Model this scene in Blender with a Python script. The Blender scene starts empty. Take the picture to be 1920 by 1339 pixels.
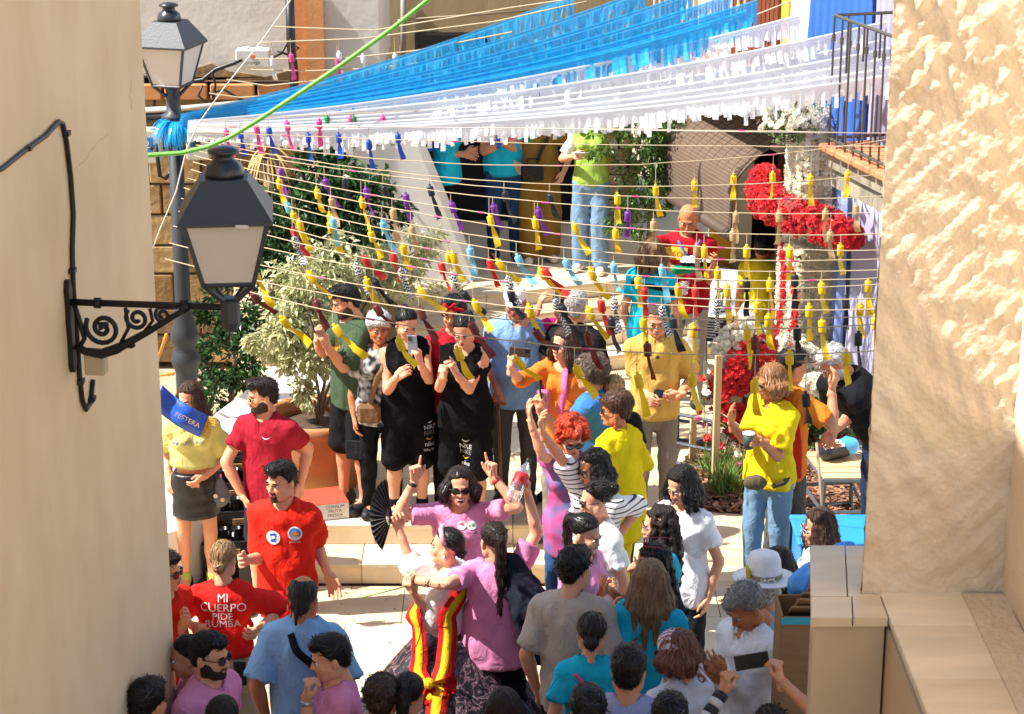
import bpy, math, random
import numpy as np
from mathutils import Vector, Matrix
from mathutils.bvhtree import BVHTree
random.seed(7); np.random.seed(7)
SC = bpy.context.scene
COL = SC.collection
# ------------------------------------------------------------------ camera, sky, sun, exposure
CAM_H, PITCH, FPX, W0, H0 = 6.7, math.radians(18.0), 4100.0, 1920.0, 1339.0
cam = bpy.data.objects.new('camera', bpy.data.cameras.new('camera'))
COL.objects.link(cam); SC.camera = cam
cam.location = (0, 0, CAM_H); cam.rotation_euler = (math.pi/2 - PITCH, 0, 0)
cam.data.sensor_width = 36.0; cam.data.lens = 36.0*FPX/W0
cam.data.clip_start = .1; cam.data.clip_end = 500
cam.data.dof.use_dof = True; cam.data.dof.focus_distance = 15.5; cam.data.dof.aperture_fstop = 9.0
world = bpy.data.worlds.new('World'); SC.world = world; world.use_nodes = True
nt = world.node_tree; nt.nodes.clear()
sky = nt.nodes.new('ShaderNodeTexSky'); sky.sky_type = 'NISHITA'; sky.sun_disc = False
bg = nt.nodes.new('ShaderNodeBackground'); out = nt.nodes.new('ShaderNodeOutputWorld')
SUN_EL = math.radians(52); SUN_AZ = math.atan2(-.15, -.99)     # direction the light comes from (left, a little towards the camera)
sky.sun_elevation = SUN_EL
sky.sun_rotation = math.pi/2 - SUN_AZ
bg.inputs[1].default_value = .12
nt.links.new(sky.outputs[0], bg.inputs[0]); nt.links.new(bg.outputs[0], out.inputs[0])
sl = bpy.data.lights.new('sun', 'SUN'); sl.energy = 4.8; sl.angle = math.radians(.53); sl.color = (1, .965, .91)
sun = bpy.data.objects.new('sun', sl); COL.objects.link(sun)
sd = Vector((math.cos(SUN_EL)*math.cos(SUN_AZ), math.cos(SUN_EL)*math.sin(SUN_AZ), math.sin(SUN_EL)))
sun.rotation_euler = sd.to_track_quat('Z', 'Y').to_euler(); sun.location = sd*30
SC.view_settings.view_transform = 'Standard'; SC.view_settings.look = 'None'
SC.view_settings.exposure = 1.1; SC.view_settings.gamma = 1; SC.view_settings.use_curve_mapping = False
SC.render.engine = 'CYCLES'
SC.cycles.max_bounces = 6; SC.cycles.diffuse_bounces = 4; SC.cycles.glossy_bounces = 2
SC.cycles.transmission_bounces = 4; SC.cycles.transparent_max_bounces = 6
SC.cycles.caustics_reflective = False; SC.cycles.caustics_refractive = False
SC.cycles.use_denoising = True

# ------------------------------------------------------------------ pixel -> place
CP, SP = math.cos(PITCH), math.sin(PITCH)
def ray(px, py):
    u = (px - W0/2)/FPX; v = (py - H0/2)/FPX
    return np.array((u, CP - v*SP, -SP - v*CP))
CAMP = np.array((0, 0, CAM_H))
def at_z(px, py, z):
    r = ray(px, py); return CAMP + r*((z - CAM_H)/r[2])
def at_y(px, py, Y):
    r = ray(px, py); return CAMP + r*(Y/r[1])
def proj(p):
    d = np.array(p) - CAMP
    dep = d[1]*CP - d[2]*SP
    return W0/2 + FPX*d[0]/dep, H0/2 - FPX*(d[1]*SP + d[2]*CP)/dep

# ------------------------------------------------------------------ materials
MATS = {}
def srgb(h):
    h = h.lstrip('#'); h = ''.join(x*2 for x in h) if len(h) == 3 else h; c = [int(h[i:i+2], 16)/255 for i in (0, 2, 4)]
    return tuple(x/12.92 if x <= .04045 else ((x+.055)/1.055)**2.4 for x in c)
def mat(name, color, rough=.6, var=.12, scale=6.0, bump=0.0, bscale=60.0, stretch=(1, 1, 1), metallic=0.0,
        spec=.5, sss=0.0, trans=0.0, sheen=0.0, color2=None, alpha=1.0, detail=4.0, bdist=.01, two=.5, coat=0.0, transl=0.0, distort=0.0, bdetail=5):
    key = name
    if key in MATS: return MATS[key]
    m = bpy.data.materials.new(name); m.use_nodes = True; MATS[key] = m
    n, l = m.node_tree.nodes, m.node_tree.links
    b = n['Principled BSDF']; b.inputs['Roughness'].default_value = rough
    b.inputs['Metallic'].default_value = metallic
    b.inputs['Specular IOR Level'].default_value = spec
    if sss:
        b.inputs['Subsurface Weight'].default_value = sss; b.inputs['Subsurface Radius'].default_value = (.012, .005, .003)
        b.inputs['Subsurface Scale'].default_value = 1.0
    if trans: b.inputs['Transmission Weight'].default_value = trans
    if sheen: b.inputs['Sheen Weight'].default_value = sheen
    if coat: b.inputs['Coat Weight'].default_value = coat
    if alpha < 1: b.inputs['Alpha'].default_value = alpha
    tc = n.new('ShaderNodeTexCoord'); mp = n.new('ShaderNodeMapping'); mp.inputs['Scale'].default_value = stretch
    l.new(tc.outputs['Object'], mp.inputs['Vector'])
    if var or color2:
        tx = n.new('ShaderNodeTexNoise'); tx.inputs['Scale'].default_value = scale; tx.inputs['Detail'].default_value = detail
        l.new(mp.outputs[0], tx.inputs['Vector'])
        cr = n.new('ShaderNodeValToRGB')
        c2 = color2 or tuple(min(1, c*(1+var)) for c in color); c1 = color if color2 else tuple(c*(1-var) for c in color)
        cr.color_ramp.elements[0].position = two-.22; cr.color_ramp.elements[0].color = (*c1, 1)
        cr.color_ramp.elements[1].position = two+.22; cr.color_ramp.elements[1].color = (*c2, 1)
        l.new(tx.outputs['Fac'], cr.inputs[0]); l.new(cr.outputs[0], b.inputs['Base Color'])
    else: b.inputs['Base Color'].default_value = (*color, 1)
    if bump:
        t2 = n.new('ShaderNodeTexNoise'); t2.inputs['Scale'].default_value = bscale; t2.inputs['Detail'].default_value = bdetail; t2.inputs['Distortion'].default_value = distort
        l.new(mp.outputs[0], t2.inputs['Vector'])
        bp = n.new('ShaderNodeBump'); bp.inputs['Strength'].default_value = bump; bp.inputs['Distance'].default_value = bdist
        l.new(t2.outputs['Fac'], bp.inputs['Height']); l.new(bp.outputs[0], b.inputs['Normal'])
    if transl:
        tr = n.new('ShaderNodeBsdfTranslucent'); mx = n.new('ShaderNodeMixShader'); mx.inputs[0].default_value = transl
        if var or color2: l.new(cr.outputs[0], tr.inputs[0])
        else: tr.inputs[0].default_value = (*color, 1)
        l.new(b.outputs[0], mx.inputs[1]); l.new(tr.outputs[0], mx.inputs[2]); l.new(mx.outputs[0], n['Material Output'].inputs[0])
    return m
def cm(c): return tuple(round(x, 4) for x in (srgb(c) if isinstance(c, str) else c))
def cloth(c, rough=.85):
    c = cm(c); return mat('fabric %s' % (c,), c, rough, .12, 7, .55, 11, bdist=.035, spec=.12, distort=1.2, bdetail=6, stretch=(1, 1, .7))
def plain(c, rough=.5, **k):
    c = cm(c); return mat('paint %s %s %s' % (c, rough, sorted(k.items())), c, rough, k.pop('var', .08), **k)
SKINS = {}
def skin(c):
    c = cm(c); return mat('skin %s' % (c,), c, .58, .0, 11, .2, 90, sss=.06, spec=.25, bdist=.004, color2=tuple(x*y for x, y in zip(c, (1.06, .84, .78))), detail=6)
def hairm(c, rough=.5):
    c = cm(c); return mat('hair %s' % (c,), c, rough, .4, 1.0, .9, 1.0, stretch=(70, 70, 9), spec=.28, bdist=.02, detail=4)

# ------------------------------------------------------------------ mesh objects
def tag(o, label=None, cat=None, group=None, kind=None):
    if label: o['label'] = label
    if cat: o['category'] = cat
    if group: o['group'] = group
    if kind: o['kind'] = kind
    return o
def empty(name, loc=(0, 0, 0), rz=0, label=None, cat=None, group=None, kind=None):
    o = bpy.data.objects.new(name, None); COL.objects.link(o)
    o.location = tuple(loc); o.rotation_euler = (0, 0, rz); o.empty_display_size = .1
    return tag(o, label, cat, group, kind)
def mesh_data(name, V, F, mats, mi=None, smooth=True):
    me = bpy.data.meshes.new(name)
    V = np.asarray(V, np.float32).reshape(-1, 3)
    if isinstance(F, np.ndarray) and F.ndim == 2:
        nf, k = F.shape
        me.vertices.add(len(V)); me.vertices.foreach_set('co', V.ravel())
        me.loops.add(nf*k); me.loops.foreach_set('vertex_index', F.astype(np.int32).ravel())
        me.polygons.add(nf); me.polygons.foreach_set('loop_start', np.arange(0, nf*k, k, dtype=np.int32))
        me.update(calc_edges=True)
    else:
        me.from_pydata([tuple(v) for v in V.tolist()], [], [tuple(f) for f in F])
    for m in (mats if isinstance(mats, (list, tuple)) else [mats]): me.materials.append(m)
    if mi is not None: me.polygons.foreach_set('material_index', np.asarray(mi, np.int32))
    me.polygons.foreach_set('use_smooth', np.full(len(me.polygons), bool(smooth)))
    me.update()
    return me
def put(name, me, parent=None, loc=(0, 0, 0), rot=(0, 0, 0), scale=None):
    o = bpy.data.objects.new(name, me); COL.objects.link(o)
    if parent is not None: o.parent = parent
    o.location = tuple(loc); o.rotation_euler = rot
    if scale is not None: o.scale = scale if hasattr(scale, '__len__') else (scale,)*3
    return o
class MB:
    """collects shapes for ONE mesh object"""
    def __init__(s): s.V = []; s.F = []; s.M = []; s.m = 0
    def add(s, V, F, m=None):
        o = len(s.V); s.V += [tuple(map(float, v)) for v in V]; s.F += [tuple(i+o for i in f) for f in F]
        s.M += [s.m if m is None else m]*len(F); return s
    def box(s, c, size, rz=0, m=None, rot=None, bev=0):
        x, y, z = (d/2 for d in size)
        if bev:
            b = min(bev, x*.9, y*.9, z*.9)
            P = []
            for sx in (-1, 1):
                for sy in (-1, 1):
                    for sz in (-1, 1):
                        P += [(sx*x, sy*(y-b), sz*(z-b)), (sx*(x-b), sy*y, sz*(z-b)), (sx*(x-b), sy*(y-b), sz*z)]
            idx = lambda sx, sy, sz, k: ((sx > 0)*4 + (sy > 0)*2 + (sz > 0))*3 + k
            F = []
            q = [(-1, -1), (1, -1), (1, 1), (-1, 1)]
            for sg in (-1, 1):
                F.append([idx(sg, a, b_, 0) for a, b_ in q]); F.append([idx(a, sg, b_, 1) for a, b_ in q]); F.append([idx(a, b_, sg, 2) for a, b_ in q])
            for a in (-1, 1):
                for b_ in (-1, 1):
                    F.append([idx(-1, a, b_, 1), idx(1, a, b_, 1), idx(1, a, b_, 2), idx(-1, a, b_, 2)])
                    F.append([idx(a, -1, b_, 0), idx(a, 1, b_, 0), idx(a, 1, b_, 2), idx(a, -1, b_, 2)])
                    F.append([idx(a, b_, -1, 0), idx(a, b_, 1, 0), idx(a, b_, 1, 1), idx(a, b_, -1, 1)])
                    for c_ in (-1, 1): F.append([idx(a, b_, c_, 0), idx(a, b_, c_, 1), idx(a, b_, c_, 2)])
        else:
            P = [(-x, -y, -z), (x, -y, -z), (x, y, -z), (-x, y, -z), (-x, -y, z), (x, -y, z), (x, y, z), (-x, y, z)]
            F = [(0, 3, 2, 1), (4, 5, 6, 7), (0, 1, 5, 4), (1, 2, 6, 5), (2, 3, 7, 6), (3, 0, 4, 7)]
        R = rot if rot is not None else Matrix.Rotation(rz, 3, 'Z')
        return s.add([Vector(c) + R @ Vector(p) for p in P], F, m)
    def tube(s, pts, r, n=6, m=None, cap=True):
        pts = [Vector(p) for p in pts]; k = len(pts)
        rr = r if hasattr(r, '__len__') else [r]*k
        V = []; F = []; up = None
        for i, p in enumerate(pts):
            t = (pts[min(i+1, k-1)] - pts[max(i-1, 0)]).normalized()
            if up is None: up = Vector((0, 0, 1)) if abs(t.z) < .9 else Vector((1, 0, 0))
            a = t.cross(up).normalized(); b = a.cross(t).normalized(); up = b
            for j in range(n):
                an = 2*math.pi*j/n; V.append(p + (a*math.cos(an) + b*math.sin(an))*rr[i])
        for i in range(k-1):
            for j in range(n): F.append((i*n+j, i*n+(j+1) % n, (i+1)*n+(j+1) % n, (i+1)*n+j))
        if cap: F.append(tuple(range(n))[::-1]); F.append(tuple((k-1)*n+j for j in range(n)))
        return s.add(V, F, m)
    def lathe(s, prof, c=(0, 0, 0), n=20, m=None, cap=True, rot=None):
        V = []; F = []; k = len(prof)
        for r, z in prof:
            for j in range(n):
                a = 2*math.pi*j/n; p = Vector((r*math.cos(a), r*math.sin(a), z))
                V.append(Vector(c) + (rot @ p if rot is not None else p))
        for i in range(k-1):
            for j in range(n): F.append((i*n+j, i*n+(j+1) % n, (i+1)*n+(j+1) % n, (i+1)*n+j))
        if cap: F.append(tuple(range(n))[::-1]); F.append(tuple((k-1)*n+j for j in range(n)))
        return s.add(V, F, m)
    def prism(s, poly, z0, z1, m=None):
        n = len(poly)
        V = [(x, y, z0) for x, y in poly] + [(x, y, z1) for x, y in poly]
        F = [tuple(range(n))[::-1], tuple(range(n, 2*n))] + [(i, (i+1) % n, n+(i+1) % n, n+i) for i in range(n)]
        return s.add(V, F, m)
    def slab(s, pts, off, m=None):
        """polygon of 3-D points given thickness by the vector off"""
        n = len(pts); P = [Vector(p) for p in pts]; V = P + [p + Vector(off) for p in P]
        F = [tuple(range(n))[::-1], tuple(range(n, 2*n))] + [(i, (i+1) % n, n+(i+1) % n, n+i) for i in range(n)]
        return s.add(V, F, m)
    def ball(s, c, r, nu=10, nv=6, m=None):
        rx, ry, rz = r if hasattr(r, '__len__') else (r,)*3
        V = []; F = []
        for i in range(nv+1):
            t = math.pi*i/nv
            for j in range(nu):
                a = 2*math.pi*j/nu; V.append((c[0]+rx*math.sin(t)*math.cos(a), c[1]+ry*math.sin(t)*math.sin(a), c[2]+rz*math.cos(t)))
        for i in range(nv):
            for j in range(nu): F.append((i*nu+j, (i+1)*nu+j, (i+1)*nu+(j+1) % nu, i*nu+(j+1) % nu))
        return s.add(V, F, m)
    def data(s, name, mats, smooth=False): return mesh_data(name, s.V, s.F, mats, s.M, smooth)
    def build(s, name, mats, parent=None, smooth=False, loc=(0, 0, 0), rot=(0, 0, 0)):
        return put(name, s.data(name, mats, smooth), parent, loc, rot)
def fixnormals(o):
    import bmesh
    bm = bmesh.new(); bm.from_mesh(o.data); bmesh.ops.recalc_face_normals(bm, faces=bm.faces); bm.to_mesh(o.data); bm.free(); return o

# ------------------------------------------------------------------ distance-field bodies
class Grid:
    def __init__(s, lo, hi, res, big=.08):
        s.lo = np.asarray(lo, np.float32) - 2*res; s.res = res
        s.n = np.maximum(4, np.ceil((np.asarray(hi) + 2*res - s.lo)/res).astype(int) + 1)
        s.F = np.full(s.n, big, np.float32); s.big = big
        s.ax = [s.lo[i] + res*np.arange(s.n[i], dtype=np.float32) for i in range(3)]
    def box(s, lo, hi):
        i0 = np.clip(np.floor((np.asarray(lo) - s.lo)/s.res).astype(int), 0, s.n-1)
        i1 = np.clip(np.ceil((np.asarray(hi) - s.lo)/s.res).astype(int) + 1, 1, s.n)
        sl = tuple(slice(a, max(b, a+1)) for a, b in zip(i0, i1))
        return sl, s.ax[0][sl[0]][:, None, None], s.ax[1][sl[1]][None, :, None], s.ax[2][sl[2]][None, None, :]
    def mix(s, sl, d, k, op='u'):
        A = s.F[sl]
        if op == 'u':
            if k > 0: h = np.maximum(k - np.abs(A-d), 0)/k; s.F[sl] = np.minimum(A, d) - h*h*k*.25
            else: s.F[sl] = np.minimum(A, d)
        else:
            d = -d
            if k > 0: h = np.maximum(k - np.abs(A-d), 0)/k; s.F[sl] = np.maximum(A, d) + h*h*k*.25
            else: s.F[sl] = np.maximum(A, d)
    def cone(s, a, b, ra, rb, k=.02, f=None, q=1.0, op='u', clip=None):
        """rounded cone; f,q: squash by q along the unit vector f; clip=(point,dir): keep what lies behind the plane"""
        a = np.asarray(a, np.float32); b = np.asarray(b, np.float32); m = max(ra, rb) + .05
        sl, X, Y, Z = s.box(np.minimum(a, b) - m, np.maximum(a, b) + m)
        px, py, pz = X-a[0], Y-a[1], Z-a[2]; ba = b-a; L = float(ba @ ba) + 1e-9
        h = np.clip((px*ba[0] + py*ba[1] + pz*ba[2])/L, 0, 1)
        dx, dy, dz = px-h*ba[0], py-h*ba[1], pz-h*ba[2]
        sq = dx*dx + dy*dy + dz*dz
        if q != 1.0:
            c = dx*f[0] + dy*f[1] + dz*f[2]; sq = sq + (q*q-1)*c*c
        d = np.sqrt(sq) - (ra + (rb-ra)*h)
        if q > 1: d = d/(1+(q-1)*.45)
        if clip is not None:
            c0, cd = clip; d = np.maximum(d, (X-c0[0])*cd[0] + (Y-c0[1])*cd[1] + (Z-c0[2])*cd[2])
        s.mix(sl, d, k, op)
    def ell(s, c, r, k=.01, op='u', R=None):
        c = np.asarray(c, np.float32); r = np.asarray(r, np.float32); m = float(r.max()) + .04
        sl, X, Y, Z = s.box(c-m, c+m)
        px, py, pz = X-c[0], Y-c[1], Z-c[2]
        if R is not None:
            px, py, pz = (px*R[0][i] + py*R[1][i] + pz*R[2][i] for i in range(3))
        k0 = np.sqrt((px/r[0])**2 + (py/r[1])**2 + (pz/r[2])**2)
        k1 = np.sqrt((px/r[0]**2)**2 + (py/r[1]**2)**2 + (pz/r[2]**2)**2) + 1e-6
        s.mix(sl, k0*(k0-1)/k1, k, op)
    def keep(s, p, d, k=0.0):
        """keep the half space where (x-p).d < 0"""
        v = ((s.ax[0]-p[0])*d[0])[:, None, None] + ((s.ax[1]-p[1])*d[1])[None, :, None] + ((s.ax[2]-p[2])*d[2])[None, None, :]
        s.mix((slice(None),)*3, -v, k, 'i')
    def noise(s, amp, wl, seed=0, dirs=5, aniso=(1, 1, 1)):
        rs = np.random.RandomState(seed); acc = 0
        for i in range(dirs):
            kv = rs.normal(size=3); kv = kv/np.linalg.norm(kv)*2*math.pi/(wl*(.6+.8*rs.rand()))*np.asarray(aniso)
            ph = rs.rand(3)*6.28
            g = (kv[0]*s.ax[0]+ph[0])[:, None, None] + (kv[1]*s.ax[1])[None, :, None] + (kv[2]*s.ax[2])[None, None, :]
            acc = acc + np.sin(g.astype(np.float32))
        near = np.abs(s.F) < .04
        s.F = np.where(near, s.F + amp*acc/dirs*1.6, s.F)
    def folds(s, amp, wl, seed=0, n=4):
        """creases: thin ridges that come and go"""
        rs = np.random.RandomState(seed); acc = 0
        X, Y, Z = s.ax[0][:, None, None], s.ax[1][None, :, None], s.ax[2][None, None, :]
        w = np.sin(X*9+rs.rand()*6) + np.sin(Y*11+rs.rand()*6) + np.sin(Z*8+rs.rand()*6)
        for i in range(n):
            kv = rs.normal(size=3)*np.array((1, 1, .75)); kv = kv/np.linalg.norm(kv)*math.pi/(wl*(.7+.7*rs.rand()))
            th = (kv[0]*X + kv[1]*Y) + kv[2]*Z + rs.rand()*6 + .9*w*(.5+rs.rand())
            k2 = rs.normal(size=3)*7; mk = np.sin(k2[0]*X + k2[1]*Y + k2[2]*Z + rs.rand()*6)
            acc = acc + (1 - 2.2*np.abs(np.sin(th))**.8)*np.clip(mk+.35, 0, 1)
        near = np.abs(s.F) < .04
        s.F = np.where(near, s.F - (amp*acc/2).astype(np.float32), s.F)
    def mesh(s):
        F = s.F; F[0] = F[-1] = s.big; F[:, 0] = F[:, -1] = s.big; F[:, :, 0] = F[:, :, -1] = s.big
        S = F < 0
        c = sum(S[i:S.shape[0]-1+i, j:S.shape[1]-1+j, k:S.shape[2]-1+k].astype(np.uint8) for i in (0, 1) for j in (0, 1) for k in (0, 1))
        ci, cj, ck = np.nonzero((c > 0) & (c < 8))
        if len(ci) == 0: return np.zeros((0, 3), np.float32), np.zeros((0, 4), np.int32)
        ids = np.full(c.shape, -1, np.int32); ids[ci, cj, ck] = np.arange(len(ci))
        acc = np.zeros((len(ci), 3), np.float32); cnt = np.zeros(len(ci), np.float32)
        cor = [(i, j, k) for i in (0, 1) for j in (0, 1) for k in (0, 1)]
        val = {o: F[ci+o[0], cj+o[1], ck+o[2]] for o in cor}
        for o in cor:
            for ax in range(3):
                if o[ax]: continue
                p = list(o); p[ax] = 1; p = tuple(p)
                fa, fb = val[o], val[p]; mk = (fa < 0) != (fb < 0)
                t = np.where(mk, fa/np.where(mk, fa-fb, 1), 0)
                for x in range(3): acc[:, x] += np.where(mk, o[x] + (t if x == ax else 0), 0)
                cnt += mk
        V = (np.stack([ci, cj, ck], 1) + acc/cnt[:, None])*s.res + s.lo
        Q = []
        for ax in range(3):
            b, d = [(1, 2), (2, 0), (0, 1)][ax]
            sa = [slice(1, -1)]*3; sa[ax] = slice(0, -1); sb = [slice(1, -1)]*3; sb[ax] = slice(1, None)
            A, B = S[tuple(sa)], S[tuple(sb)]
            for fl, mk in ((0, A & ~B), (1, ~A & B)):
                e = list(np.nonzero(mk)); e[b] = e[b]+1; e[d] = e[d]+1
                def cell(ob, od):
                    q = list(e); q[b] = q[b]-ob; q[d] = q[d]-od; return ids[tuple(q)]
                quad = np.stack([cell(1, 1), cell(0, 1), cell(0, 0), cell(1, 0)], 1)
                Q.append(quad[:, ::-1] if fl else quad)
        return V, np.concatenate(Q).astype(np.int32)
def join(parts):
    Vs, Fs, o = [], [], 0
    for V, F in parts:
        if len(V) == 0: continue
        Vs.append(V); Fs.append(F+o); o += len(V)
    return np.concatenate(Vs), np.concatenate(Fs)
def nrm(v): v = np.asarray(v, float); return v/(np.linalg.norm(v)+1e-9)
# ------------------------------------------------------------------ people
SK_L, SK_M, SK_T, SK_D = '#d9a584', '#cf9672', '#bb8058', '#a96c48'
BLK, DKB, BRN, LBR, BLD, GRY, WHT, RED = '#14110f', '#231813', '#3d281b', '#6b4a30', '#a98558', '#8c8883', '#cfccc6', '#b3381a'
def axes(yaw):
    a = math.radians(yaw)
    return np.array((math.cos(a), math.sin(a), 0)), np.array((math.sin(a), -math.cos(a), 0))
def head_frame(yaw, pitch, roll=0):
    x, f = axes(yaw); p = math.radians(pitch)
    f = f*math.cos(p) + np.array((0, 0, -math.sin(p)))
    z = np.cross(x, -f)
    if roll:
        a = math.radians(roll); x, z = x*math.cos(a) + z*math.sin(a), z*math.cos(a) - x*math.sin(a)
    return np.stack([x, -f, z], 1)            # columns: head x, head back, head up
HEADS = {}
def head_sdf(sex, res, smile):
    key = (sex, res, smile)
    if key in HEADS: return HEADS[key]
    g = Grid((-.1, -.13, -.2), (.1, .12, .13), res)
    m = sex == 'm'
    g.ell((0, .014, .036), (.075, .094, .082), 0)
    g.ell((0, -.028, -.04), (.06 if m else .054, .06, .075), .03)
    jw = .028 if m else .018
    g.cone((-jw, -.05, -.088), (jw, -.05, -.088), .026, .026, .03)
    g.ell((0, -.078, -.102), (.02 if m else .016, .016, .014), .02)
    for s in (-1, 1):
        g.ell((s*.036, -.062, -.03), (.026, .024, .024), .02)
        g.ell((s*.058, .0, -.06), (.018, .035, .04), .025)
        g.ell((s*.033, -.095, -.001), (.017, .013, .011), .012, 's')
        g.ell((s*.078, .012, -.012), (.009, .02, .032), .006)
    g.cone((-.032, -.082, .02), (.032, -.082, .02), .011 if m else .006, .011 if m else .006, .016)
    g.cone((0, -.087, .006), (0, -.108 if m else -.104, -.034), .008 if m else .0065, .0115 if m else .0095, .012)
    for s in (-1, 1): g.ell((s*.011, -.097, -.037), (.009, .01, .008), .006)
    g.ell((0, -.09, -.062), (.026, .011, .012), .012)
    if smile == 2: g.ell((0, -.098, -.068), (.022, .02, .014), .004, 's')
    else: g.cone((-.023, -.1, -.0615), (.023, -.1, -.0615), .0035, .0035, .004, op='s')
    g.cone((0, .02, -.07), (0, .03, -.17), .05 if m else .044, .056 if m else .047, .03)
    g.keep((0, 0, -.165), (0, 0, -1))
    HEADS[key] = g.mesh(); return HEADS[key]
HANDS = {}
def hand_sdf(side, curl, spread=0, res=.0066):
    """x along the fingers, z out of the palm; side 'l' has the thumb at +y"""
    key = (side, curl, spread)
    if key in HANDS: return HANDS[key]
    t = 1 if side == 'l' else -1
    g = Grid((-.05, -.085, -.05), (.2, .085, .12), res)
    g.cone((-.04, 0, 0), (.01, 0, 0), .027, .026, .01, (0, 0, 1), 1.2)
    g.cone((.02, .018*t, 0), (.075, .024*t, 0), .022, .02, .012, (0, 0, 1), 1.5)
    g.cone((.02, -.014*t, 0), (.075, -.024*t, 0), .022, .019, .012, (0, 0, 1), 1.5)
    for i, (y, L) in enumerate(((.032, .068), (.011, .077), (-.011, .072), (-.031, .056))):
        cu = curl*(1 + .12*i) if curl >= 0 else (0.05 if i == 0 else 1.5)
        a = np.array((.088 - .004*abs(i-1.3), y*t, .0)); sp = (y*t)*(3+spread*14)
        d = np.array((math.cos(cu*.9), sp*math.cos(cu), math.sin(cu*.9))); d /= np.linalg.norm(d)
        b = a + d*L*.5
        d2 = np.array((math.cos(cu*2.0), sp*.6*math.cos(cu), math.sin(cu*2.0))); d2 /= np.linalg.norm(d2)
        c = b + d2*L*.5
        g.cone(a-d*.012, b, .0098, .0088, .006); g.cone(b, c, .0088, .0072, .004)
    c1 = max(0, curl)
    g.cone((.015, .026*t, .006), (.05, (.055-.012*c1)*t, .012+.014*c1), .0135, .0105, .012)
    g.cone((.05, (.055-.012*c1)*t, .012+.014*c1), (.085, (.064-.032*c1)*t, .016+.022*c1), .0105, .008, .004)
    HANDS[key] = g.mesh(); return HANDS[key]
SHOES = {}
def shoe_sdf():
    if 's' not in SHOES:
        g = Grid((-.06, -.2, -.01), (.06, .11, .14), .0125)
        g.cone((0, .045, .05), (0, -.13, .035), .045, .042, .03)
        g.cone((0, .035, .05), (0, .03, .11), .043, .046, .03, clip=((0, 0, .105), (0, 0, 1)))
        g.keep((0, 0, .003), (0, 0, -1))
        V, F = g.mesh(); SHOES['s'] = (V, F)
    return SHOES['s']
def m4(R, t, s=1.0):
    M = Matrix.Identity(4)
    for i in range(3):
        for j in range(3): M[i][j] = float(R[i, j])*s
        M[i][3] = float(t[i])
    return M
SHARED = {}
def shared(key, fn):
    if key not in SHARED: SHARED[key] = fn()
    return SHARED[key]
def eye_data():
    b = MB(); b.ball((0, 0, 0), (.0145, .010, .0085), 10, 6, 0)
    b.add([(.0062*math.cos(a), -.0103, .0062*math.sin(a)) for a in np.arange(0, 6.2, .7)], [tuple(range(9))], 1)
    b.tube([(-.015, -.004, .001), (-.008, -.0095, .0068), (.004, -.010, .0078), (.015, -.005, .002)], .0021, 4, 1)
    return b.data('eye', [plain('#e9e2da', .25, var=0), plain('#1d120c', .2, var=0)], True)
def brow_data(c):
    b = MB(); b.tube([(-.016, -.0, -.003), (-.004, -.004, .0015), (.008, -.002, .002), (.021, .007, -.003)], [.0032, .0048, .004, .0018], 5)
    return b.data('eyebrow', hairm(c), True)
def lips_data(smile):
    b = MB(); w = .021 if not smile else .029; up = .004 if smile else -.001
    y0 = -.1005; s = -.0995
    if smile == 2:
        b.tube([(-w, -.086, -.058+up), (-.012, y0, -.054), (0, y0-.002, -.055), (.012, y0, -.054), (w, -.086, -.058+up)], .0042, 6, 0)
        b.tube([(-w, -.086, -.058+up), (-.017, -.097, -.077), (0, -.1, -.085), (.017, -.097, -.077), (w, -.086, -.058+up)], .0045, 6, 0)
        b.tube([(-.022, -.095, -.0575), (0, -.1025, -.0595), (.022, -.095, -.0575)], .0058, 5, 1)
        b.ball((0, -.088, -.071), (.022, .007, .014), 8, 5, 2)
    else:
        b.tube([(-w, -.088, -.0605+up), (-.01, y0+.001, -.0575), (0, y0, -.0585), (.01, y0+.001, -.0575), (w, -.088, -.0605+up)], [.0015, .004, .0036, .004, .0015], 6, 0)
        b.tube([(-w, -.088, -.061+up), (-.01, s, -.0665-.002*smile), (.01, s, -.0665-.002*smile), (w, -.088, -.061+up)], [.0015, .0048, .0048, .0015], 6, 0)
        if smile: b.tube([(-w*.8, -.092, -.0602), (0, -.1018, -.0625), (w*.8, -.092, -.0602)], .0038, 5, 1)
    return b.data('lips', [plain('#a8524a', .4, var=.05), plain('#f0ece4', .3, var=0), plain('#30100e', .5, var=0)], True)
def shades_data(c, lens, thin=False):
    b = MB(); r = .0016 if thin else .0032
    for s in (-1, 1):
        n = 14
        P = [(s*.0345 + .0295*math.cos(a)*(1+.14*math.sin(a)), -.1075+.012*abs(math.cos(a)*.5+.5*s*0)+ .006*max(0, s*math.cos(a)), .0-.001+.0195*math.sin(a)) for a in np.linspace(0, 2*math.pi, n, False)]
        b.tube(P+[P[0]], r, 5, 0, False); b.add(P, [tuple(range(n))], 1)
        b.tube([(s*.06, -.098, .008), (s*.074, -.07, .008), (s*.081, .01, .004), (s*.08, .03, -.006)], r*.9, 5, 0)
    b.tube([(-.009, -.11, .006), (0, -.113, .008), (.009, -.11, .006)], r, 5, 0)
    return b.data('sunglasses', [plain(c, .3, var=0), plain(lens, .06, var=0, spec=.8) if lens else mat('clear lens', (.9, .92, .92), .05, 0, trans=1.0, alpha=.25)], True)
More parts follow.
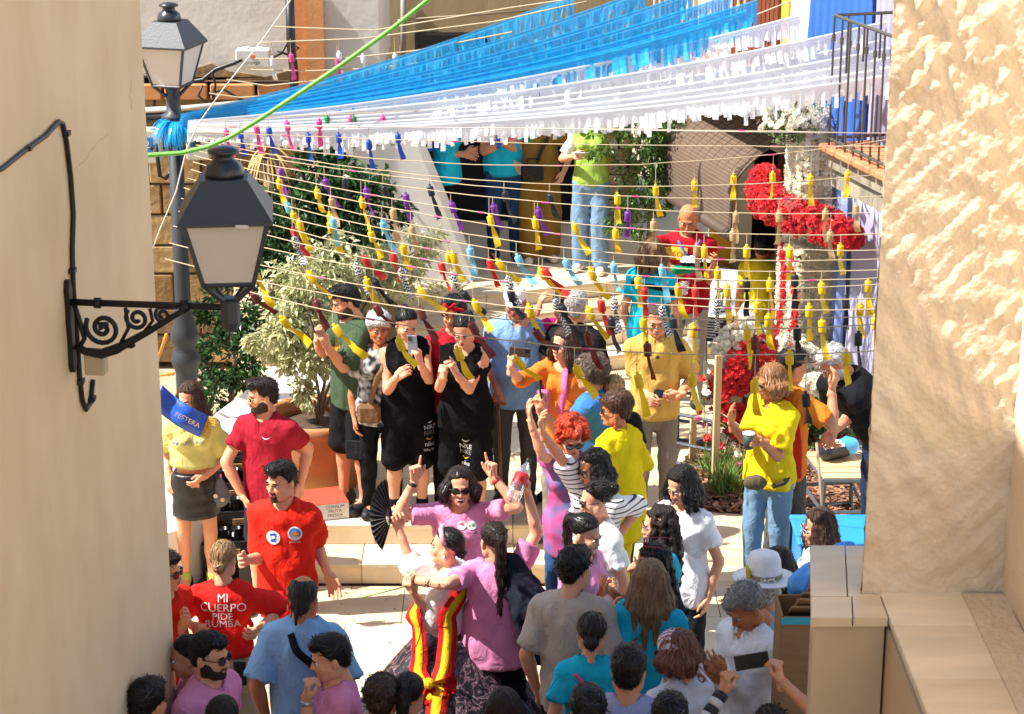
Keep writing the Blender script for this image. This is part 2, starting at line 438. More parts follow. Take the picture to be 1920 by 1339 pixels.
def ik(s, t, L1, L2, pole):
    s, t, pole = map(lambda v: np.asarray(v, float), (s, t, pole))
    d = np.linalg.norm(t-s); dr = (t-s)/(d+1e-9)
    dm = (L1+L2)*.995
    if d > dm: t = s + dr*dm; d = dm
    dmin = abs(L1-L2)*1.25 + .03
    if d < dmin: t = s + dr*dmin; d = dmin
    a = (L1*L1-L2*L2+d*d)/(2*d); hh = math.sqrt(max(0, L1*L1-a*a))
    pp = pole - dr*(pole @ dr); n = np.linalg.norm(pp)
    pp = pp/n if n > 1e-5 else np.array((0, 0, -1.))
    return s + dr*a + pp*hh, t
HAIRN = [0]
def make_hair(style, c, R, hc, hs, par, L=.3, name='hair', curl=.0, part=0):
    res = .0098
    HAIRN[0] += 1
    dn = R.T @ np.array((0, 0, -1.)); dn = nrm(dn + np.array((0, 0, -.35)))       # where the hair falls, in head axes
    lo, hi = np.array((-.14, -.13, -.16)), np.array((.14, .2, .17))
    if style in ('long', 'pony', 'braid'): lo = np.minimum(lo, dn*(L+.12) - .14); hi = np.maximum(hi, dn*(L+.12) + .14)
    if style == 'bob': lo = lo - np.array((0, 0, .06))
    g = Grid(lo, hi, res)
    off = {'short': .014, 'fade': .006, 'buzz': .004, 'back': .009, 'bun': .009, 'pony': .009, 'braid': .012, 'long': .015, 'bob': .022, 'volume': .03, 'curly': .022, 'afro': .03, 'balding': .008, 'lowbun': .01, 'quiff': .008}[style]
    g.ell((0, .014+off*.5, .036+off*.5), (.0765+off*.85, .0955+off*.5, .0835+off*.55), 0)
    slope = (-.80 if style in ('back', 'bun', 'pony', 'braid', 'lowbun', 'long') else -.95)
    zf = {'bob': .07, 'volume': .07, 'curly': .07, 'afro': .068}.get(style, .098 if style in ('back', 'bun', 'pony', 'braid', 'lowbun', 'long') else .088)
    n = nrm((0, slope, -1.0)); g.keep((0, -.085, zf), n, .01)
    if style in ('fade', 'quiff', 'short'):
        g.ell((0, -.012, .085), (.066, .088, .042 if style == 'short' else .05), .015)
        if style == 'quiff': g.ell((-.005, -.062, .1), (.055, .04, .034), .02)
    if style == 'balding':
        g.ell((0, -.03, .11), (.062, .1, .06), .01, 's')
        g.ell((0, .09, -.03), (.055, .03, .05), .02)
    if style in ('short', 'volume', 'bob', 'curly', 'afro', 'fade', 'quiff', 'buzz'):
        g.ell((0, .065, -.02), (.062, .042, .055), .025)
    if style in ('back', 'bun', 'pony', 'braid', 'lowbun', 'balding', 'short', 'quiff', 'fade', 'buzz', 'volume', 'bob'):
        g.ell((0, -.125, -.005), (.066, .058, .088 if style in ('back', 'bun', 'pony', 'braid', 'lowbun') else .078), .012, 's')
    for sg in (-1, 1): g.ell((sg*.06, -.078, .05), (.03, .036, .036), .012, 's') if style not in ('bob', 'volume', 'curly', 'afro', 'balding') else None
    for sg in (-1, 1): g.ell((sg*.085, .006, -.02), (.02, .026, .032), .006, 's') if style in ('back', 'bun', 'pony', 'lowbun', 'short', 'fade', 'quiff', 'buzz', 'balding') else None
    rs = np.random.RandomState(HAIRN[0])
    if style in ('curly', 'afro'):
        rad, nb = (.024, 90) if style == 'curly' else (.028, 130)
        for _ in range(nb):
            v = nrm(rs.normal(size=3)); q = np.array((0, .014, .036)) + v*np.array((.08, .098, .088))*(1.1 if style == 'curly' else 1.3)
            if q[2] < .062 - .86*(q[1]+.085) - (.03 if q[1] > 0 else -.012): continue
            g.ell(q, np.full(3, rad*(.6+.6*rs.rand())), .006)
    if style == 'volume': g.ell((0, .01, .075), (.09, .1, .06), .03); g.ell((0, -.075, .075), (.05, .025, .024), .02)
    if style in ('long', 'bob'):
        LL = L if style == 'long' else .11
        for k in range(9):
            a = -2.15 + 4.3*k/8
            st = np.array((.083*math.sin(a), .014+.088*math.cos(a), .03)); 
            sw = np.array((math.sin(a)*.035, .02*math.cos(a)+.012, 0))
            e = st + sw + dn*LL*(.82+.18*math.cos(a)+.06*rs.rand())
            mid = (st+e)/2 + np.array((math.sin(a)*.02, .012*math.cos(a), 0))
            g.cone(st, mid, .024, .032, .02); g.cone(mid, e, .032, .017 if style == 'long' else .026, .02)
        g.ell((0, -.115, -.05), (.056, .085, .1), .012, 's')
        g.keep((0, -.092, 0), (0, -1, 0), .01) if False else None
    if style == 'bun':
        g.cone((0, .09, .05), (0, .125, .05), .03, .04, .012); g.ell((.012, .135, .062), (.035, .03, .03), .01)
    if style == 'lowbun':
        g.ell((0, .1, -.035), (.045, .035, .038), .02)
    if style in ('pony', 'braid'):
        p = np.array((0, .1, .05 if style == 'pony' else -.03)); q = p + np.array((0, .045, -.01)); g.cone(p, q, .026, .026, .012)
        k = 7; r0 = .03
        for i in range(k):
            e = q + dn*(L/k) + np.array((.006*math.sin(i*1.7), .004*math.cos(i), 0))
            r1 = max(.012, .036*(1-.55*((i+1)/k)**2)) if style == 'pony' else .024-.001*i
            if style == 'braid': g.ell((q+e)/2, np.full(3, .03), .01)
            g.cone(q, e, r0, r1, .012); q = e; r0 = r1
    if curl:
        g.noise(curl, .045, HAIRN[0], 7)
    g.noise(.0035 if style not in ('buzz', 'fade') else .0015, .028, HAIRN[0]+50, 5, (1.6, 1.6, .5))
    V, F = g.mesh()
    # loose locks that follow the surface of the hair mass
    T = BVHTree.FromPolygons(V.tolist(), F.tolist()); fc = V[F].mean(1); dnv = Vector(dn); LV, LF = [], []; nl = {'long': 280, 'bob': 240, 'afro': 360, 'curly': 330, 'pony': 230, 'balding': 100, 'buzz': 0, 'fade': 140}.get(style, 220)
    wv = .0036 if style not in ('curly', 'afro') else .0038
    for i in rs.choice(len(fc), nl) if nl else ():
        p = Vector(fc[i]); co, nn, _, _ = T.find_nearest(p)
        if style in ('back', 'bun', 'pony', 'braid', 'lowbun') and p.z > -.05: tgt = (Vector((0, .1, .05 if style != 'lowbun' else -.03)) - p)
        elif style in ('curly', 'afro'): tgt = Vector(rs.normal(size=3)) + nn*.9
        elif style in ('short', 'quiff', 'volume', 'fade'): tgt = Vector((rs.normal()*.3, -.5 if p.y < .02 else .3, -.25 if p.z < .06 else .1)) + Vector(rs.normal(size=3)*.25)
        else: tgt = dnv + Vector((p.x*3, p.y*3, 0))*.6 if p.z > .04 else dnv + Vector(rs.normal(size=3)*.12)
        d = tgt - nn*tgt.dot(nn)*(1 if style not in ('curly', 'afro') else .3)
        if d.length < 1e-4: continue
        d.normalize(); st = .016 if style in ('long', 'pony', 'bob') else .011; lift = rs.uniform(.0012, .006); fly = rs.uniform(0, .003)*(2.2 if rs.rand() < .12 else 1); q = co + nn*lift; s_ = d.cross(nn).normalized(); base_i = len(LV); ok = 6
        for k in range(6):
            w = wv*(1-abs(k-2)/4.2); LV += [q - s_*w, q + s_*w]
            q2 = q + d*st; co, n2, _, _ = T.find_nearest(q2); q = co + n2*(lift + fly*k); dd = q - (LV[-1]+LV[-2])/2 if False else d
            d = (d - n2*d.dot(n2)); d = (d + Vector(rs.normal(size=3))*(.12 if style not in ('curly', 'afro') else .7))
            if d.length < 1e-4: d = Vector((0, 0, -1))
            d.normalize(); s_ = d.cross(n2); s_ = s_.normalized() if s_.length > 1e-5 else Vector((1, 0, 0))
        LF += [(base_i+2*k, base_i+2*k+1, base_i+2*k+3, base_i+2*k+2) for k in range(5)]
    cc = cm(c); mats = [hairm(c), mat('lock %s' % (cc,), tuple(min(1, x*1.35+.004) for x in cc), .38, .3, 40, spec=.45)]
    if LV:
        V2 = np.concatenate([V, np.array(LV, np.float32)]); F2 = np.concatenate([F, np.array(LF, np.int32) + len(V)]); mi = np.concatenate([np.zeros(len(F), np.int32), (rs.rand(len(LF)//5) > .45).astype(np.int32).repeat(5)])
    else: V2, F2, mi = V, F, np.zeros(len(F), np.int32)
    o = put(name, mesh_data('hair', V2, F2, mats, mi), par); o.matrix_local = m4(R, hc, hs)
    return o
class Fig: pass
def person(label, crown, z=0.0, h=1.7, yaw=0, head=None, sex='m', girth=1.0, lean=(0, 0), sk=SK_M, hair=('short', DKB), top=None,
           bot=None, shoes='#1b1b1d', sole=None, l=None, r=None, face=True, smile=0, beard=None, shades=None, glasses=None, belly=0, bust=1.0,
           socks=None, grp=None, coarse=False, stance=.0):
    S = h/1.7; m = sex == 'm'; f3 = Fig()
    rv, fv = axes(yaw); hy, hp, hr = (tuple(head)+(0, 0))[:3] if head is not None else (yaw, 8, 0)
    R = head_frame(hy, hp, hr); hs = .985*S**.6*(1.0 if m else .965)
    le = np.array((lean[0], lean[1], 0.)); 
    drop = -np.linalg.norm(lean)**2*.9
    pel = np.array((0, 0, .93*S)); c0 = np.array((0, 0, 1.27*S + drop*.6)) + le; n0 = np.array((0, 0, 1.435*S + drop)) + le*1.35
    hc = n0 + nrm(le*1.2+np.array((0, 0, 1)))*(.125*S) + fv*.012 + R[:, 2]*.03 - R[:, 1]*.012
    top_c = hc + R[:, 2]*.118*hs
    cw = at_z(crown[0], crown[1], z + top_c[2])
    base = np.array((cw[0]-top_c[0], cw[1]-top_c[1], z)); f3.base = base
    par = empty('person', base, 0, label, 'person', grp); f3.o = par
    f3.R, f3.hc, f3.hs, f3.S, f3.rv, f3.fv = R, hc, hs, S, rv, fv
    G = 1 + (girth-1)*.8
    sw = (.16 if m else .138)*S*(.65+.35*G)
    P = {}
    for sd, sg, sp in (('l', 1, l), ('r', -1, r)):
        sh = n0 + rv*sg*sw + np.array((0, 0, -.082*S))
        L1, L2 = .285*S, .32*S
        if sp is None:
            t = sh + rv*sg*(.05+.05*(G-1)) + fv*(.05+.03*math.sin(crown[0])) + np.array((0, 0, -.565*S)); pole = -fv*.6 + rv*sg*.5
            sp = {}
        else:
            def w(q): return at_y(q[0], q[1], base[1] + (q[2] if len(q) > 2 else 0)) - base
            t = w(sp['hand'])
            if 'elbow' in sp: pole = w(sp['elbow']) - sh
            else: pole = np.array((0, 0, -1.)) + rv*sg*.6 - fv*.3
            if t[2] > sh[2] - .02: sh = sh + np.array((0, 0, .035*S)) - rv*sg*.015
        el, t = ik(sh, t, L1, L2, pole)
        dr = nrm(t-el); wr = el + dr*.255*S
        hd = nrm(sp['dir']) if 'dir' in sp else nrm(dr + (np.array((0, 0, -.25)) if not sp else 0))
        pn = np.asarray(sp.get('palm', -rv*sg + fv*.25 if not sp.get('hand') else -rv*sg*.8 - fv*.5), float)
        pn = nrm(pn - hd*(pn @ hd)); hyv = np.cross(pn, hd)
        HR = np.stack([hd, hyv, pn], 1)
        P[sd] = dict(sh=sh, el=el, wr=wr, HR=HR, curl=sp.get('curl', .45), sp=sp.get('spread', 0), c=wr + hd*.09*S)
    f3.P = P
    hip = {s_: pel + rv*sg*.088*S*(.6+.4*G) + np.array((0, 0, -.02*S)) for s_, sg in (('l', 1), ('r', -1))}
    kne, ank = {}, {}
    for s_, sg in (('l', 1), ('r', -1)):
        st = stance*sg
        ank[s_] = rv*sg*.105*S + fv*(.03*sg*math.cos(crown[1]) + st) + np.array((0, 0, .09*S))
        kne[s_] = (hip[s_]+ank[s_])/2 + fv*.025 + rv*sg*.005
        kne[s_][2] = .50*S
    f3.ank = ank
    rC, rW, rH = ((.163, .142, .15) if m else (.146, .124, .162))
    rC, rW, rH = rC*S*G, rW*S*G, rH*S*G; q = 1.45
    wst = np.array((0, 0, 1.07*S + drop*.3)) + le*.4
    def torso(g, o, k=.05, top=True, straight=0.0):
        g.cone(c0 + np.array((0, 0, .035*S)), wst, rC+o, rW+o+straight, k, fv, q)
        g.cone(wst, pel + np.array((0, 0, -.01)), rW+o+straight, rH+o+straight*.4, k, fv, q)
        for sg, s_ in ((1, 'l'), (-1, 'r')):
            g.cone(n0 + np.array((0, 0, -.055*S)) + rv*sg*.05, P[s_]['sh'], .062*S+o, .052*S*(.6+.4*G)+o, k)
            g.cone(c0 + rv*sg*.09*S + np.array((0, 0, .03*S)), P[s_]['sh'], .075*S+o, .055*S+o, k)
            if not m: g.ell(c0 + fv*(.072*S*G) + rv*sg*.066*S + np.array((0, 0, -.0*S)), np.array((.064, .064, .064))*S*bust*(.5+.5*G) + o, .03)
        g.cone(n0 + np.array((0, 0, -.05*S)), n0 + np.array((0, 0, .02)) + fv*.008, .075*S+o*.5, .054*S+o*.4, .04)
        if belly: g.ell(wst + fv*.075*S + np.array((0, 0, -.02)), np.array((.13, .13, .13))*S*belly + o, .05)
    pts = np.array([n0, pel] + [P[s_][k] for s_ in 'lr' for k in ('sh', 'el', 'wr')] + [ank['l'], ank['r']])
    lo, hi = pts.min(0) - .2, pts.max(0) + .2; lo[2] = 0
    # body
    g = Grid(lo, hi, .0245)
    torso(g, 0 if not top else (-.005 if top.get('type') == 'tank' else -.013))
    ar = (.047 if m else .041)*S*(.55+.45*G)
    for s_ in 'lr':
        p = P[s_]; mid = p['el'] + (p['wr']-p['el'])*.3
        g.cone(p['sh'], p['el'], ar*1.14, ar*.86, .03); g.cone(p['el'], mid, ar*.86, ar*.9, .012); g.cone(mid, p['wr'] + (p['wr']-p['el'])*.08, ar*.9, .0275*S, .012)
        cf = kne[s_]*.62 + ank[s_]*.38 - fv*.012
        lt = -.014 if bot and bot.get('type', 'trousers') == 'trousers' else 0
        g.cone(hip[s_], kne[s_], .083*S*G+lt, .054*S*(.5+.5*G)+lt, .03); g.cone(kne[s_], cf, .052*S*(.5+.5*G)+lt, .054*S*(.5+.5*G)+lt, .02); g.cone(cf, ank[s_], .05*S*(.5+.5*G)+lt, .037*S+lt*.5, .02)
        g.cone(ank[s_], ank[s_] + fv*.1 - np.array((0, 0, .05)), .036, .03, .02)
    nb = hc + R @ np.array((0, .02, -.075))*hs
    g.cone(n0 - np.array((0, 0, .03)), nb, (.055 if m else .046)*S, (.05 if m else .043)*S, .03)
    parts = [g.mesh()]
    hV, hF = head_sdf(sex, .0074 if face else .0125, smile if face else 0)
    parts.append(((hV*hs) @ R.T + hc, hF))
    for s_ in 'lr':
        p = P[s_]; V, F = hand_sdf(s_, p['curl'], p['sp']); parts.append(((V*S*1.02) @ p['HR'].T + p['wr'], F))
    V, F = join(parts); f3.body = put('body', mesh_data('body', V, F, skin(sk)), par)
    f3.bodyVF = (V, F)
    # face
    if face:
        for sg in (-1, 1):
            if not shades:
                e = put('eye', shared('eye', eye_data), par); e.matrix_local = m4(R, hc + R @ np.array((sg*.032, -.0815, -.001))*hs, hs) @ (Matrix.Diagonal((sg, 1, 1, 1)))
            b = put('eyebrow', shared(('brow', hair[1]), lambda: brow_data(hair[1] if hair[0] not in ('none',) and hair[1] not in (WHT, GRY) else '#3a2c22')), par)
            b.matrix_local = m4(R, hc + R @ np.array((sg*.034, -.0915, .021))*hs, hs) @ (Matrix.Diagonal((sg, 1, 1, 1)))
        b = put('lips', shared(('lips', smile), lambda: lips_data(smile)), par); b.matrix_local = m4(R, hc, hs)
        if beard:
            goat = isinstance(beard, tuple); beard = beard[1] if goat else beard
            g = Grid((-.1, -.14, -.16), (.1, .08, .03), .0068)
            g.ell((0, -.028, -.04), (.0645, .0645, .0795), 0); g.cone((-.028, -.05, -.088), (.028, -.05, -.088), .0295, .0295, .03); g.ell((0, -.078, -.102), (.0235, .0195, .0175), .02); g.ell((0, -.088, -.05), (.03, .0145, .012), .01)
            for sg in (-1, 1): g.ell((sg*.058, .0, -.06), (.023, .04, .046), .025)
            n_ = nrm((0, -.36, 1.0)); g.keep((0, 0, -.012), n_, .004); g.keep((0, .012, 0), (0, 1, 0))
            if goat: g.keep((.031, 0, 0), (1, 0, 0)); g.keep((-.031, 0, 0), (-1, 0, 0))
            g.ell((0, -.112, -.0655), (.02, .03, .0075), .004, 's'); g.noise(.0016, .02, 3)
            for sg in (-1, 1): g.ell((sg*.046, -.092, -.038), (.02, .03, .022), .01, 's')
            V, F = g.mesh(); o = put('beard', mesh_data('beard', V, F, hairm(beard)), par); o.matrix_local = m4(R, hc, hs)
    if shades:
        o = put('sunglasses', shared(('sh', shades), lambda: shades_data(*shades)), par); o.matrix_local = m4(R, hc + R @ np.array((0, .004, .001)), hs)
    if glasses:
        o = put('glasses', shared(('gl', glasses), lambda: shades_data(glasses, None, True)), par); o.matrix_local = m4(R, hc + R @ np.array((0, .004, .001)), hs)
    if hair and hair[0] != 'none':
        f3.hair = make_hair(hair[0], hair[1], R, hc, hs, par, **(hair[2] if len(hair) > 2 else {}))
    seed = int(crown[0]*7 + crown[1]) % 9999
    # upper clothing
    if top:
        ty = top.get('type', 'tee'); hem = top.get('hem', .84)*S; o = top.get('off', .015)
        g = Grid(lo - .06, hi + .06, top.get('res', .0160))
        loose = top.get('loose', .012)
        torso(g, o, straight=loose)
        if hem < .86*S: g.cone(pel, pel + np.array((0, 0, -.16*S)), rH+o+loose, rH*.98+o+loose*1.4, .04, fv, q)
        sv = top.get('sleeve', .62)
        if ty == 'tank':
            for s_, sg in (('l', 1), ('r', -1)):
                p = P[s_]; g.cone(p['sh'] + rv*sg*.055*S + np.array((0, 0, -.02)), p['sh'] + rv*sg*.1 + np.array((0, 0, .2)), .062*S, .09, .012, op='s')
                g.ell(p['sh'] + rv*sg*.05*S, np.array((.055, .055, .085))*S, .01, 's')
        else:
            pf = top.get('puff', 0)
            for s_ in 'lr':
                p = P[s_]; d = nrm(p['el']-p['sh']); e = p['sh'] + (p['el']-p['sh'])*min(sv, 1)
                r0 = ar*1.14 + o*1.25 + pf; r1 = ar + o*1.5 + (.012 if sv <= 1 else 0) + top.get('flare', 0) + pf*1.2
                if sv <= 1: g.cone(p['sh'] - d*.01, e + d*.05, r0, r1, .018, clip=(e, d))
                else:
                    g.cone(p['sh'], p['el'], r0, r1-.004, .018); d2 = nrm(p['wr']-p['el']); e2 = p['el'] + (p['wr']-p['el'])*(sv-1)
                    g.cone(p['el'], e2 + d2*.04, r1-.004, (.034*S + o + pf*.8), .012, clip=(e2, d2))
        g.noise(top.get('fold', .006), .13, seed, 6, (1, 1, .75))
        g.folds(top.get('crease', .0075), .085, seed)
        g.keep((0, 0, hem), nrm((.03*math.sin(seed), .0, -1)))
        nk = top.get('neck', 'crew')
        nr = {'crew': .066, 'v': .07, 'wide': .09, 'polo': .066, 'tank': .08}[nk]*S
        g.cone(n0 + np.array((0, 0, .012)) + fv*.02, n0 + np.array((0, 0, .15)) + fv*.05, nr, nr, .006, op='s')
        if nk in ('v', 'polo', 'tank'): g.cone(n0 + fv*.09 + np.array((0, 0, .03)), n0 + fv*.125 + np.array((0, 0, -.06 if nk != 'tank' else -.03)), .036, .01, .01, op='s')
        V, F = g.mesh(); f3.topVF = (V, F)
        # stitched hems: bottom edge, sleeve ends, neck rib
        C_ = V[F].mean(1); hm = C_[:, 2] < hem + .024
        if ty != 'tank':
            for s_ in 'lr':
                p = P[s_]; d = nrm(p['el']-p['sh']) if sv <= 1 else nrm(p['wr']-p['el']); e = p['sh'] + (p['el']-p['sh'])*sv if sv <= 1 else p['el'] + (p['wr']-p['el'])*(sv-1)
                hm |= (np.abs((C_-e) @ d) < .02) & (np.linalg.norm(C_-e, axis=1) < .13)
        hm |= (np.linalg.norm((C_-n0-fv*.02)*np.array((1, 1, .5)), axis=1) < nr + .016) & (C_[:, 2] > n0[2] - .09)
        mt = top.get('mat') or cloth(top['c']); hc_ = tuple(x*.80 for x in cm(top['c'])) if 'c' in top else None
        f3.top = put(top.get('name', {'tee': 'shirt', 'tank': 'tank_top'}.get(ty, 'shirt')), mesh_data('top', V, F, [mt, cloth(hc_) if hc_ else mt], hm.astype(np.int32)), par)
        if nk == 'polo' or top.get('collar'):
            g = Grid(n0 - .16, n0 + .16, .009)
            cc = n0 + fv*.012; g.cone(cc + np.array((0, 0, -.028*S)), cc + np.array((0, 0, .03*S)) - fv*.012, .088*S, .062*S, .0, clip=(cc + np.array((0, 0, .03)), nrm(np.array((0, 0, 1.))-fv*.15)))
            g.cone(cc + np.array((0, 0, -.1)), cc + np.array((0, 0, .2)), .058*S, .055*S, .004, op='s')
            g.cone(cc + fv*.06 + np.array((0, 0, .06)), cc + fv*.12 + np.array((0, 0, -.08)), .03, .022, .004, op='s')
            g.keep(cc + np.array((0, 0, -.035*S)) , nrm(np.array((0, 0, -1.)) + fv*.35))
            V, F = g.mesh(); put('collar', mesh_data('collar', V, F, top.get('cmat') or (cloth(top.get('collar') if isinstance(top.get('collar'), str) else top['c']) if 'c' in top else top['mat'])), par)
    # lower clothing
    if bot:
        ty = bot.get('type', 'trousers'); o = bot.get('off', .013); wide = bot.get('wide', 0.0); wz = bot.get('waist', 1.0)*S
        if top and 'waist' not in bot and top.get('hem', .84) < .98: wz = top.get('hem', .84)*S + .05
        g = Grid(np.array((lo[0], lo[1], 0)), np.array((hi[0], hi[1], 1.15*S)), .0208)
        g.cone(wst, pel + np.array((0, 0, -.02)), rW+o, rH+o+.003, .03, fv, q)
        if ty == 'skirt':
            hz = bot['hem']*S; rr = bot.get('r', .2)*S
            g.cone(pel, np.array((0, 0, hz-.03)), rH+o, rr, .04, fv, 1.25, clip=(np.array((0, 0, hz)), (0, 0, -1)))
        else:
            ln = bot.get('len', 2.0)
            for s_ in 'lr':
                kn, an = kne[s_], ank[s_] + np.array((0, 0, -.035*S))
                rk = .06*S*(.5+.5*G)+o+wide*.8; ra = .043*S+o+wide
                if ln <= 1.0:
                    d = nrm(kn-hip[s_]); e = hip[s_] + (kn-hip[s_])*ln
                    g.cone(hip[s_], e + d*.04, .085*S*G+o, rk*(1.15), .03, clip=(e, d))
                else:
                    g.cone(hip[s_], kn, .085*S*G+o, rk, .03); d = nrm(an-kn); e = kn + (an-kn)*(ln-1)
                    g.cone(kn, e + d*.03, rk, rk + (ra-rk)*(ln-1), .02, clip=(e, d))
        g.noise(.004, .11, seed+5, 6); g.folds(.006, .075, seed+6)
        g.keep((0, 0, wz), (0, 0, 1))
        V, F = g.mesh(); f3.botVF = (V, F)
        f3.bot = put({'shorts': 'shorts', 'skirt': 'skirt'}.get(ty, 'trousers'), mesh_data('bottom', V, F, bot.get('mat') or cloth(bot['c'])), par)
    if socks:
        for s_ in 'lr':
            b = MB(); b.lathe([(.043*S, -.03), (.046*S, .02), (.047*S, .075*S), (.03, .08*S)], ank[s_], 10); b.build('sock', cloth(socks), par, True)
    if shoes:
        V, F = shoe_sdf()
        def mk():
            me = mesh_data('shoe', V, F, [plain(shoes, .6), plain(sole or shoes, .6)])
            z_ = V[F].mean(1)[:, 2]; me.polygons.foreach_set('material_index', (z_ < .026).astype(np.int32)); return me
        for s_, sg in (('l', 1), ('r', -1)):
            o = put('shoe', shared(('shoe', shoes, sole), mk), par, (ank[s_][0], ank[s_][1], 0), (0, 0, math.radians(yaw + sg*12)), (S, S, S))
    return f3
def hand_w(f, s): return f.base + f.P[s]['c']
def bvh(VF): return BVHTree.FromPolygons(VF[0].tolist(), VF[1].tolist())
def surf(f, pts, which=('top',), off=.006):
    """local points pressed onto the clothing"""
    VF = join([getattr(f, w+'VF') for w in which if hasattr(f, w+'VF')]); T = bvh(VF); out = []
    for p in pts:
        co, n, i, d = T.find_nearest(Vector(p))
        out.append((co + n*off, n))
    return out
def densify(pts, k=8):
    pts = [np.asarray(p, float) for p in pts]; o = []
    for a, b in zip(pts[:-1], pts[1:]):
        for i in range(k): o.append(a + (b-a)*i/k)
    return o + [pts[-1]]
def strap(f, name, pts, width, material, which=('top',), off=.007, thick=.004, k=8, smooth=3):
    """a band lying on the clothing along local points"""
    q = surf(f, densify(pts, k), which, off); V = []; F = []
    n = len(q); cp, cn = [p for p, _ in q], [nn for _, nn in q]
    for _ in range(smooth):
        cn = [(cn[max(i-1, 0)] + cn[i]*1.2 + cn[min(i+1, n-1)]).normalized() for i in range(n)]
        cp = [cp[i] if i in (0, n-1) else cp[i-1]*.25 + cp[i]*.5 + cp[i+1]*.25 for i in range(n)]
    q = [(p + nn*.004*min(smooth, 3), nn) for p, nn in zip(cp, cn)]
    for i, (p, nn) in enumerate(q):
        t = (q[min(i+1, n-1)][0] - q[max(i-1, 0)][0]).normalized(); s = t.cross(nn).normalized()*width/2
        V += [p - s, p + s, p + s + nn*thick, p - s + nn*thick]
    for i in range(n-1):
        for j in range(4): F.append((i*4+j, i*4+(j+1) % 4, i*4+4+(j+1) % 4, i*4+4+j))
    F += [(0, 1, 2, 3)[::-1], tuple((n-1)*4+j for j in range(4))]
    return put(name, mesh_data(name, V, F, material, None, True), f.o)
def text_shapes(body, size=1.0, bold=0.0):
    cu = bpy.data.curves.new('lettering', 'FONT'); cu.body = body; cu.size = size; cu.align_x = 'CENTER'; cu.align_y = 'CENTER'; cu.resolution_u = 3; cu.offset = bold
    o = bpy.data.objects.new('lettering', cu); COL.objects.link(o)
    dg = bpy.context.evaluated_depsgraph_get(); dg.update(); me = o.evaluated_get(dg).to_mesh()
    V = [tuple(v.co) for v in me.vertices]; F = [tuple(p.vertices) for p in me.polygons]
    o.evaluated_get(dg).to_mesh_clear(); bpy.data.objects.remove(o); bpy.data.curves.remove(cu)
    return V, F
def decal(f, name, shape, px, size, material, which='top', nrm_dir=None, roll=0.0, off=.005, parent=None, sx=1.0):
    """flat print pressed onto a garment; px = where its middle is seen"""
    V, F = shape; T = bvh(getattr(f, which+'VF'))
    r = ray(*px); o = Vector(CAMP - f.base); d = Vector(r).normalized()
    co, n, i, dist = T.ray_cast(o, d)
    if co is None:
        co, n, i, dist = T.find_nearest(o + d*float(np.linalg.norm(f.base + np.array((0, 0, 1.)) - CAMP)))
    n = Vector(nrm_dir).normalized() if nrm_dir is not None else (n*.5 + Vector((0, -1, .25)).normalized()*.5).normalized()
    u = Vector((0, 0, 1)).cross(n); u = u.normalized(); v = n.cross(u)
    u, v = u*math.cos(roll) + v*math.sin(roll), v*math.cos(roll) - u*math.sin(roll)
    W = []
    for x, y, *_ in V:
        p = co + u*(x*size*sx) + v*(y*size)
        c2, n2, i2, _ = T.ray_cast(p + n*.12, -n)
        if c2 is None or (c2-p).length > .1: c2, n2, i2, _ = T.find_nearest(p)
        W.append(c2 + n2*off)
    o = put(name, mesh_data(name, W, F, material, None, False), parent or f.o)
    return o
def disc_shape(n=20, r=1.0): 
    V = [(0, 0)] + [(r*math.cos(a), r*math.sin(a)) for a in np.linspace(0, 2*math.pi, n, False)]
    return V, [(0, i+1, (i+1) % n+1) for i in range(n)]
def rect_shape(w, h, nx=6, ny=6):
    V = [(w*(i/nx-.5), h*(j/ny-.5)) for j in range(ny+1) for i in range(nx+1)]
    return V, [(j*(nx+1)+i, j*(nx+1)+i+1, (j+1)*(nx+1)+i+1, (j+1)*(nx+1)+i) for j in range(ny) for i in range(nx)]
# ------------------------------------------------------------------ the setting
ROT = Matrix.Rotation
STONE = [mat('paving stone %d' % i, srgb(c), .62, .1, 2.2, .3, 40, bdist=.006, detail=10, two=.46, color2=srgb(c2)) for i, (c, c2) in enumerate((('#bfa884', '#dccaab'), ('#b39c79', '#d6c3a2'), ('#c8b492', '#dfcfb3'), ('#b7a07d', '#d3bf9d')))]
RISER = [mat('step stone %d' % i, srgb(c), .6, .16, 4.0, .2, 50, bdist=.004, detail=7) for i, c in enumerate(('#ead9ba', '#e4cfab', '#eeddc0'))]
b = MB(); b.box((0, 20, -.16), (300, 300, .2)); tag(b.build('ground', mat('mortar', srgb('#a8957a'), .9, .15, 5)), kind='structure')
def tiled(name, x0, x1, y0, y1, z, tx, ty, mats, th=.03, gap=.005, inside=None, off=.5):
    par = empty(name, (0, 0, 0), kind='structure')
    b = MB(); b.box((0, 0, -th/2), (tx-gap, ty-gap, th), bev=.003); protos = [b.data('tile', m) for m in mats]
    j = 0; y = y0
    while y < y1 - .02:
        x = x0 - (tx*off if j % 2 else 0)
        while x < x1 - .02:
            a, c = max(x, x0), min(x+tx, x1); d, e = y, min(y+ty, y1)
            if c-a > .05 and e-d > .05 and (inside is None or inside((a+c)/2, (d+e)/2)):
                o = put('tile', random.choice(protos), par, ((a+c)/2, (d+e)/2, z + random.uniform(-.0012, .0012)))
                o.scale = ((c-a-gap)/(tx-gap), (e-d-gap)/(ty-gap), 1)
            x += tx
        y += ty; j += 1
    return par
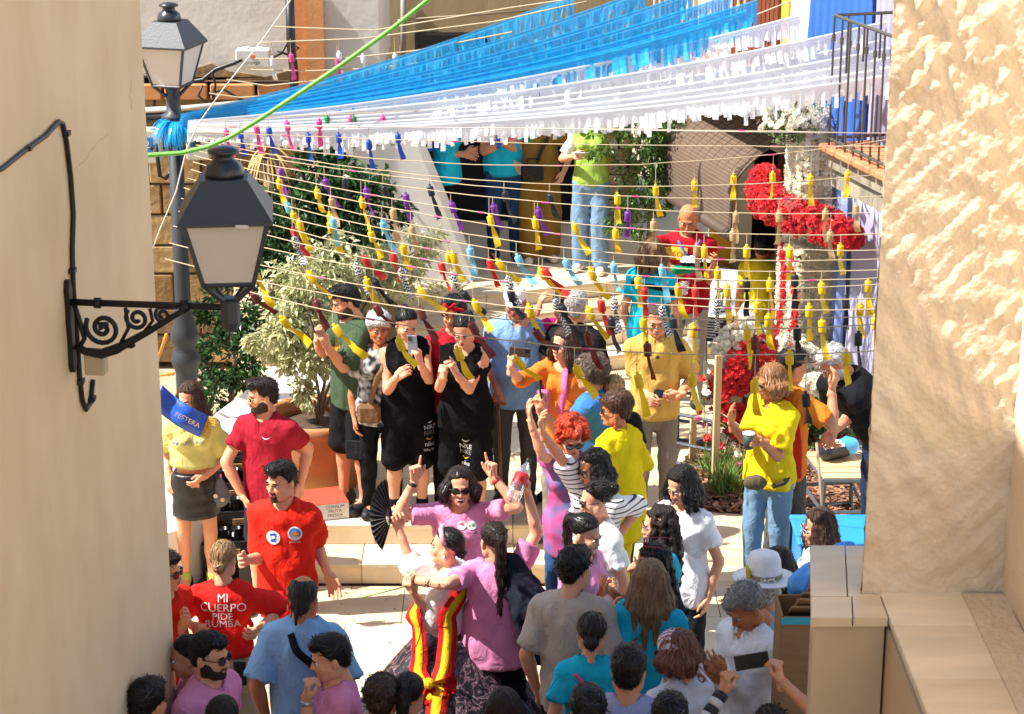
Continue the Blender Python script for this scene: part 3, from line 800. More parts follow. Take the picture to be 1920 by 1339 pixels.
# lower plaza, two steps up to the middle plaza, which runs on at the right; beds of mortar under the tiles
EDGE_X = .62
lower = tiled('lower_plaza', -3.6, EDGE_X, 10.2, 15.06, 0, .8, .6, STONE)
b = MB(); b.box((-1.5, 12.6, -.045), (4.3, 5.2, .03)); b.build('mortar_bed', MATS['mortar'], lower)
FRX = lambda y: 1.75 + (21.5-y)*.303
mid = tiled('middle_plaza', -2.3, 4.2, 15.84, 21.2, .33, .8, .6, STONE, inside=lambda x, y: x < FRX(y)+.3)
b = MB(); b.prism([(-2.3, 15.85), (FRX(15.85)+.05, 15.85), (FRX(21.35)+.05, 21.35), (-2.3, 21.35)], -.02, .298); b.build('mortar_bed', MATS['mortar'], mid)
right_pl = tiled('right_plaza', EDGE_X+.02, 4.2, 10.2, 15.84, .33, .8, .6, STONE)
b = MB(); b.box((2.43, 13.0, .14), (3.56, 5.6, .316)); b.build('mortar_bed', MATS['mortar'], right_pl)
def steps(name, A, u, back, zs, width, tread, mats_t, mats_r, slab_w=1.05):
    """flight: A = left end of the lowest riser's foot, u along it, back = into the flight"""
    par = empty(name, (0, 0, 0), kind='structure'); rz = math.atan2(u[1], u[0]); u, back = Vector((*u, 0)), Vector((*back, 0))
    for k, (z0, z1) in enumerate(zip(zs[:-1], zs[1:])):
        P = Vector((*A, 0)) + back*(tread*k); x = 0
        last = k == len(zs)-2
        while x < width - .02:
            w = min(slab_w*random.uniform(.8, 1.2), width-x)
            b = MB(); b.box((0, 0, 0), (w-.006, .03, z1-z0-.034), bev=.002)
            c = P + u*(x+w/2) + back*.025; b.build('riser_slab', random.choice(mats_r), par, False, (c.x, c.y, (z0+z1-.034)/2), (0, 0, rz))
            d = tread + (.04 if not last else .06)
            b = MB(); b.box((0, 0, 0), (w-.006, d-.006, .034), bev=.004)
            c = P + u*(x+w/2) + back*(d/2-.012); b.build('tread_slab', random.choice(mats_t), par, False, (c.x, c.y, z1-.017), (0, 0, rz)); x += w
        b = MB(); h = z1-.045
        c = P + u*(width/2) + back*(.05+tread*.6); b.box((c.x, c.y, h/2), (width, tread*1.2+.06, h), rz); b.build('step_core', MATS['mortar'], par)
    return par
steps('front_steps', (-2.05, 15.1), (1, -.0), (0, 1), (0, .165, .33), 2.72, .37, STONE, RISER)
ua = Vector((1.6, .62)).normalized(); ub = Vector((-ua.y, ua.x))
SB = Vector((.92, 19.21)) - ua*1.75
steps('upper_stairs', tuple(SB), tuple(ua), tuple(ub), (.33, .475, .62, .765, .91), 3.4, .30, STONE, RISER)
LA = SB + ub*1.2
b = MB(); P = [LA - ua*1.2 + ub*.05, LA + ua*4.5 + ub*.05, LA + ua*4.5 + ub*5, LA - ua*1.2 + ub*5]; b.prism([tuple(p) for p in P], 0, .905)
tag(b.build('upper_landing', mat('landing stone', srgb('#c4b294'), .7, .12, 3, .2, 40)), kind='structure')

# ---- near left house (smooth ochre plaster)
ochre = mat('ochre plaster', srgb('#ecd2aa'), .88, .05, 1.6, .22, 7, (2.2, 2.2, 1.2), bdist=.012, color2=srgb('#e2c298'), detail=9)
KL = .93
LB = [(-1.955*KL, 11.5*KL), (-2.13*KL, 10.0*KL), (-3.1, -1.0), (-12, -1.0), (-12, 11.5*KL)]
house = empty('ochre_house', (-5, 8, 0), 0, 'tall ochre plastered house wall with lamp bracket filling the left edge', 'house')
def inpar(o, par): o.parent = par; o.location = Vector(o.location) - Vector(par.location); return o
b = MB(); b.prism([(x+5, y-8) for x, y in LB], -.1, 9.3); fixnormals(b.build('wall', ochre, house))
b = MB(); b.box((-2.5, -3.1, 9.4), (9.3, 11.6, .2)); b.build('roof', mat('roof tile', srgb('#a8603c'), .9, .2, 8), house)
WD = Vector((-2.13+1.955, 10-11.5, 0)).normalized(); WN = Vector((WD.y, -WD.x, 0)); WN = WN if WN.x > 0 else -WN
def onwall(px, py, out=.012):
    r = Vector(ray(px, py)); C = Vector(CAMP); p0 = Vector((-1.955*KL, 11.5*KL, 0)); t = (p0-C).dot(WN)/r.dot(WN); return C + r*t + WN*out
blk = plain('#17181a', .45, bump=.2, bscale=80)
b = MB(); P = [onwall(x, y) for x, y in ((-40, 335), (0, 315), (40, 283), (80, 255), (105, 228), (113, 232), (120, 265), (128, 330), (133, 400), (131, 470), (133, 540), (138, 600), (142, 660), (145, 705), (150, 750), (157, 768), (166, 755), (170, 712))]
for p_ in (8, 9): pass
b.tube(P, .0115, 7); c_ = tag(b.build('wall_cable', blk, None, True), 'black cable clipped across the ochre wall down to the lamp bracket', 'cable')
b = MB()
for x, y in ((48, 277), (120, 250), (131, 507), (147, 715), (168, 747)): b.box(onwall(x, y), (.03, .05, .02))
b.build('cable_clip', blk, c_)
crk = mat('crack', srgb('#c3a67c'), .9, .2, 9)
for pts in (((205, 250), (190, 262), (172, 280), (160, 300), (140, 316)), ((246, 150), (243, 180), (247, 205))):
    b = MB(); b.tube([onwall(x + random.uniform(-2, 2), y, .0005) for x, y in densify([(x, y) for x, y in pts], 4)], [.0010]*(4*(len(pts)-1)+1), 4); o = b.build('crack', crk, None); o.parent = house; o.location = -Vector(house.location)
# ---- wall lantern on its scrolled bracket
BK = onwall(126, 600, 0); lamp = empty('wall_lantern', BK, math.atan2(WN.y, WN.x), 'dark wall lantern on a scrolled iron bracket fixed to the ochre wall', 'lamp')
iron = plain('#151617', .5, bump=.3, bscale=90, spec=.4); slate = plain('#3b3e42', .45, bump=.1, spec=.5); opal = mat('opal glass', srgb('#d8cfc4'), .35, .03, 3, spec=.4)
b = MB(); prof = [(-.26, .012), (-.22, .03), (-.1, .022), (0, .03), (.06, .022), (.15, .03), (.2, .012)]
b.slab([(.0, -w, z) for z, w in prof] + [(.0, w, z) for z, w in prof[::-1]], (.026, 0, 0)); b.build('wall_plate', iron, lamp)
b = MB(); b.tube([(.02, 0, .09), (.72, 0, .09), (.80, 0, .09)], .017, 8); b.tube([(.14, 0, .09), (.17, 0, .09)], .027, 8); b.tube([(.56, 0, .09), (.6, 0, .09)], .03, 8); b.build('arm', iron, lamp, True)
def spiral(cx, cz, r0, r1, a0, turns, n=30): return [(cx + (r0+(r1-r0)*i/n)*math.cos(a0+turns*2*math.pi*i/n), 0, cz + (r0+(r1-r0)*i/n)*math.sin(a0+turns*2*math.pi*i/n)) for i in range(n+1)]
b = MB()
b.tube([(.03, 0, -.13), (.08, 0, -.155), (.16, 0, -.165), (.23, 0, -.14), (.3, 0, -.1), (.42, 0, -.03), (.52, 0, .035), (.6, 0, .08)], [.016, .02, .026, .026, .02, .017, .015, .013], 7)
b.tube(spiral(.175, -.035, .088, .018, 2.6, 1.6), .0125, 6); b.tube(spiral(.345, .02, .058, .012, 2.4, 1.5), .011, 6); b.tube(spiral(.47, .04, .038, .01, 2.3, 1.4), .009, 6)
b.tube([(.04, 0, .08), (.06, 0, .0), (.08, 0, -.09), (.05, 0, -.14)], .013, 6); b.tube([(.26, 0, -.1), (.3, 0, -.03), (.29, 0, .07)], .01, 6); b.tube([(.38, 0, -.04), (.42, 0, .01), (.41, 0, .07)], .009, 6)
b.tube([(.2, 0, -.02), (.16, 0, -.02), (.17, 0, -.04)], .018, 6); b.ball((.3, 0, -.115), (.03, .012, .018)); b.build('scroll', iron, lamp, True)
b = MB(); b.box((.12, .03, -.22), (.1, .07, .11), bev=.006); b.build('junction_box', plain('#b9a888', .6), lamp)
def lantern(par, cx, cy, z0, s, turn, stem=True):
    """four sided street lantern, z0 = foot of the glass"""
    L = lambda w, z: [(cx + s*w*math.cos(turn+math.pi/4+k*math.pi/2)*1.414, cy + s*w*math.sin(turn+math.pi/4+k*math.pi/2)*1.414, z0+s*z) for k in range(4)]
    lo, hi = L(.11, 0), L(.178, .285); lid0, lid1, cap = L(.205, .285), L(.205, .30), L(.10, .465)
    for k in range(4):
        b = MB(); n = Vector(((lo[k][0]+lo[(k+1) % 4][0])/2-cx, (lo[k][1]+lo[(k+1) % 4][1])/2-cy, 0)).normalized()*(-.006*s)
        b.slab([lo[k], lo[(k+1) % 4], hi[(k+1) % 4], hi[k]], n); b.build('pane', opal, par)
    b = MB()
    for k in range(4):
        b.tube([lo[k], hi[k]], .011*s, 4); b.tube([lo[k], lo[(k+1) % 4]], .012*s, 4)
    b.build('frame', slate, par)
    b = MB(); b.add(lid0+lid1, [(0, 1, 2, 3)[::-1]] + [(k, (k+1) % 4, 4+(k+1) % 4, 4+k) for k in range(4)])
    b.add(lid1+cap, [(k, (k+1) % 4, 4+(k+1) % 4, 4+k) for k in range(4)] + [(4, 5, 6, 7)]); b.build('lid', slate, par)
    b = MB(); b.lathe([(.085*s, .463*s), (.087*s, .485*s), (.078*s, .515*s), (.055*s, .535*s), (.045*s, .545*s), (.045*s, .565*s), (.07*s, .57*s), (.07*s, .583*s), (.03*s, .597*s), (.0, .60*s)], (cx, cy, z0), 20); b.build('finial', plain('#2b2d30', .3, spec=.6), par, True)
    b = MB()
    for k in range(4): b.tube([lo[k], ((lo[k][0]+cx*2)/3, (lo[k][1]+cy*2)/3, z0-.09*s), (cx, cy, z0-.12*s)], .013*s, 5)
    b.lathe([(.03*s, -.24*s), (.045*s, -.2*s), (.045*s, -.1*s), (.03*s, -.09*s)], (cx, cy, z0), 12); b.build('yoke', slate, par)
    return lo
for ch in lamp.children: ch.scale = (KL, KL, KL)
lantern(lamp, .80*KL, 0, .235*KL, 1.06*KL, -math.atan2(WN.y, WN.x)+.10)
b = MB(); b.box((.93*KL, -.232*KL, (.235+.295*1.06)*KL), (.055, .004, .014)); b.build('sticker', plain('#d8d8d8', .5), lamp)
# ---- far lamp post
pp = at_y(326, 215, 17.2); post = empty('street_lamp', (pp[0], pp[1], 0), 0, 'grey cast iron street lamp post with four sided lantern behind the girl with the sash', 'street lamp')
pz = pp[2]
b = MB(); b.lathe([(.14, 0), (.14, .1), (.1, .14), (.09, .5), (.11, .55), (.11, .6), (.09, .66), (.09, .98), (.1, 1.02), (.118, 1.07), (.122, 1.11), (.1, 1.16), (.085, 1.2), (.114, 1.26), (.118, 1.32), (.095, 1.38), (.075, 1.5), (.066, 1.6), (.058, pz-.04)], n=18); b.build('pole', plain('#34373b', .55, bump=.15, spec=.35), post, True)
b = MB(); b.lathe([(.062, pz-.05), (.1, pz-.03), (.1, pz), (.06, pz+.02), (.055, pz+.2), (.07, pz+.22), (.045, pz+.25)], n=14); b.build('collar', slate, post, True)
lantern(post, 0, 0, pz+.25, 1.08, -.28)
b = MB(); b.tube([(.16, -.1, .4), (.15, -.12, 1.2), (.12, -.15, 2.0), (.05, -.13, 2.6)], .012, 6); tag(inpar(b.build('cord', plain('#a37658', .6), None, True), post), None) 
bpy.data.objects['cord'].name = 'cord'

# ---- back left: plaster house over a brown stone wall, cables, meter boxes
plaster = mat('white plaster', srgb('#cdc8be'), .9, .1, 1.6, .3, 10, bdist=.02, color2=srgb('#c6bdb0'), detail=8)
beige = mat('beige plaster', srgb('#ad9872'), .9, .06, 1.5, .15, 8, (6, 6, 1), bdist=.02, color2=srgb('#9f8a64'), detail=6)
brownst = [mat('brown stone %d' % i, srgb(c), .9, .25, 5, .6, 14, bdist=.03, detail=7) for i, c in enumerate(('#96794f', '#836841', '#a3875b', '#7a6040'))]
orange = mat('orange render', srgb('#c98a56'), .9, .12, 4, .3, 25, bdist=.01)
bw = empty('plaster_house', (-3.2, 20.4, 0), 0, 'old house with cracked white plaster above a brown stone base behind the lamp', 'house')
def lo3(par, o): return o
X0 = -3.2; Y0 = 20.4
b = MB(); b.box((-.65, 1.0, 4.1), (5.2, 2.0, 2.6)); b.build('upper_wall', plaster, bw)
b = MB(); b.box((-.7, 1.06, 1.35), (5.2, 2.0, 2.7)); b.build('base_core', mat('old mortar', srgb('#6e5840'), .95, .2, 6, .4, 20), bw)
z = 0.0; row = 0
while z < 2.52:
    hh = random.uniform(.26, .36); x = -3.2
    while x < 1.9:
        w = random.uniform(.4, .75); b = MB(); b.box((x+w/2, .05, z+hh/2), (w-.02, .07+random.uniform(-.015, .02), min(hh, 2.6-z)-.02), bev=.012)
        b.build('stone', random.choice(brownst), bw); x += w
    z += hh
b = MB(); rs = np.random.RandomState(4)
x = -3.2
while x < 1.9:
    w = random.uniform(.3, .55); b2 = MB(); b2.box((x+w/2, .0, 2.71), (w-.03, .12, .15), bev=.012); b2.build('brick', orange, bw); x += w
b = MB(); b.slab([(-3.2, -.02, 2.82)] + [(-3.2+i*.17, -.02, 2.84+.05*math.sin(i*1.3)+.1*rs.rand()*(i > 6)) for i in range(31)] + [(1.95, -.02, 2.82)], (0, .06, 0)); b.build('broken_render', mat('broken render', srgb('#8d7350'), .95, .3, 9, .8, 30), bw)
gb = at_y(475, 108, 20.3)
jb = empty('junction_box', gb, 0, 'pale grey telecom junction box with an orange mark on the white plaster wall', 'junction box')
b = MB(); b.box((0, 0, 0), (.32, .13, .17), bev=.012); b.build('case', plain('#c9c7c0', .5), jb)
b = MB(); b.box((-.0, -.069, .02), (.035, .006, .035)); b.build('mark', plain('#e0702a', .5), jb)
V, F = text_shapes('orange'); b = MB(); b.add([(x*.052, -.0675, y*.052-.035) for x, y, *_ in V], F); b.build('lettering', plain('#5a5a58', .5), jb)
b = MB(); b.box((-.07, -.01, .09), (.05, .06, .02)); b.box((.06, -.01, .09), (.05, .06, .02)); b.build('clip', plain('#e5e2d8', .5), jb)
def cable(name, pts, r, m, label, n=6, cat='cable', grp=None):
    b = MB(); b.tube(pts, r, n); o = b.build(name, m, None, True); return tag(o, label, cat, grp)
def pxs(Y, *q): return [at_y(x, y, Y) for x, y in q]
cable('cable_run', pxs(20.25, (265, 140), (330, 158), (380, 150), (405, 130), (440, 118), (455, 112)), .022, blk, 'thick black cable running along the white plaster towards the grey box')
cable('cable_run', pxs(20.2, (400, 190), (404, 160), (398, 135), (402, 132)), .012, blk, 'short black cable end standing up beside the orange brick band')
cable('cable_run', pxs(20.2, (520, 95), (545, 105), (560, 90), (540, 80), (528, 100), (512, 108)), .012, blk, 'tangle of thin black wire right of the grey junction box')
cable('cable_run', pxs(20.2, (380, 160), (372, 180), (390, 195), (410, 200), (395, 175), (420, 168), (440, 180), (460, 190)), .012, blk, 'looped black wires dangling over the orange brick band')
for (y, r_, m_, lb) in ((203, .03, plain('#b9b4aa', .6), 'pale conduit running along the wall above the bundle of black cables'), (215, .035, blk, 'bundle of black cables running along the wall below the pale conduit'), (222, .02, blk, 'thin black cable below the thick cable bundle on the stone wall')):
    cable('conduit', pxs(20.15, (268, y+4), (350, y), (480, y-12)), r_, m_, lb)
cable('drain_pipe', pxs(20.05, (543, -10), (546, 90), (552, 140), (550, 260)), .045, blk, 'black vertical pipe between the white plaster and the orange pillar')
cable('drain_pipe', pxs(20.05, (283, 280), (292, 270), (300, 330), (310, 336), (322, 320)), .02, blk, 'black hose looping out under the meter box on the brown wall')
b = MB(); o3 = at_y(590, 60, 20.3); b.box((o3[0], 20.33, 3.0), (.17, .12, 1.3)); b.box((o3[0]-.14, 20.38, 3.0), (.1, .1, 1.3))
tag(b.build('orange_pillar', orange), 'orange rendered pilaster beside the black pipe', 'pillar')
for (x, y, w, h_, c, lb) in ((283, 272, .2, .32, '#c9c7b8', 'pale meter box with a blue notice on the brown wall'), (372, 262, .22, .36, '#c2bda8', 'beige meter box behind the dark wall lantern')):
    q = at_y(x, y, 20.2); mb = empty('meter_box', q, 0, lb, 'meter box'); b = MB(); b.box((0, 0, 0), (w, .16, h_), bev=.012); b.build('case', plain(c, .6), mb)
    b = MB(); b.box((-.02, -.083, .02), (.1, .006, .14)); b.build('notice', plain('#2f7fc4' if x < 300 else '#1c1a1c', .5), mb)
    V, F = text_shapes('2' if x < 300 else 'MAURIN' , 1.0); b = MB(); s_ = .1 if x < 300 else .03
    b.add([(xx*s_-.02, -.088, yy*s_+.02) for xx, yy, *_ in V], F); b.build('lettering', plain('#e8e8e8', .5), mb)

# ---- back house: beige plaster over a dark passage, stone pier
bh = empty('beige_house', (0, 24, 0), 0, 'beige plastered house with dark windows at the back above the shaded passage', 'house')
b = MB(); zt = 2.05
b.box((.2, 0, 3.4), (5.4, .3, 2.7)); b.build('wall', beige, bh)
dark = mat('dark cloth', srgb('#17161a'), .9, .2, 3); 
b = MB(); b.box((-.5, -1.45, 1.5), (2.5, .06, 1.25)); b.box((-1.75, -.7, 1.5), (.06, 1.5, 1.25)); b.build('passage_curtain', dark, bh)  # curtain set forward, its dark colour stands in for shade on the landing floor
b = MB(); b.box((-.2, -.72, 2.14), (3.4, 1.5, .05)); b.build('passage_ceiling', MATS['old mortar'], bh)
for (x0, x1, y0, y1, lb) in ((778, 925, 60, 92, 0),):
    p, q = at_y(x0, y0, 23.84), at_y(x1, y1, 23.84)
    fr = MB(); fr.box(((p[0]+q[0])/2, -.17, (p[2]+q[2])/2), (q[0]-p[0], .05, p[2]-q[2])); w = fr.build('window', plain('#3d3833', .6), bh)
    b = MB(); b.box(((p[0]+q[0])/2, -.2, (p[2]+q[2])/2), (q[0]-p[0]-.08, .01, p[2]-q[2]-.06)); b.build('pane', plain('#2e2c2a', .25), w)
b = MB(); b.tube([tuple(np.array(at_y(756, -20, 23.8)) - (0, 24, 0)), tuple(np.array(at_y(756, 120, 23.8)) - (0, 24, 0))], .03, 8); b.build('pipe', plain('#8f8a82', .5), bh, True)
b = MB(); b.tube([tuple(np.array(at_y(745, 38, 23.8)) - (0, 24, 0)), tuple(np.array(at_y(990, 20, 23.8)) - (0, 24, 0))], .012, 6); b.build('wire', plain('#8f8068', .6), bh, True)
pier = empty('stone_pier', (.98, 22.5, .9), 0, 'pier of rough pale stone blocks behind the women at the passage', 'pillar')
b = MB(); b.box((0, .12, .6), (.56, .3, 1.2)); b.build('core', MATS['old mortar'], pier)
z = 0
while z < 1.15:
    x = -.3; hh = random.uniform(.1, .16)
    while x < .26:
        w = random.uniform(.16, .3); b = MB(); b.box((x+w/2, -.05, z+hh/2), (min(w, .34-x)-.012, .08+random.uniform(-.01, .02), hh-.012), bev=.008); b.build('stone', random.choice(brownst[:1]+[mat('pale rubble', srgb('#b49b78'), .9, .25, 7, .6, 25)]), pier); x += w
    z += hh
# ---- white parapets
white = mat('white render', srgb('#e2ddd2'), .85, .04, 2, .25, 14, bdist=.01)
Yp = 20.15
tri = [at_y(*q, Yp) for q in ((690, 212), (765, 232), (886, 520), (886, 560), (560, 560), (560, 330))]
b = MB(); b.slab(tri, (.05, .26, 0)); tag(fixnormals(b.build('stair_parapet', white)), 'white rendered stair parapet with steep sloping end beside the passage', 'wall')
top = [at_z(300, 1004, .50), at_z(345, 990, .51), at_z(440, 897, .56), at_z(520, 835, .62), at_z(560, 780, .68), at_z(640, 690, .78), at_z(720, 600, .88), at_z(640, 590, .95), at_z(520, 690, .85), at_z(385, 790, .70), at_z(290, 870, .62)]
b = MB(); V = [tuple(p) for p in top] + [(p[0], p[1], 0) for p in top]; n = len(top)
b.add(V, [tuple(range(n))] + [(i, (i+1) % n, n+(i+1) % n, n+i) for i in range(n)]); tag(fixnormals(b.build('planter_wall', white)), 'broad white sloping planter wall behind the man in maroon', 'wall')
# ------------------------------------------------------------------ right hand house, flower anchor, near pillar
FE = Vector((.29, -.957, 0)).normalized(); FN = Vector((-FE.y, FE.x, 0)); FN = FN if FN.x < 0 else -FN     # along the front (towards us) and out of it
F0 = Vector((1.75, 21.5, 0))
wallw = mat('whitewash', srgb('#e4e1da'), .9, .04, 2.5, .2, 16, bdist=.01)
yellow = mat('yellow trim', srgb('#d8a63c'), .8, .1, 5, .15, 30)
frz = math.atan2(FE.y, FE.x)
rh = empty('white_house', F0, frz, 'whitewashed house with yellow trim and balconies behind the flower anchor', 'house')
# local frame: x along the front towards the camera, y out of the wall is negative/positive depending on the turn
LY = 1 if (Matrix.Rotation(frz, 3, 'Z') @ Vector((0, 1, 0))).dot(FN) > 0 else -1
def L(Y, z, out=0.0): return ((21.5-Y)/.957, LY*out, z)
def fbox(name, Ya, Yb, z0, z1, o0, o1, m, par=None, bev=0):
    a, c = (21.5-Ya)/.957, (21.5-Yb)/.957; b = MB(); b.box(((a+c)/2, LY*(o0+o1)/2, (z0+z1)/2), (abs(c-a), abs(o1-o0), z1-z0), bev=bev); return b.build(name, m, par or rh)
fbox('wall', 21.5, 20.75, 0, 7, -.4, 0, wallw); fbox('wall', 19.25, 14.0, 0, 7, -.4, 0, wallw); fbox('wall', 20.75, 19.25, 2.35, 7, -.4, 0, wallw)
o = fbox('end_wall', 21.5, 21.42, 0, 7, -3, 0, wallw)
dk_ = plain('#241610', .8, var=.3)  # room surfaces coloured near black to stand in for the unlit interior
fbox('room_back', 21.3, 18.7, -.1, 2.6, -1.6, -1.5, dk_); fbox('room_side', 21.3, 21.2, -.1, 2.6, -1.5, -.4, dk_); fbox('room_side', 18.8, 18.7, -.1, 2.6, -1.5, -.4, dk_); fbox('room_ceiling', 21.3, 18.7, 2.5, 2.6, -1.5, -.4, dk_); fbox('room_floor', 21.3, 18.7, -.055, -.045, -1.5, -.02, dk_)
fbox('door_jamb', 20.80, 20.72, .33, 2.36, -.2, .03, yellow); fbox('door_jamb', 19.28, 19.2, .33, 2.36, -.3, .03, plain('#5a2f20', .6))
fbox('corner_trim', 21.52, 21.3, 0, 6, -.02, .035, yellow)
fbox('door_leaf', 20.2, 19.3, .35, 2.3, -.62, -.57, plain('#5c3a28', .6, bump=.3))
# upper window with brown shutters, yellow surround and white bars
fr = fbox('window', 20.6, 19.2, 2.85, 4.9, -.05, .02, yellow)
sh = empty('shutter', (0, 0, 0)); sh.parent = rh
for i in range(12): fbox('slat', 20.42-i*.09, 20.345-i*.09, 2.95, 4.8, .02, .05, plain('#6e3a22', .55, bump=.2), sh)
# balcony one
bal = empty('balcony', (0, 0, 0)); bal.parent = rh
wbar = plain('#d9d7d2', .4)
fbox('balcony_slab', 21.0, 18.75, 2.84, 3.02, 0, .62, wallw, bal); fbox('slab_tiles', 21.0, 18.75, 3.022, 3.06, .02, .66, mat('terracotta', srgb('#c8794e'), .8, .15, 8, .2, 40), bal)
for i in range(16):
    b = MB(); y = 21.0-.07-i*.14; p = L(y, 3.06, .6); b.tube([p, (p[0], p[1], 4.05)], .009, 5); b.build('bar', wbar, bal)
b = MB(); b.tube([L(21.0, 4.05, .6), L(18.75, 4.05, .6)], .016, 6); b.tube([L(21.0, 3.14, .6), L(18.75, 3.14, .6)], .012, 6); b.build('rail', wbar, bal)
# balcony two (dark twisted bars, terracotta edge, weathered slab)
bal2 = empty('balcony', (0, 0, 0)); bal2.parent = rh
ter = MATS['terracotta']; weath = mat('weathered slab', srgb('#a89c88'), .9, .5, 3.5, .3, 20, stretch=(3, 3, 1), color2=srgb('#6d675a'))
fbox('balcony_slab', 17.15, 13.6, 2.62, 2.78, 0, .56, weath, bal2); fbox('slab_edge', 17.15, 13.6, 2.782, 2.90, 0, .6, weath, bal2)
for i in range(11): fbox('edge_tile', 17.2-i*.3, 16.915-i*.3, 2.903, 2.955+random.uniform(0, .006), .2, .66, ter, bal2, .012)
for i in range(11): fbox('floor_tile', 17.05-i*.3, 16.77-i*.3, 2.903, 2.92, 0, .195, ter, bal2)
dbar = plain('#4a463c', .5, bump=.3)
for i in range(24):
    b = MB(); y = 17.12-i*.14; p = L(y, 2.94, .6); b.tube([p, (p[0], p[1], 3.3), (p[0], p[1], 3.98)], .0095, 5); b.tube([(p[0], p[1], 2.99), (p[0], p[1], 3.03)], .017, 6); b.tube([(p[0], p[1], 3.78), (p[0], p[1], 3.83)], .017, 6); b.build('bar', dbar, bal2)
for i in range(4):
    b = MB(); p = L(17.12, 2.94, .06+i*.14); b.tube([p, (p[0], p[1], 3.98)], .0095, 5); b.build('bar', dbar, bal2)
b = MB()
for z_ in (3.01, 3.98): b.tube([L(17.12, z_, .02), L(17.12, z_, .6), L(13.6, z_, .6)], .014, 6)
b.build('rail', dbar, bal2)
# blue cloth on the house front, lavender curtains below
def sheet(name, Ya, Yb, z0, z1, out, m, label, cat, folds=8, amp=.035, drop=0.0):
    b = MB(); nx, nz = 40, 14; V = []
    for j in range(nz+1):
        for i in range(nx+1):
            Y = Ya + (Yb-Ya)*i/nx; z_ = z0 + (z1-z0)*j/nz; q = L(Y, z_, out + amp*math.sin(i/nx*folds*6.28+.8*math.sin(j*.5))*(1.2-.7*j/nz)); V.append(q)
    b.add(V, [(j*(nx+1)+i, j*(nx+1)+i+1, (j+1)*(nx+1)+i+1, (j+1)*(nx+1)+i) for j in range(nz) for i in range(nx)])
    o = b.build(name, m, None, True); o.location = rh.location; o.rotation_euler = rh.rotation_euler
    md = o.modifiers.new('s', 'SOLIDIFY'); md.thickness = .004
    return tag(o, label, cat)
bluec = mat('blue cloth', srgb('#3f78d8'), .75, .06, 4, transl=.25); lav = mat('lavender cloth', srgb('#b9b4d0'), .8, .05, 3, transl=.2); pblue = mat('pale blue film', srgb('#9fb6e8'), .3, .1, 5, spec=.7, transl=.3)
sheet('hanging_cloth', 18.55, 17.45, 2.75, 4.4, .13, bluec, 'bright blue cloth hung over the house front behind the balcony bars', 'cloth')
sheet('hanging_cloth', 17.4, 16.6, 2.75, 4.4, .1, lav, 'lavender cloth hung behind the balcony bars right of the blue one', 'cloth')
sheet('wall_drape', 18.2, 17.75, .4, 2.38, .1, pblue, 'shiny pale blue film drape under the balcony beside the flower column', 'drape', 5)
sheet('wall_drape', 17.7, 16.4, .4, 2.38, .07, lav, 'plain lavender drape under the balcony next to the near pillar', 'drape', 3, .015)
# roller blind of thin cane slats, bellied out over the doorway
blind = empty('cane_blind', F0, frz, 'brown cane roller blind slung over the doorway left of the flower anchor', 'blind')
cane = [plain(c, .7, bump=.3) for c in ('#5f4c3b', '#523f31', '#6b5643')]
prof = []
for i in range(84):
    t = i/83
    prof.append((.08 + .52*math.sin(min(1, t*1.5)*math.pi/2), 2.62 - .42*min(t, .55)/.55 - .42*max(0, t-.55)/.45))
b = MB()
for i, (o_, z_) in enumerate(prof):
    b.m = i % 3; a, c = L(20.95, z_, o_), L(18.95, z_, o_); b.tube([a, c], .0092, 4)
o = b.build('slats', cane, blind); o['kind'] = 'stuff'
b = MB(); R_ = .055
b.tube([L(20.98, prof[-1][1]-.05, prof[-1][0]), L(18.92, prof[-1][1]-.05, prof[-1][0])], R_, 12); b.build('roll', cane[1], blind, True)
b = MB()
for k in range(14): b.tube([L(20.9-k*.147, z_ + .011, o_) for o_, z_ in prof[::5]], .0035, 4)
b.build('cord', plain('#3c2c20', .7), blind)
b = MB(); b.box(((21.5-19.95)/.957, LY*.09, 2.6), (2.15, .06, .06)); b.build('head_rail', plain('#7d6148', .7), blind)

# ---- flower anchor
rs = np.random.RandomState(11)
def flower_data(name, m, R_=.03):
    b = MB(); 
    for ring, (n, r, z_, tilt) in enumerate(((7, 1.0, .25, .5), (6, .75, .6, .9), (4, .4, .85, 1.2))):
        for i in range(n):
            a = 6.283*i/n + ring*.5 + rs.rand()*.3; d = .45
            c0, c1 = math.cos(a), math.sin(a); s0 = r*R_
            b.add([(0, 0, z_*R_*.4), (math.cos(a-d)*s0, math.sin(a-d)*s0, z_*R_*(1+.3*rs.rand())), (c0*s0*1.12, c1*s0*1.12, z_*R_*(.8+.6*rs.rand())), (math.cos(a+d)*s0, math.sin(a+d)*s0, z_*R_*(1+.3*rs.rand()))], [(0, 1, 2), (0, 2, 3)])
    b.add([(math.cos(k*1.0472)*R_*.85, math.sin(k*1.0472)*R_*.85, -.2*R_) for k in range(6)]+[(0, 0, .7*R_)], [(k, (k+1) % 6, 6) for k in range(6)])
    return b.data(name, m, False)
mred = mat('red petals', srgb('#d4141c'), .6, .15, 30, sheen=.2, transl=.12); mwht = mat('cream petals', srgb('#eee7d2'), .7, .06, 30, transl=.12); mcrm = mat('ecru petals', srgb('#dccfae'), .75, .08, 30, transl=.1); mpnk = mat('pink petals', srgb('#e59ab0'), .6, .1, 30, transl=.1)
FL = {k: [flower_data('carnation', m) for _ in range(3)] for k, m in (('r', mred), ('w', mwht), ('c', mcrm), ('p', mpnk))}
anchor_pts = []
def orient(n):
    q = Vector(n).to_track_quat('Z', 'Y'); return (q @ Matrix.Rotation(rs.rand()*6.28, 3, 'Z').to_quaternion())
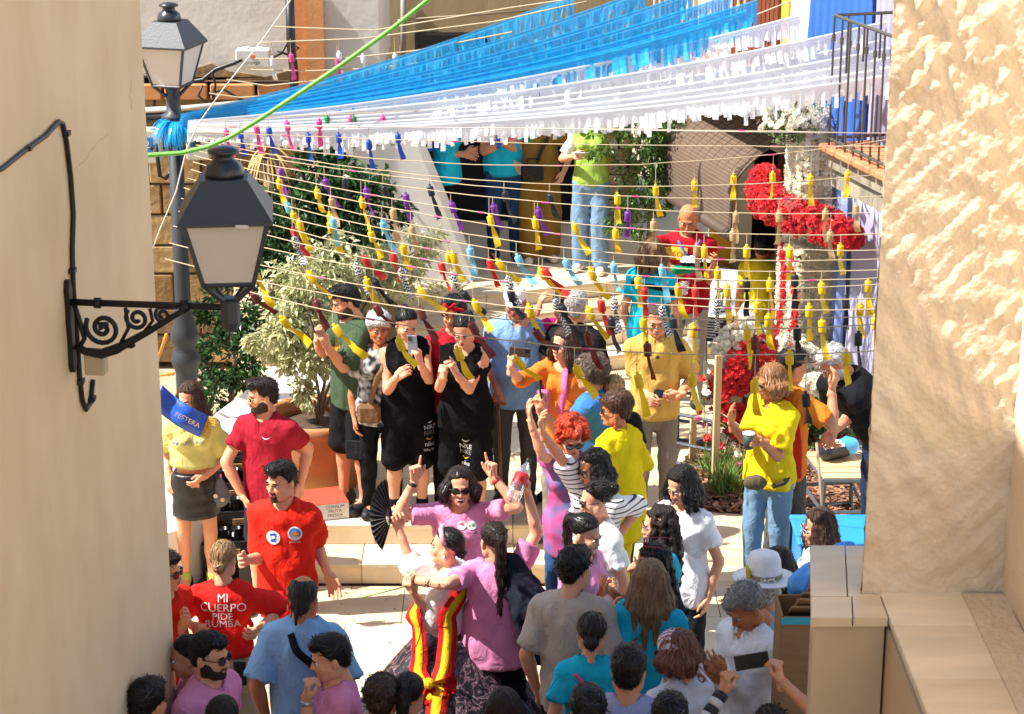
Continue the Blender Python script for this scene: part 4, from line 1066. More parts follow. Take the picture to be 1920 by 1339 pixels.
def cover_box(c, u, v, hu, hv, col, sp=.05):
    """flowers over the rectangle centred c with half sides hu along u, hv along v; col(a,b) -> colour"""
    n = Vector(u).cross(Vector(v)).normalized()
    na, nb = max(1, round(2*hu/sp)), max(1, round(2*hv/sp))
    for i in range(na):
        for j in range(nb):
            a, d = -hu + (i+.5+.25*(rs.rand()-.5))*2*hu/na, -hv + (j+.5+.25*(rs.rand()-.5))*2*hv/nb
            k = col(a, d)
            if k: anchor_pts.append((Vector(c) + Vector(u)*a + Vector(v)*d + n*.004*rs.rand(), n + Vector(rs.normal(size=3)*.38), k))
AC = Vector(at_y(1515, 400, 18.05)); AC.z = 0
UZ = Vector((0, 0, 1))
anc = empty('flower_anchor', (AC.x, AC.y, .33), 0, 'tall anchor shaped cross covered with red and white carnations', 'flower cross')
core = mat('floral foam', srgb('#a59a72'), .9, .2, 9)
def orientbox(c, hu, hv, hw, cols, u=FE, w=FN, v=UZ, sp=.043):
    """box with half sides hu along u, hw along w (outwards), hv along v; cols: per face colour functions front(w), near(u), top"""
    b = MB(); R3 = Matrix((u, w, v)).transposed(); b.box(Vector(c)-Vector((AC.x, AC.y, .33)), (2*hu-.03, 2*hw-.03, 2*hv-.03), rot=R3); b.build('frame', core, anc)
    if cols[0]: cover_box(Vector(c)+w*hw, u, v, hu, hv, cols[0], sp) if u.cross(v).dot(w) > 0 else cover_box(Vector(c)+w*hw, v, u, hv, hu, lambda a, d: cols[0](d, a), sp)
    if cols[1]: cover_box(Vector(c)+u*hu, w, v, hw, hv, cols[1], sp) if w.cross(v).dot(u) > 0 else cover_box(Vector(c)+u*hu, v, w, hv, hw, lambda a, d: cols[1](d, a), sp)
    if cols[2]: cover_box(Vector(c)+v*hv, u, w, hu, hw, cols[2], sp) if u.cross(w).dot(v) > 0 else cover_box(Vector(c)+v*hv, w, u, hw, hu, lambda a, d: cols[2](d, a), sp)
def stripes(a, d):      # lower column front: wavy red strands over white
    t = (d+1)*3.0
    return 'r' if (abs(a - .13 - .05*math.sin(t*2.2)) < .055 or abs(a + .12 - .06*math.sin(t*1.7+1)) < .06) else 'w'
W_ = lambda a, d: 'w'; C_ = lambda a, d: 'c'; R_f = lambda a, d: 'r'
lowc = Vector((AC.x, AC.y, 1.12)); orientbox(lowc, .22, .72, .15, (stripes, C_, W_))
upc = Vector((AC.x, AC.y, 2.42)); orientbox(upc, .17, .46, .13, (W_, lambda a, d: 'w' if rs.rand() < .7 else 'c', W_))
def blob_cover(path, radii, cols, n):
    for _ in range(n):
        t = rs.rand()*(len(path)-1); i = min(int(t), len(path)-2); f_ = t-i
        c = Vector(path[i]).lerp(Vector(path[i+1]), f_); r = radii[i]*(1-f_)+radii[i+1]*f_
        d = Vector(rs.normal(size=3)).normalized()
        if d.y > .35: d.y = -d.y
        if d.z < -.6: continue
        k = cols(c, d)
        anchor_pts.append((c + d*r, d, k))
armp = [at_y(x, y, Y) for x, y, Y in ((1432, 338, 18.35), (1437, 372, 18.3), (1462, 392, 18.15), (1510, 412, 17.85), (1555, 430, 17.55), (1590, 446, 17.3))]; armr = [.13, .165, .175, .17, .155, .125]
b = MB(); b.tube([Vector(p)-Vector((AC.x, AC.y, .33)) for p in armp], [r_-.03 for r_ in armr], 10); b.build('arm', core, anc, True)
blob_cover(armp, armr, lambda c, d: 'r', 1050)
for p_, r_ in ((armp[0], .12), (armp[-1], .11)): blob_cover([p_, np.array(p_)+(.01, 0, .01)], (r_, r_), lambda c, d: 'r', 90)
# fluke: crescent on the left, small white one on the right
crt = [at_y(x, y, 17.25) for x, y in ((1432, 655), (1395, 670), (1372, 705), (1366, 745), (1378, 790), (1408, 825))]
blob_cover(crt, (.14, .17, .17, .16, .14, .1), lambda c, d: 'r', 420)
crw = [Vector(p) + Vector((-.10, .06, .1)) for p in crt]
blob_cover(crw, (.13, .15, .13, .06, .05, .1), lambda c, d: 'w', 330)
blob_cover([at_y(1400, 745, 17.32), at_y(1412, 800, 17.32)], (.1, .08), lambda c, d: 'w', 60)
blob_cover([at_y(1345, 825, 17.2), at_y(1400, 845, 17.2)], (.06, .05), lambda c, d: 'w', 40)
blob_cover([at_y(1490, 715, 16.9), at_y(1535, 722, 16.9)], (.085, .085), lambda c, d: 'w', 110)
blob_cover([at_y(1480, 650, 17.5), at_y(1540, 690, 17.5)], (.13, .13), lambda c, d: 'w', 130)
blob_cover([at_y(1400, 580, 17.9), at_y(1410, 640, 17.6)], (.06, .08), lambda c, d: 'w', 70)
for nm, pth, rr in (('fluke', crt, [.11, .14, .14, .13, .11, .08]),):
    b = MB(); b.tube([Vector(p)-Vector((AC.x, AC.y, .33)) for p in pth], rr, 8); b.build(nm, core, anc, True)
# bouquet on top
btop = Vector(at_y(1496, 222, 18.0))
for _ in range(140):
    d = Vector(rs.normal(size=3)).normalized(); d.z = abs(d.z)*.9-.25
    p = btop + Vector((d.x*.3, d.y*.2, d.z*.32-.02))*(.5+.6*rs.rand()); anchor_pts.append((p, d+Vector((0, -.4, .2)), 'w'))
order = sorted(range(len(anchor_pts)), key=lambda i: anchor_pts[i][0].y)
big = set(order[:300]); merged = {}
for i, (p, n, k) in enumerate(anchor_pts):
    q = orient(n); s_ = .85+.35*rs.rand(); loc = p - Vector((AC.x, AC.y, .33)); me = FL[k][rs.randint(3)]
    if i in big:
        o = put('carnation', me, anc, loc); o.rotation_mode = 'QUATERNION'; o.rotation_quaternion = q; o.scale = (s_,)*3
    else: merged.setdefault(k, []).append((me, loc, q, s_))
def merge(name, items, m, par):
    Vs, Fs, o = [], [], 0; cache = {}
    for me, loc, q, s_ in items:
        if me.name not in cache: cache[me.name] = (np.array([v.co for v in me.vertices]), [tuple(p.vertices) for p in me.polygons])
        V, F = cache[me.name]; Vs.append((V*s_) @ np.array(q.to_matrix()).T + np.array(loc)); Fs += [tuple(i+o for i in f) for f in F]; o += len(V)
    ob = put(name, mesh_data(name, np.concatenate(Vs), Fs, m, None, False), par); ob['kind'] = 'stuff'; return ob
for k, it in merged.items(): merge('carnation_cover', it, {'r': mred, 'w': mwht, 'c': mcrm, 'p': mpnk}[k], anc)
# baby's breath sprays and green stems of the bouquet
b = MB()
for _ in range(900):
    d = Vector(rs.normal(size=3)).normalized(); p = btop + Vector((d.x*.33, d.y*.24, d.z*.3+.05))*(.4+.7*rs.rand()) - Vector((AC.x, AC.y, .33)); r_ = .007
    b.add([p+Vector((r_, 0, 0)), p+Vector((-r_, 0, 0)), p+Vector((0, r_, 0)), p+Vector((0, 0, r_)), p+Vector((0, 0, -r_))], [(0, 2, 3), (2, 1, 3), (2, 0, 4), (1, 2, 4), (1, 0, 3), (0, 1, 4)])
for (cx, cy, Y_) in ((1480, 378, 17.75), (1565, 392, 17.6), (1418, 362, 18.3)):
    for _ in range(110):
        p = Vector(at_y(cx+rs.normal()*10, cy+rs.normal()*9, Y_)) - Vector((AC.x, AC.y, .33)); r_ = .006
        b.add([p+Vector((r_, 0, 0)), p+Vector((-r_, 0, 0)), p+Vector((0, r_, 0)), p+Vector((0, 0, r_)), p+Vector((0, 0, -r_))], [(0, 2, 3), (2, 1, 3), (2, 0, 4), (1, 2, 4), (1, 0, 3), (0, 1, 4)])
o = b.build('small_blossom', mwht, anc); o['kind'] = 'stuff'
b = MB()
for _ in range(170):
    d = Vector(rs.normal(size=3)).normalized(); d.z = abs(d.z); p0 = btop + Vector((0, 0, -.2)) - Vector((AC.x, AC.y, .33)); p1 = p0 + Vector((d.x*.3, d.y*.22, d.z*.45)); b.tube([p0, p1], .003, 3)
    t = p0.lerp(p1, .8); u = Vector(rs.normal(size=3)).normalized()*.03; b.add([t-u, t+Vector((0, 0, .02)), t+u, t-Vector((0, 0, .012))], [(0, 1, 2, 3)])
o = b.build('stem', mat('stem green', srgb('#6f8a4a'), .6, .2, 9, transl=.2), anc); o['kind'] = 'stuff'

# ---- near right: rough stucco pier, side wall, marble ledge
stucco = mat('rough stucco', srgb('#e8d8c0'), .92, .08, 5, .6, 55, bdist=.012, color2=srgb('#dac5a8'))
g = None
def stucco_sheet(V0, ux, uy, n, W, H, nx, ny, amp, seed):
    """displaced rough plaster sheet"""
    r2 = np.random.RandomState(seed); Xg, Yg = np.meshgrid(np.linspace(0, W, nx), np.linspace(0, H, ny)); hgt = np.zeros_like(Xg)
    lump = r2.rand(520, 4)
    for a, c, r_, s_ in lump:
        cx, cy = a*W, c*H; rr = .008+.022*r_*r_+.003; wgt = (1.3 if cy > H*.45 else (.45 if cy > .3*H else .1))*max(0, .35+math.sin(cx*9+cy*3.1)+.5*math.sin(cy*7))
        d2 = ((Xg-cx)/rr)**2 + ((Yg-cy)/(rr*(1+s_)))**2; hgt += wgt*(.4+s_*.6)*np.exp(-d2*1.2)*.9
    for i in range(26):
        k = r2.normal(size=2)*(18+i*7); hgt += .5*np.sin(k[0]*Xg + k[1]*Yg + 1.8*np.sin(9*Xg+3*Yg+i) + r2.rand()*6)/(1+i*.35)
    P = np.array(V0)[None, None] + Xg[..., None]*np.array(ux) + Yg[..., None]*np.array(uy) + hgt[..., None]*amp*np.array(n)
    idx = np.arange(nx*ny).reshape(ny, nx)
    return P.reshape(-1, 3), np.stack([idx[:-1, :-1], idx[:-1, 1:], idx[1:, 1:], idx[1:, :-1]], -1).reshape(-1, 4)
PZ = 3.42
pl = empty('stucco_pier', (1.5, 7.6, PZ), 0, 'thick pier of lumpy cream stucco at the right edge above the marble ledge', 'pillar')
o0 = np.array((1.5, 7.6, PZ))
PY = at_z(1720, 1112, PZ)[1]
lx, rx = at_y(1638, 700, PY)[0], 1.80
V, F = stucco_sheet(np.array((lx, PY, PZ)) - o0, (1, 0, 0), (0, 0, 1), (0, -1, 0), rx-lx, 3.0, 96, 320, .0058, 3)
put('front_render', mesh_data('front_render', V, F, stucco), pl)
V, F = stucco_sheet(np.array((lx+.09, PY+.38, PZ-.6)) - o0, (-.23, -.973, 0), (0, 0, 1), (-.973, .23, 0), .39, 3.6, 24, 200, .005, 9)
put('side_render', mesh_data('side_render', V, F, stucco), pl)
b = MB(); b.box(((lx+rx)/2-1.5+.07, PY-7.6+.21, 1.2), (rx-lx-.16, .36, 3.7)); b.build('core', stucco, pl)
V, F = stucco_sheet(np.array((1.78, 7.6, PZ)) - o0, (0.02, -1, 0), (0, 0, 1), (-1, 0, 0), 5.0, 3.2, 130, 130, .004, 21)
put('return_render', mesh_data('return_render', V, F, stucco), pl)
b = MB(); b.box((.5, -2.4, 1.5), (.35, 5.1, 3.6)); b.build('return_core', stucco, pl)
marble = [mat('marble %d' % i, srgb(c), .45, .12, 3, .1, 30, stretch=(1, 4, 1), detail=8) for i, c in enumerate(('#dfcdb0', '#d8c4a4', '#e3d3b8'))]
ledge = empty('marble_parapet', (1.3, 7.4, 0), 0, 'parapet capped with beige marble slabs below the stucco pier', 'wall')
EX = at_z(1652, 1122, PZ)[0]; LXm = at_z(1520, 1158, PZ)[0]; SKW = (at_z(1518, 1022, PZ)[0]-LXm)/(at_z(1518, 1022, PZ)[1]-at_z(1520, 1158, PZ)[1]); LX = lambda y: LXm + SKW*(y-at_z(1520, 1158, PZ)[1])
def slab(x0, x1, y0, y1, z1, th=.035):
    b = MB(); b.box(((x0+x1)/2-1.3, (y0+y1)/2-7.4, z1-th/2), (x1-x0-.003, y1-y0-.003, th), bev=.004); return b.build('marble_slab', random.choice(marble), ledge)
yb = at_z(1520, 1022, PZ)[1]; ym = at_z(1520, 1118, PZ)[1]; yf = at_z(1520, 1158, PZ)[1]
def skew(w0, w1, y0, y1, z1, th=.035, right=None):
    """slab whose left side follows the skewed edge"""
    q = [(LX(y0)+w0+.002, y0+.002), ((right if right else LX(y0)+w1)-.002, y0+.002), ((right if right else LX(y1)+w1)-.002, y1-.002), (LX(y1)+w0+.002, y1-.002)]
    b = MB(); b.prism([(x-1.3, y-7.4) for x, y in q], z1-th, z1); return b.build('marble_slab', random.choice(marble), ledge)
skew(0, .135, ym, yb, PZ-.001); skew(.136, 0, ym, yb, PZ-.002, right=lx+.12); skew(0, .15, yf, ym, PZ-.002); skew(.151, 0, yf, ym, PZ-.001, right=EX)
y = yb
for d in (.55, .42, .5, .5): pass
yy = PY+.01
for d in (.29, .42, .5, .5): slab(EX+.002, 1.64, yy-d, yy, PZ+.004-.001*d); yy -= d
b = MB(); b.prism([(x-1.3, y-7.4) for x, y in ((LX(yf)+.015, yf+.012), (EX-.01, yf+.012), (lx+.12, yb-.012), (LX(yb)+.015, yb-.012))], .02, PZ-.038); b.build('marble_face', mat('marble face', srgb('#c4ad8e'), .5, .12, 2.5, .1, 20, detail=8), ledge)
b = MB(); b.box((EX+.015+.2-1.3, 6.6-7.4, 1.69), (.43, 1.98, 3.36)); b.build('wall_core', MATS['marble face'], ledge)
b = MB(); b.box((1.71-1.3, PY-1.0-7.4, PZ+.0), (.15, 1.95, .02)); b.build('mortar_fillet', mat('mortar fillet', srgb('#d9c3a4'), .95, .1, 8, .9, 40, bdist=.02), ledge)
# ------------------------------------------------------------------ plants
def leaf_geo(w=.42, fold=.16, droop=.0):
    V = np.array([(0, 0, 0), (-w/2, .42, fold), (0, 1, -droop), (w/2, .42, fold), (0, .45, 0)], float)
    return V, [(0, 4, 1), (1, 4, 2), (0, 3, 4), (3, 2, 4)]
GREEN_D = [mat('dark leaf %d' % i, srgb(c), .35, .25, 20, spec=.5, transl=.2) for i, c in enumerate(('#2f4d22', '#3d6129', '#24401c'))]
GREEN_V = [mat('variegated leaf %d' % i, srgb(a), .5, 0, 26, color2=srgb(c), spec=.4, transl=.3) for i, (a, c) in enumerate((('#e2dcae', '#8f9a5c'), ('#ece6c4', '#a9ac74'), ('#7d8c4e', '#d9d4a2')))]
GREEN_M = [mat('small leaf %d' % i, srgb(c), .42, .25, 20, spec=.5, transl=.25) for i, c in enumerate(('#587a32', '#6f8f3f', '#476429'))]
bark = mat('bark', srgb('#7d6a55'), .9, .3, 14, .6, 40)
def plant(name, label, cat, base, stems, blobs, size, mats, hang=.5, parts=300, w=.42, seed=1, shell=.55, sizev=.4):
    rr = np.random.RandomState(seed); par = empty(name, base, 0, label, cat); base = np.array(base)
    b = MB()
    for pts, r0, r1 in stems:
        pts = [np.array(p)-base for p in pts]; n = len(pts); b.tube(pts, [r0+(r1-r0)*i/(n-1) for i in range(n)], 7)
    b.build('trunk', bark, par, True)
    L_ = []
    for c, r, n in blobs:
        c = np.array(c); r = np.ones(3)*np.array(r)
        nb = max(3, int(n/45)); subs = [(nrm(rr.normal(size=3))*(shell+(1-shell)*rr.rand()), .28+.22*rr.rand()) for _ in range(nb)]
        for _ in range(n):
            s, q = subs[rr.randint(nb)]; p = c + r*(s*.85 + nrm(rr.normal(size=3))*q*rr.rand()**.5)
            d = nrm(nrm(p-c)*.8 + rr.normal(size=3)*.6 + np.array((0, 0, -hang*1.6))); up = nrm(rr.normal(size=3)*.5 + np.array((0, -.2, 1.)) )
            x = nrm(np.cross(d, up)); z_ = np.cross(x, d); L_.append((p-base, np.stack([x, d, z_], 1), size*(1-sizev/2+sizev*rr.rand()), rr.randint(len(mats))))
    L_.sort(key=lambda q: q[0][1]); V0, F0_ = leaf_geo(w); protos = [mesh_data('leaf', V0, F0_, m, None, False) for m in mats]
    step = max(1, len(L_)//3//max(parts, 1)); big = set(range(0, min(len(L_), parts*step), step)) if parts else set()
    Vs, Fs, M, o = [], [], [], 0
    crown = None
    for i, (p, R, s, k) in enumerate(L_):
        if i in big: 
            ob = put('leaf', protos[k], par); ob.matrix_local = m4(R, p, s); continue
        Vs.append((V0*s) @ R.T + p); Fs += [tuple(a+o for a in f) for f in F0_]; M += [k]*len(F0_); o += len(V0)
    ob = put('crown', mesh_data('crown', np.concatenate(Vs), Fs, mats, M, False), par); ob['kind'] = 'stuff'
    return par
def B(px, py, Y, rpx, n, squash=(1, .8, 1)):
    p = at_y(px, py, Y); r = rpx*(Y/CP)/FPX; return (p, np.array(squash)*r, n)
gz = .33
g0 = at_y(610, 560, 19.3)
plant('ficus_tree', 'dark glossy ficus bush behind the wall lantern and the potted tree', 'tree', (g0[0], 19.3, .4), [([(g0[0], 19.3, .4), (g0[0]+.03, 19.3, 1.2), (g0[0]-.05, 19.3, 2.1)], .05, .02), ([(g0[0], 19.3, .8), (g0[0]+.3, 19.2, 1.5), (g0[0]+.4, 19.2, 2.0)], .03, .012)],
      [B(620, 340, 19.2, 85, 1300), B(555, 400, 19.1, 80, 1100), B(685, 395, 19.1, 80, 1200), B(600, 470, 19.0, 85, 900), B(530, 480, 19.1, 60, 500), B(700, 480, 19.1, 60, 500)], .085, GREEN_D, .35, 300, .45, 1)
plant('shade_shrub', 'deep green shrub in the shade between the lamp post and the white planter wall', 'shrub', tuple(at_y(430, 790, 18.2)), [([at_y(430, 790, 18.2), at_y(440, 680, 18.3), at_y(430, 590, 18.4)], .03, .012)],
      [B(440, 590, 18.6, 70, 700), B(430, 680, 18.3, 70, 800), B(500, 620, 18.4, 70, 700), B(390, 620, 18.5, 50, 400), B(410, 750, 18.0, 60, 600), B(500, 520, 18.8, 60, 500)], .075, GREEN_D, .3, 150, .4, 2)
pt = at_z(600, 905, gz)
potx, poty = float(pt[0]), float(pt[1])
st = lambda *q: [(potx, poty, gz+.5)] + [at_y(x, y, Y) for x, y, Y in q]
plant('variegated_tree', 'potted variegated fig tree with cream edged drooping leaves by the man in green', 'tree', (potx, poty, gz+.48),
      [(st((598, 740, 16.5), (580, 640, 16.6), (560, 560, 16.7)), .018, .006), (st((604, 740, 16.5), (630, 620, 16.8), (650, 500, 17.0)), .018, .006), (st((590, 750, 16.3), (555, 700, 16.2)), .014, .005), (st((610, 740, 16.6), (680, 580, 17.1), (730, 500, 17.3), (800, 460, 17.4)), .016, .005), (st((700, 560, 17.2), (770, 540, 17.4)), .012, .005)],
      [B(575, 540, 16.7, 80, 1100), B(545, 610, 16.5, 72, 1000), B(515, 640, 16.4, 52, 520), B(590, 670, 16.4, 60, 650), B(565, 735, 16.3, 40, 170), B(640, 500, 17.0, 80, 900), B(700, 500, 17.2, 72, 700), B(760, 470, 17.4, 62, 300), B(815, 445, 17.4, 50, 110), B(785, 540, 17.4, 55, 130), B(705, 585, 17.2, 52, 260)], .07, GREEN_V, .55, 300, .5, 3, .4)
g1 = at_y(1215, 480, 20.6)
plant('small_leaved_tree', 'small leaved green tree hanging over the passage beside the cane blind', 'tree', (g1[0], 20.6, .91), [([(g1[0], 20.6, .91), (g1[0]+.02, 20.6, 1.6), at_y(1200, 300, 20.5)], .035, .015), ([(g1[0], 20.6, 1.5), at_y(1270, 300, 20.5)], .02, .01), ([(g1[0], 20.6, 1.5), at_y(1140, 260, 20.4)], .02, .01)],
      [B(1200, 240, 20.5, 80, 1500), B(1140, 230, 20.4, 55, 750), B(1262, 245, 20.5, 66, 1200), B(1205, 325, 20.4, 66, 1100), B(1185, 410, 20.4, 52, 650), B(1285, 280, 20.5, 35, 250), B(1230, 390, 20.5, 35, 160), B(1125, 290, 20.3, 30, 160)], .052, GREEN_M, .5, 200, .4, 4, .4)
# yucca with sword leaves and a skirt of dry ones
y0 = at_y(625, 285, 19.6); yu = empty('yucca', (y0[0], 19.6, .4), 0, 'spiky yucca with dark sword leaves above the ficus bush', 'plant')
b = MB(); b.tube([(0, 0, 0), (.02, 0, .8), (0, 0, y0[2]-.4)], [.08, .06, .05], 8); b.build('trunk', bark, yu, True)
yg = mat('yucca green', srgb('#3f5a2c'), .45, .25, 6, transl=.1); yb_ = mat('dry leaf', srgb('#a88a58'), .8, .25, 8)
rr = np.random.RandomState(5)
sword = []
def blade(c, az, el, Ln, wd, droop):
    d = Vector((math.cos(az)*math.cos(el), math.sin(az)*math.cos(el), math.sin(el))); s_ = d.cross(Vector((0, 0, 1))).normalized(); V, n = [], 5; p = Vector(c)
    for i in range(n+1):
        t = i/n; w_ = wd*(1-t)**.7*(.6+.8*min(1, t*4))*.6 + .001
        V += [p - s_*w_, p + Vector((0, 0, -.3*w_)), p + s_*w_]; p = p + d*(Ln/n); d = (d + Vector((0, 0, -droop))).normalized()
    F = [(i*3+k, i*3+k+1, i*3+k+4, i*3+k+3) for i in range(n) for k in (0, 1)]; return V, F
for i in range(46):
    V, F = blade((0, 0, y0[2]-.4), rr.rand()*6.28, rr.uniform(-.1, 1.2), rr.uniform(.5, .75), .035, .06); put('leaf', mesh_data('leaf', V, F, yg), yu)
for i in range(40):
    V, F = blade((-.02, 0, y0[2]-.45-rr.rand()*.1), rr.rand()*6.28, rr.uniform(-.9, .1), rr.uniform(.4, .65), .022, .35); put('dry_leaf', mesh_data('dry_leaf', V, F, yb_), yu)
y1 = at_y(505, 300, 19.4)
dy_ = empty('dry_yucca', (y1[0], 19.4, .4), 0, 'dry straw coloured yucca skirt left of the ficus bush', 'plant'); b = MB(); b.tube([(0, 0, 0), (0, 0, y1[2]-.4)], .06, 8); b.build('trunk', bark, dy_, True)
for i in range(60):
    V, F = blade((0, 0, y1[2]-.35+rr.rand()*.1), rr.rand()*6.28, rr.uniform(-.8, .5), rr.uniform(.4, .7), .02, .38); put('dry_leaf', mesh_data('dry_leaf', V, F, yb_), dy_)
# terracotta pot with soil
pot = empty('flower_pot', (potx, poty, gz), 0, 'large terracotta pot holding the variegated tree', 'pot')
tc_ = mat('terracotta pot', srgb('#bd8150'), .8, .14, 4, .2, 30, detail=7, color2=srgb('#a86d40'))
PS = 1.5
b = MB(); b.lathe([(r_*PS, z_*1.12) for r_, z_ in ((.20, 0), (.215, .02), (.24, .25), (.252, .42), (.255, .45), (.285, .455), (.292, .48), (.292, .525), (.28, .54), (.255, .53), (.245, .45))], n=40, cap=False); b.add([(.2*PS*math.cos(a), .2*PS*math.sin(a), .003) for a in np.linspace(0, 6.283, 24, False)], [tuple(range(24))]); b.build('body', tc_, pot, True)
b = MB(); b.lathe([(.25*PS, .475), (.15, .5), (.0, .505)], n=24, cap=False); b.build('soil', mat('soil', srgb('#4a382a'), .95, .4, 20, .8, 60), pot, True)
# bark mulch bed and heather
mul = [mat('bark chip %d' % i, srgb(c), .85, .25, 20, .4, 60) for i, c in enumerate(('#8a6248', '#6f4c36', '#a57d60', '#573a2a'))]
poly = [at_z(x, y, gz) for x, y in ((1262, 905), (1300, 835), (1400, 800), (1560, 800), (1625, 900), (1625, 985), (1400, 965), (1300, 958))]
def inside(p, P):
    c = False
    for i in range(len(P)):
        a, d = P[i], P[i-1]
        if (a[1] > p[1]) != (d[1] > p[1]) and p[0] < (d[0]-a[0])*(p[1]-a[1])/(d[1]-a[1])+a[0]: c = not c
    return c
b = MB(); lo_, hi_ = np.min(poly, 0), np.max(poly, 0); cnt = 0
while cnt < 3600:
    p = lo_ + (hi_-lo_)*rr.rand(3)
    if not inside(p, poly): continue
    cnt += 1; b.m = rr.randint(4); R3 = Matrix.Rotation(rr.rand()*6.28, 3, 'Z') @ Matrix.Rotation(rr.normal()*.35, 3, 'X') @ Matrix.Rotation(rr.normal()*.3, 3, 'Y')
    b.box((p[0], p[1], gz+.012+.03*rr.rand()**2), (rr.uniform(.03, .08), rr.uniform(.014, .03), .008), rot=R3)
tag(b.build('bark_mulch', mul), 'bed of brown bark mulch chips under the flower anchor', 'mulch', kind='stuff')
b = MB(); b.add([(p[0], p[1], gz+.008) for p in poly], [tuple(range(len(poly)))]); tag(b.build('mulch_bed', mat('dark humus', srgb('#4b3426'), .95, .3, 20)), kind='structure')
b = MB(); hb = [at_z(1365, 925, gz), at_z(1400, 905, gz), at_z(1345, 890, gz)]
heath = [mat('heather %d' % i, srgb(c), .7, .2, 20, transl=.2) for i, c in enumerate(('#5f7d32', '#7f9a42', '#8f6a44'))]
for c in hb:
    for _ in range(300):
        b.m = rr.choice(3, p=(.45, .4, .15)); a = rr.rand()*6.28; el = rr.uniform(.4, 1.5); Ln = rr.uniform(.12, .3); V, F = blade((c[0]+rr.normal()*.06, c[1]+rr.normal()*.06, gz), a, el, Ln, .008, .05); b.add(V, F)
tag(b.build('heather_shrub', heath), 'low yellowish green heather shrub on the bark mulch', 'shrub')
b = MB()
mb_ = at_y(1440, 780, 17.0)
for _ in range(900):
    b.m = rr.choice(2); V, F = blade((mb_[0]+.35+rr.normal()*.22, 17.3+rr.normal()*.15, gz+rr.rand()*.55), rr.rand()*6.28, rr.uniform(-.2, 1.3), rr.uniform(.1, .2), .012, .1); b.add(V, F)
tag(b.build('base_shrub', [mat('deep leaf', srgb('#2c3a20'), .6, .3, 20), heath[0]]), 'dark leafy greenery packed around the foot of the flower column', 'shrub')
# ------------------------------------------------------------------ twine canopy with firecracker tassels, fringed ribbons
twine = mat('twine', srgb('#b3a182'), .85, .12, 60); pinkp = plain('#b8386c', .6)
def canopy_Y(px, py, z=3.22): return at_z(px, py, z)
ORD = ['first', 'second', 'third', 'fourth', 'fifth', 'sixth', 'seventh', 'eighth', 'ninth', 'tenth', 'eleventh', 'twelfth', 'thirteenth', 'fourteenth', 'fifteenth', 'sixteenth', 'lowest']
yl = [238, 247, 256, 264, 272, 282, 292, 304, 318, 334, 352, 372, 396, 424, 456, 486, 540]
ym = [240, 268, 310, 342, 354, 374, 406, 428, 452, 472, 492, 512, 530, 545, 575, 600, 640]
yr = [250, 274, 262, 325, 368, 398, 438, 468, 485, 505, 520, 532, 558, 580, 592, 606, 655]
xl = [372, 372, 372, 370, 368, 366, 364, 362, 358, 352, 345, 340, 335, 325, 318, 310, 440]
def string_y(i, x):
    t = (x-xl[i])/(1665-xl[i]); m = (960-xl[i])/(1665-xl[i])
    # parabola through three points
    a, c = yl[i], yr[i]; q = (ym[i]-a-(c-a)*m)/(m*(m-1)); return a + (c-a)*t + q*t*(t-1)
for i in range(len(yl)):
    xs = np.linspace(xl[i], 1665, 26); pts = [canopy_Y(x, string_y(i, x) + rr.normal()*.5) for x in xs]
    par = empty('twine_string', pts[0], 0, 'jute twine strung across the plaza, %s below the white ribbons' % ORD[i], 'string', 'twine strings over the plaza')
    b = MB(); b.tube([p-pts[0] for p in pts], .0034, 4); b.build('twine', twine, par)
    b = MB()
    for k in range(3):
        x = rr.uniform(xl[i]+40, 1600); q = [canopy_Y(xx, string_y(i, xx)) - pts[0] for xx in (x, x+7, x+14)]; b.tube(q, .0065, 5)
    o = b.build('pink_wrap', pinkp, par); o['kind'] = 'stuff'
hid = [canopy_Y(x, y) for x, y in ((372, 228), (520, 219), (700, 211), (972, 197), (1200, 190), (1400, 185))]
par = empty('twine_string', hid[0], 0, 'jute twine running behind the lower edge of the white ribbons', 'string', 'twine strings over the plaza'); b = MB(); b.tube([p-hid[0] for p in densify(hid, 5)], .0038, 4); b.build('twine', twine, par)
up = [((513, 50), (700, 57), (960, 14), (1140, -12)), ((490, 80), (680, 72), (930, 40), (1100, 2)), ((478, 110), (640, 110), (780, 95), (960, 60)), ((470, 131), (580, 133), (700, 128), (860, 110)), ((425, 149), (500, 161), (600, 150)), ((392, 175), (450, 183), (520, 178)), ((900, 155), (1050, 128), (1200, 95), (1400, 35), (1500, -5))]
for qi, q in enumerate(up):
    pts = [at_y(x, y, 18.6) for x, y in q]; par = empty('twine_string', pts[0], 0, 'jute twine behind the blue ribbons, %s' % ('%s from the top at the left' % ORD[qi] if qi < 6 else 'rising to the balcony at the right'), 'string', 'twine strings behind the ribbons')
    b = MB(); dp = densify(pts, 6); b.tube([p-pts[0] for p in dp], .0062, 4); b.build('twine', twine, par)
tag(cable('cord', pxs(16.5, (545, 0), (490, 78), (420, 165), (372, 232), (350, 280), (330, 360), (300, 430), (285, 470)), .006, plain('#d5d0c4', .6), None), 'thin pale cord slanting down past the lamp to which the twine is tied', 'cord')
tag(cable('cord', [at_y(x, y, 16.0) for x, y in ((372, 233), (700, 238), (1000, 241), (1300, 246), (1665, 250))], .004, plain('#c9c4ba', .5), None), 'thin pale line running level just below the white ribbons', 'cord')
b = MB(); dp = [at_y(x, y, 12.6) for x, y in ((230, 293), (280, 291), (340, 287), (390, 275), (430, 258), (480, 228), (560, 176), (640, 122), (740, 50), (830, -22), (930, -110))]
b.tube(dp, .0135, 8); tag(b.build('green_hose', plain('#6fbf4a', .45), None, True), 'bright green rope slung from the ochre wall up across the ribbons', 'rope')
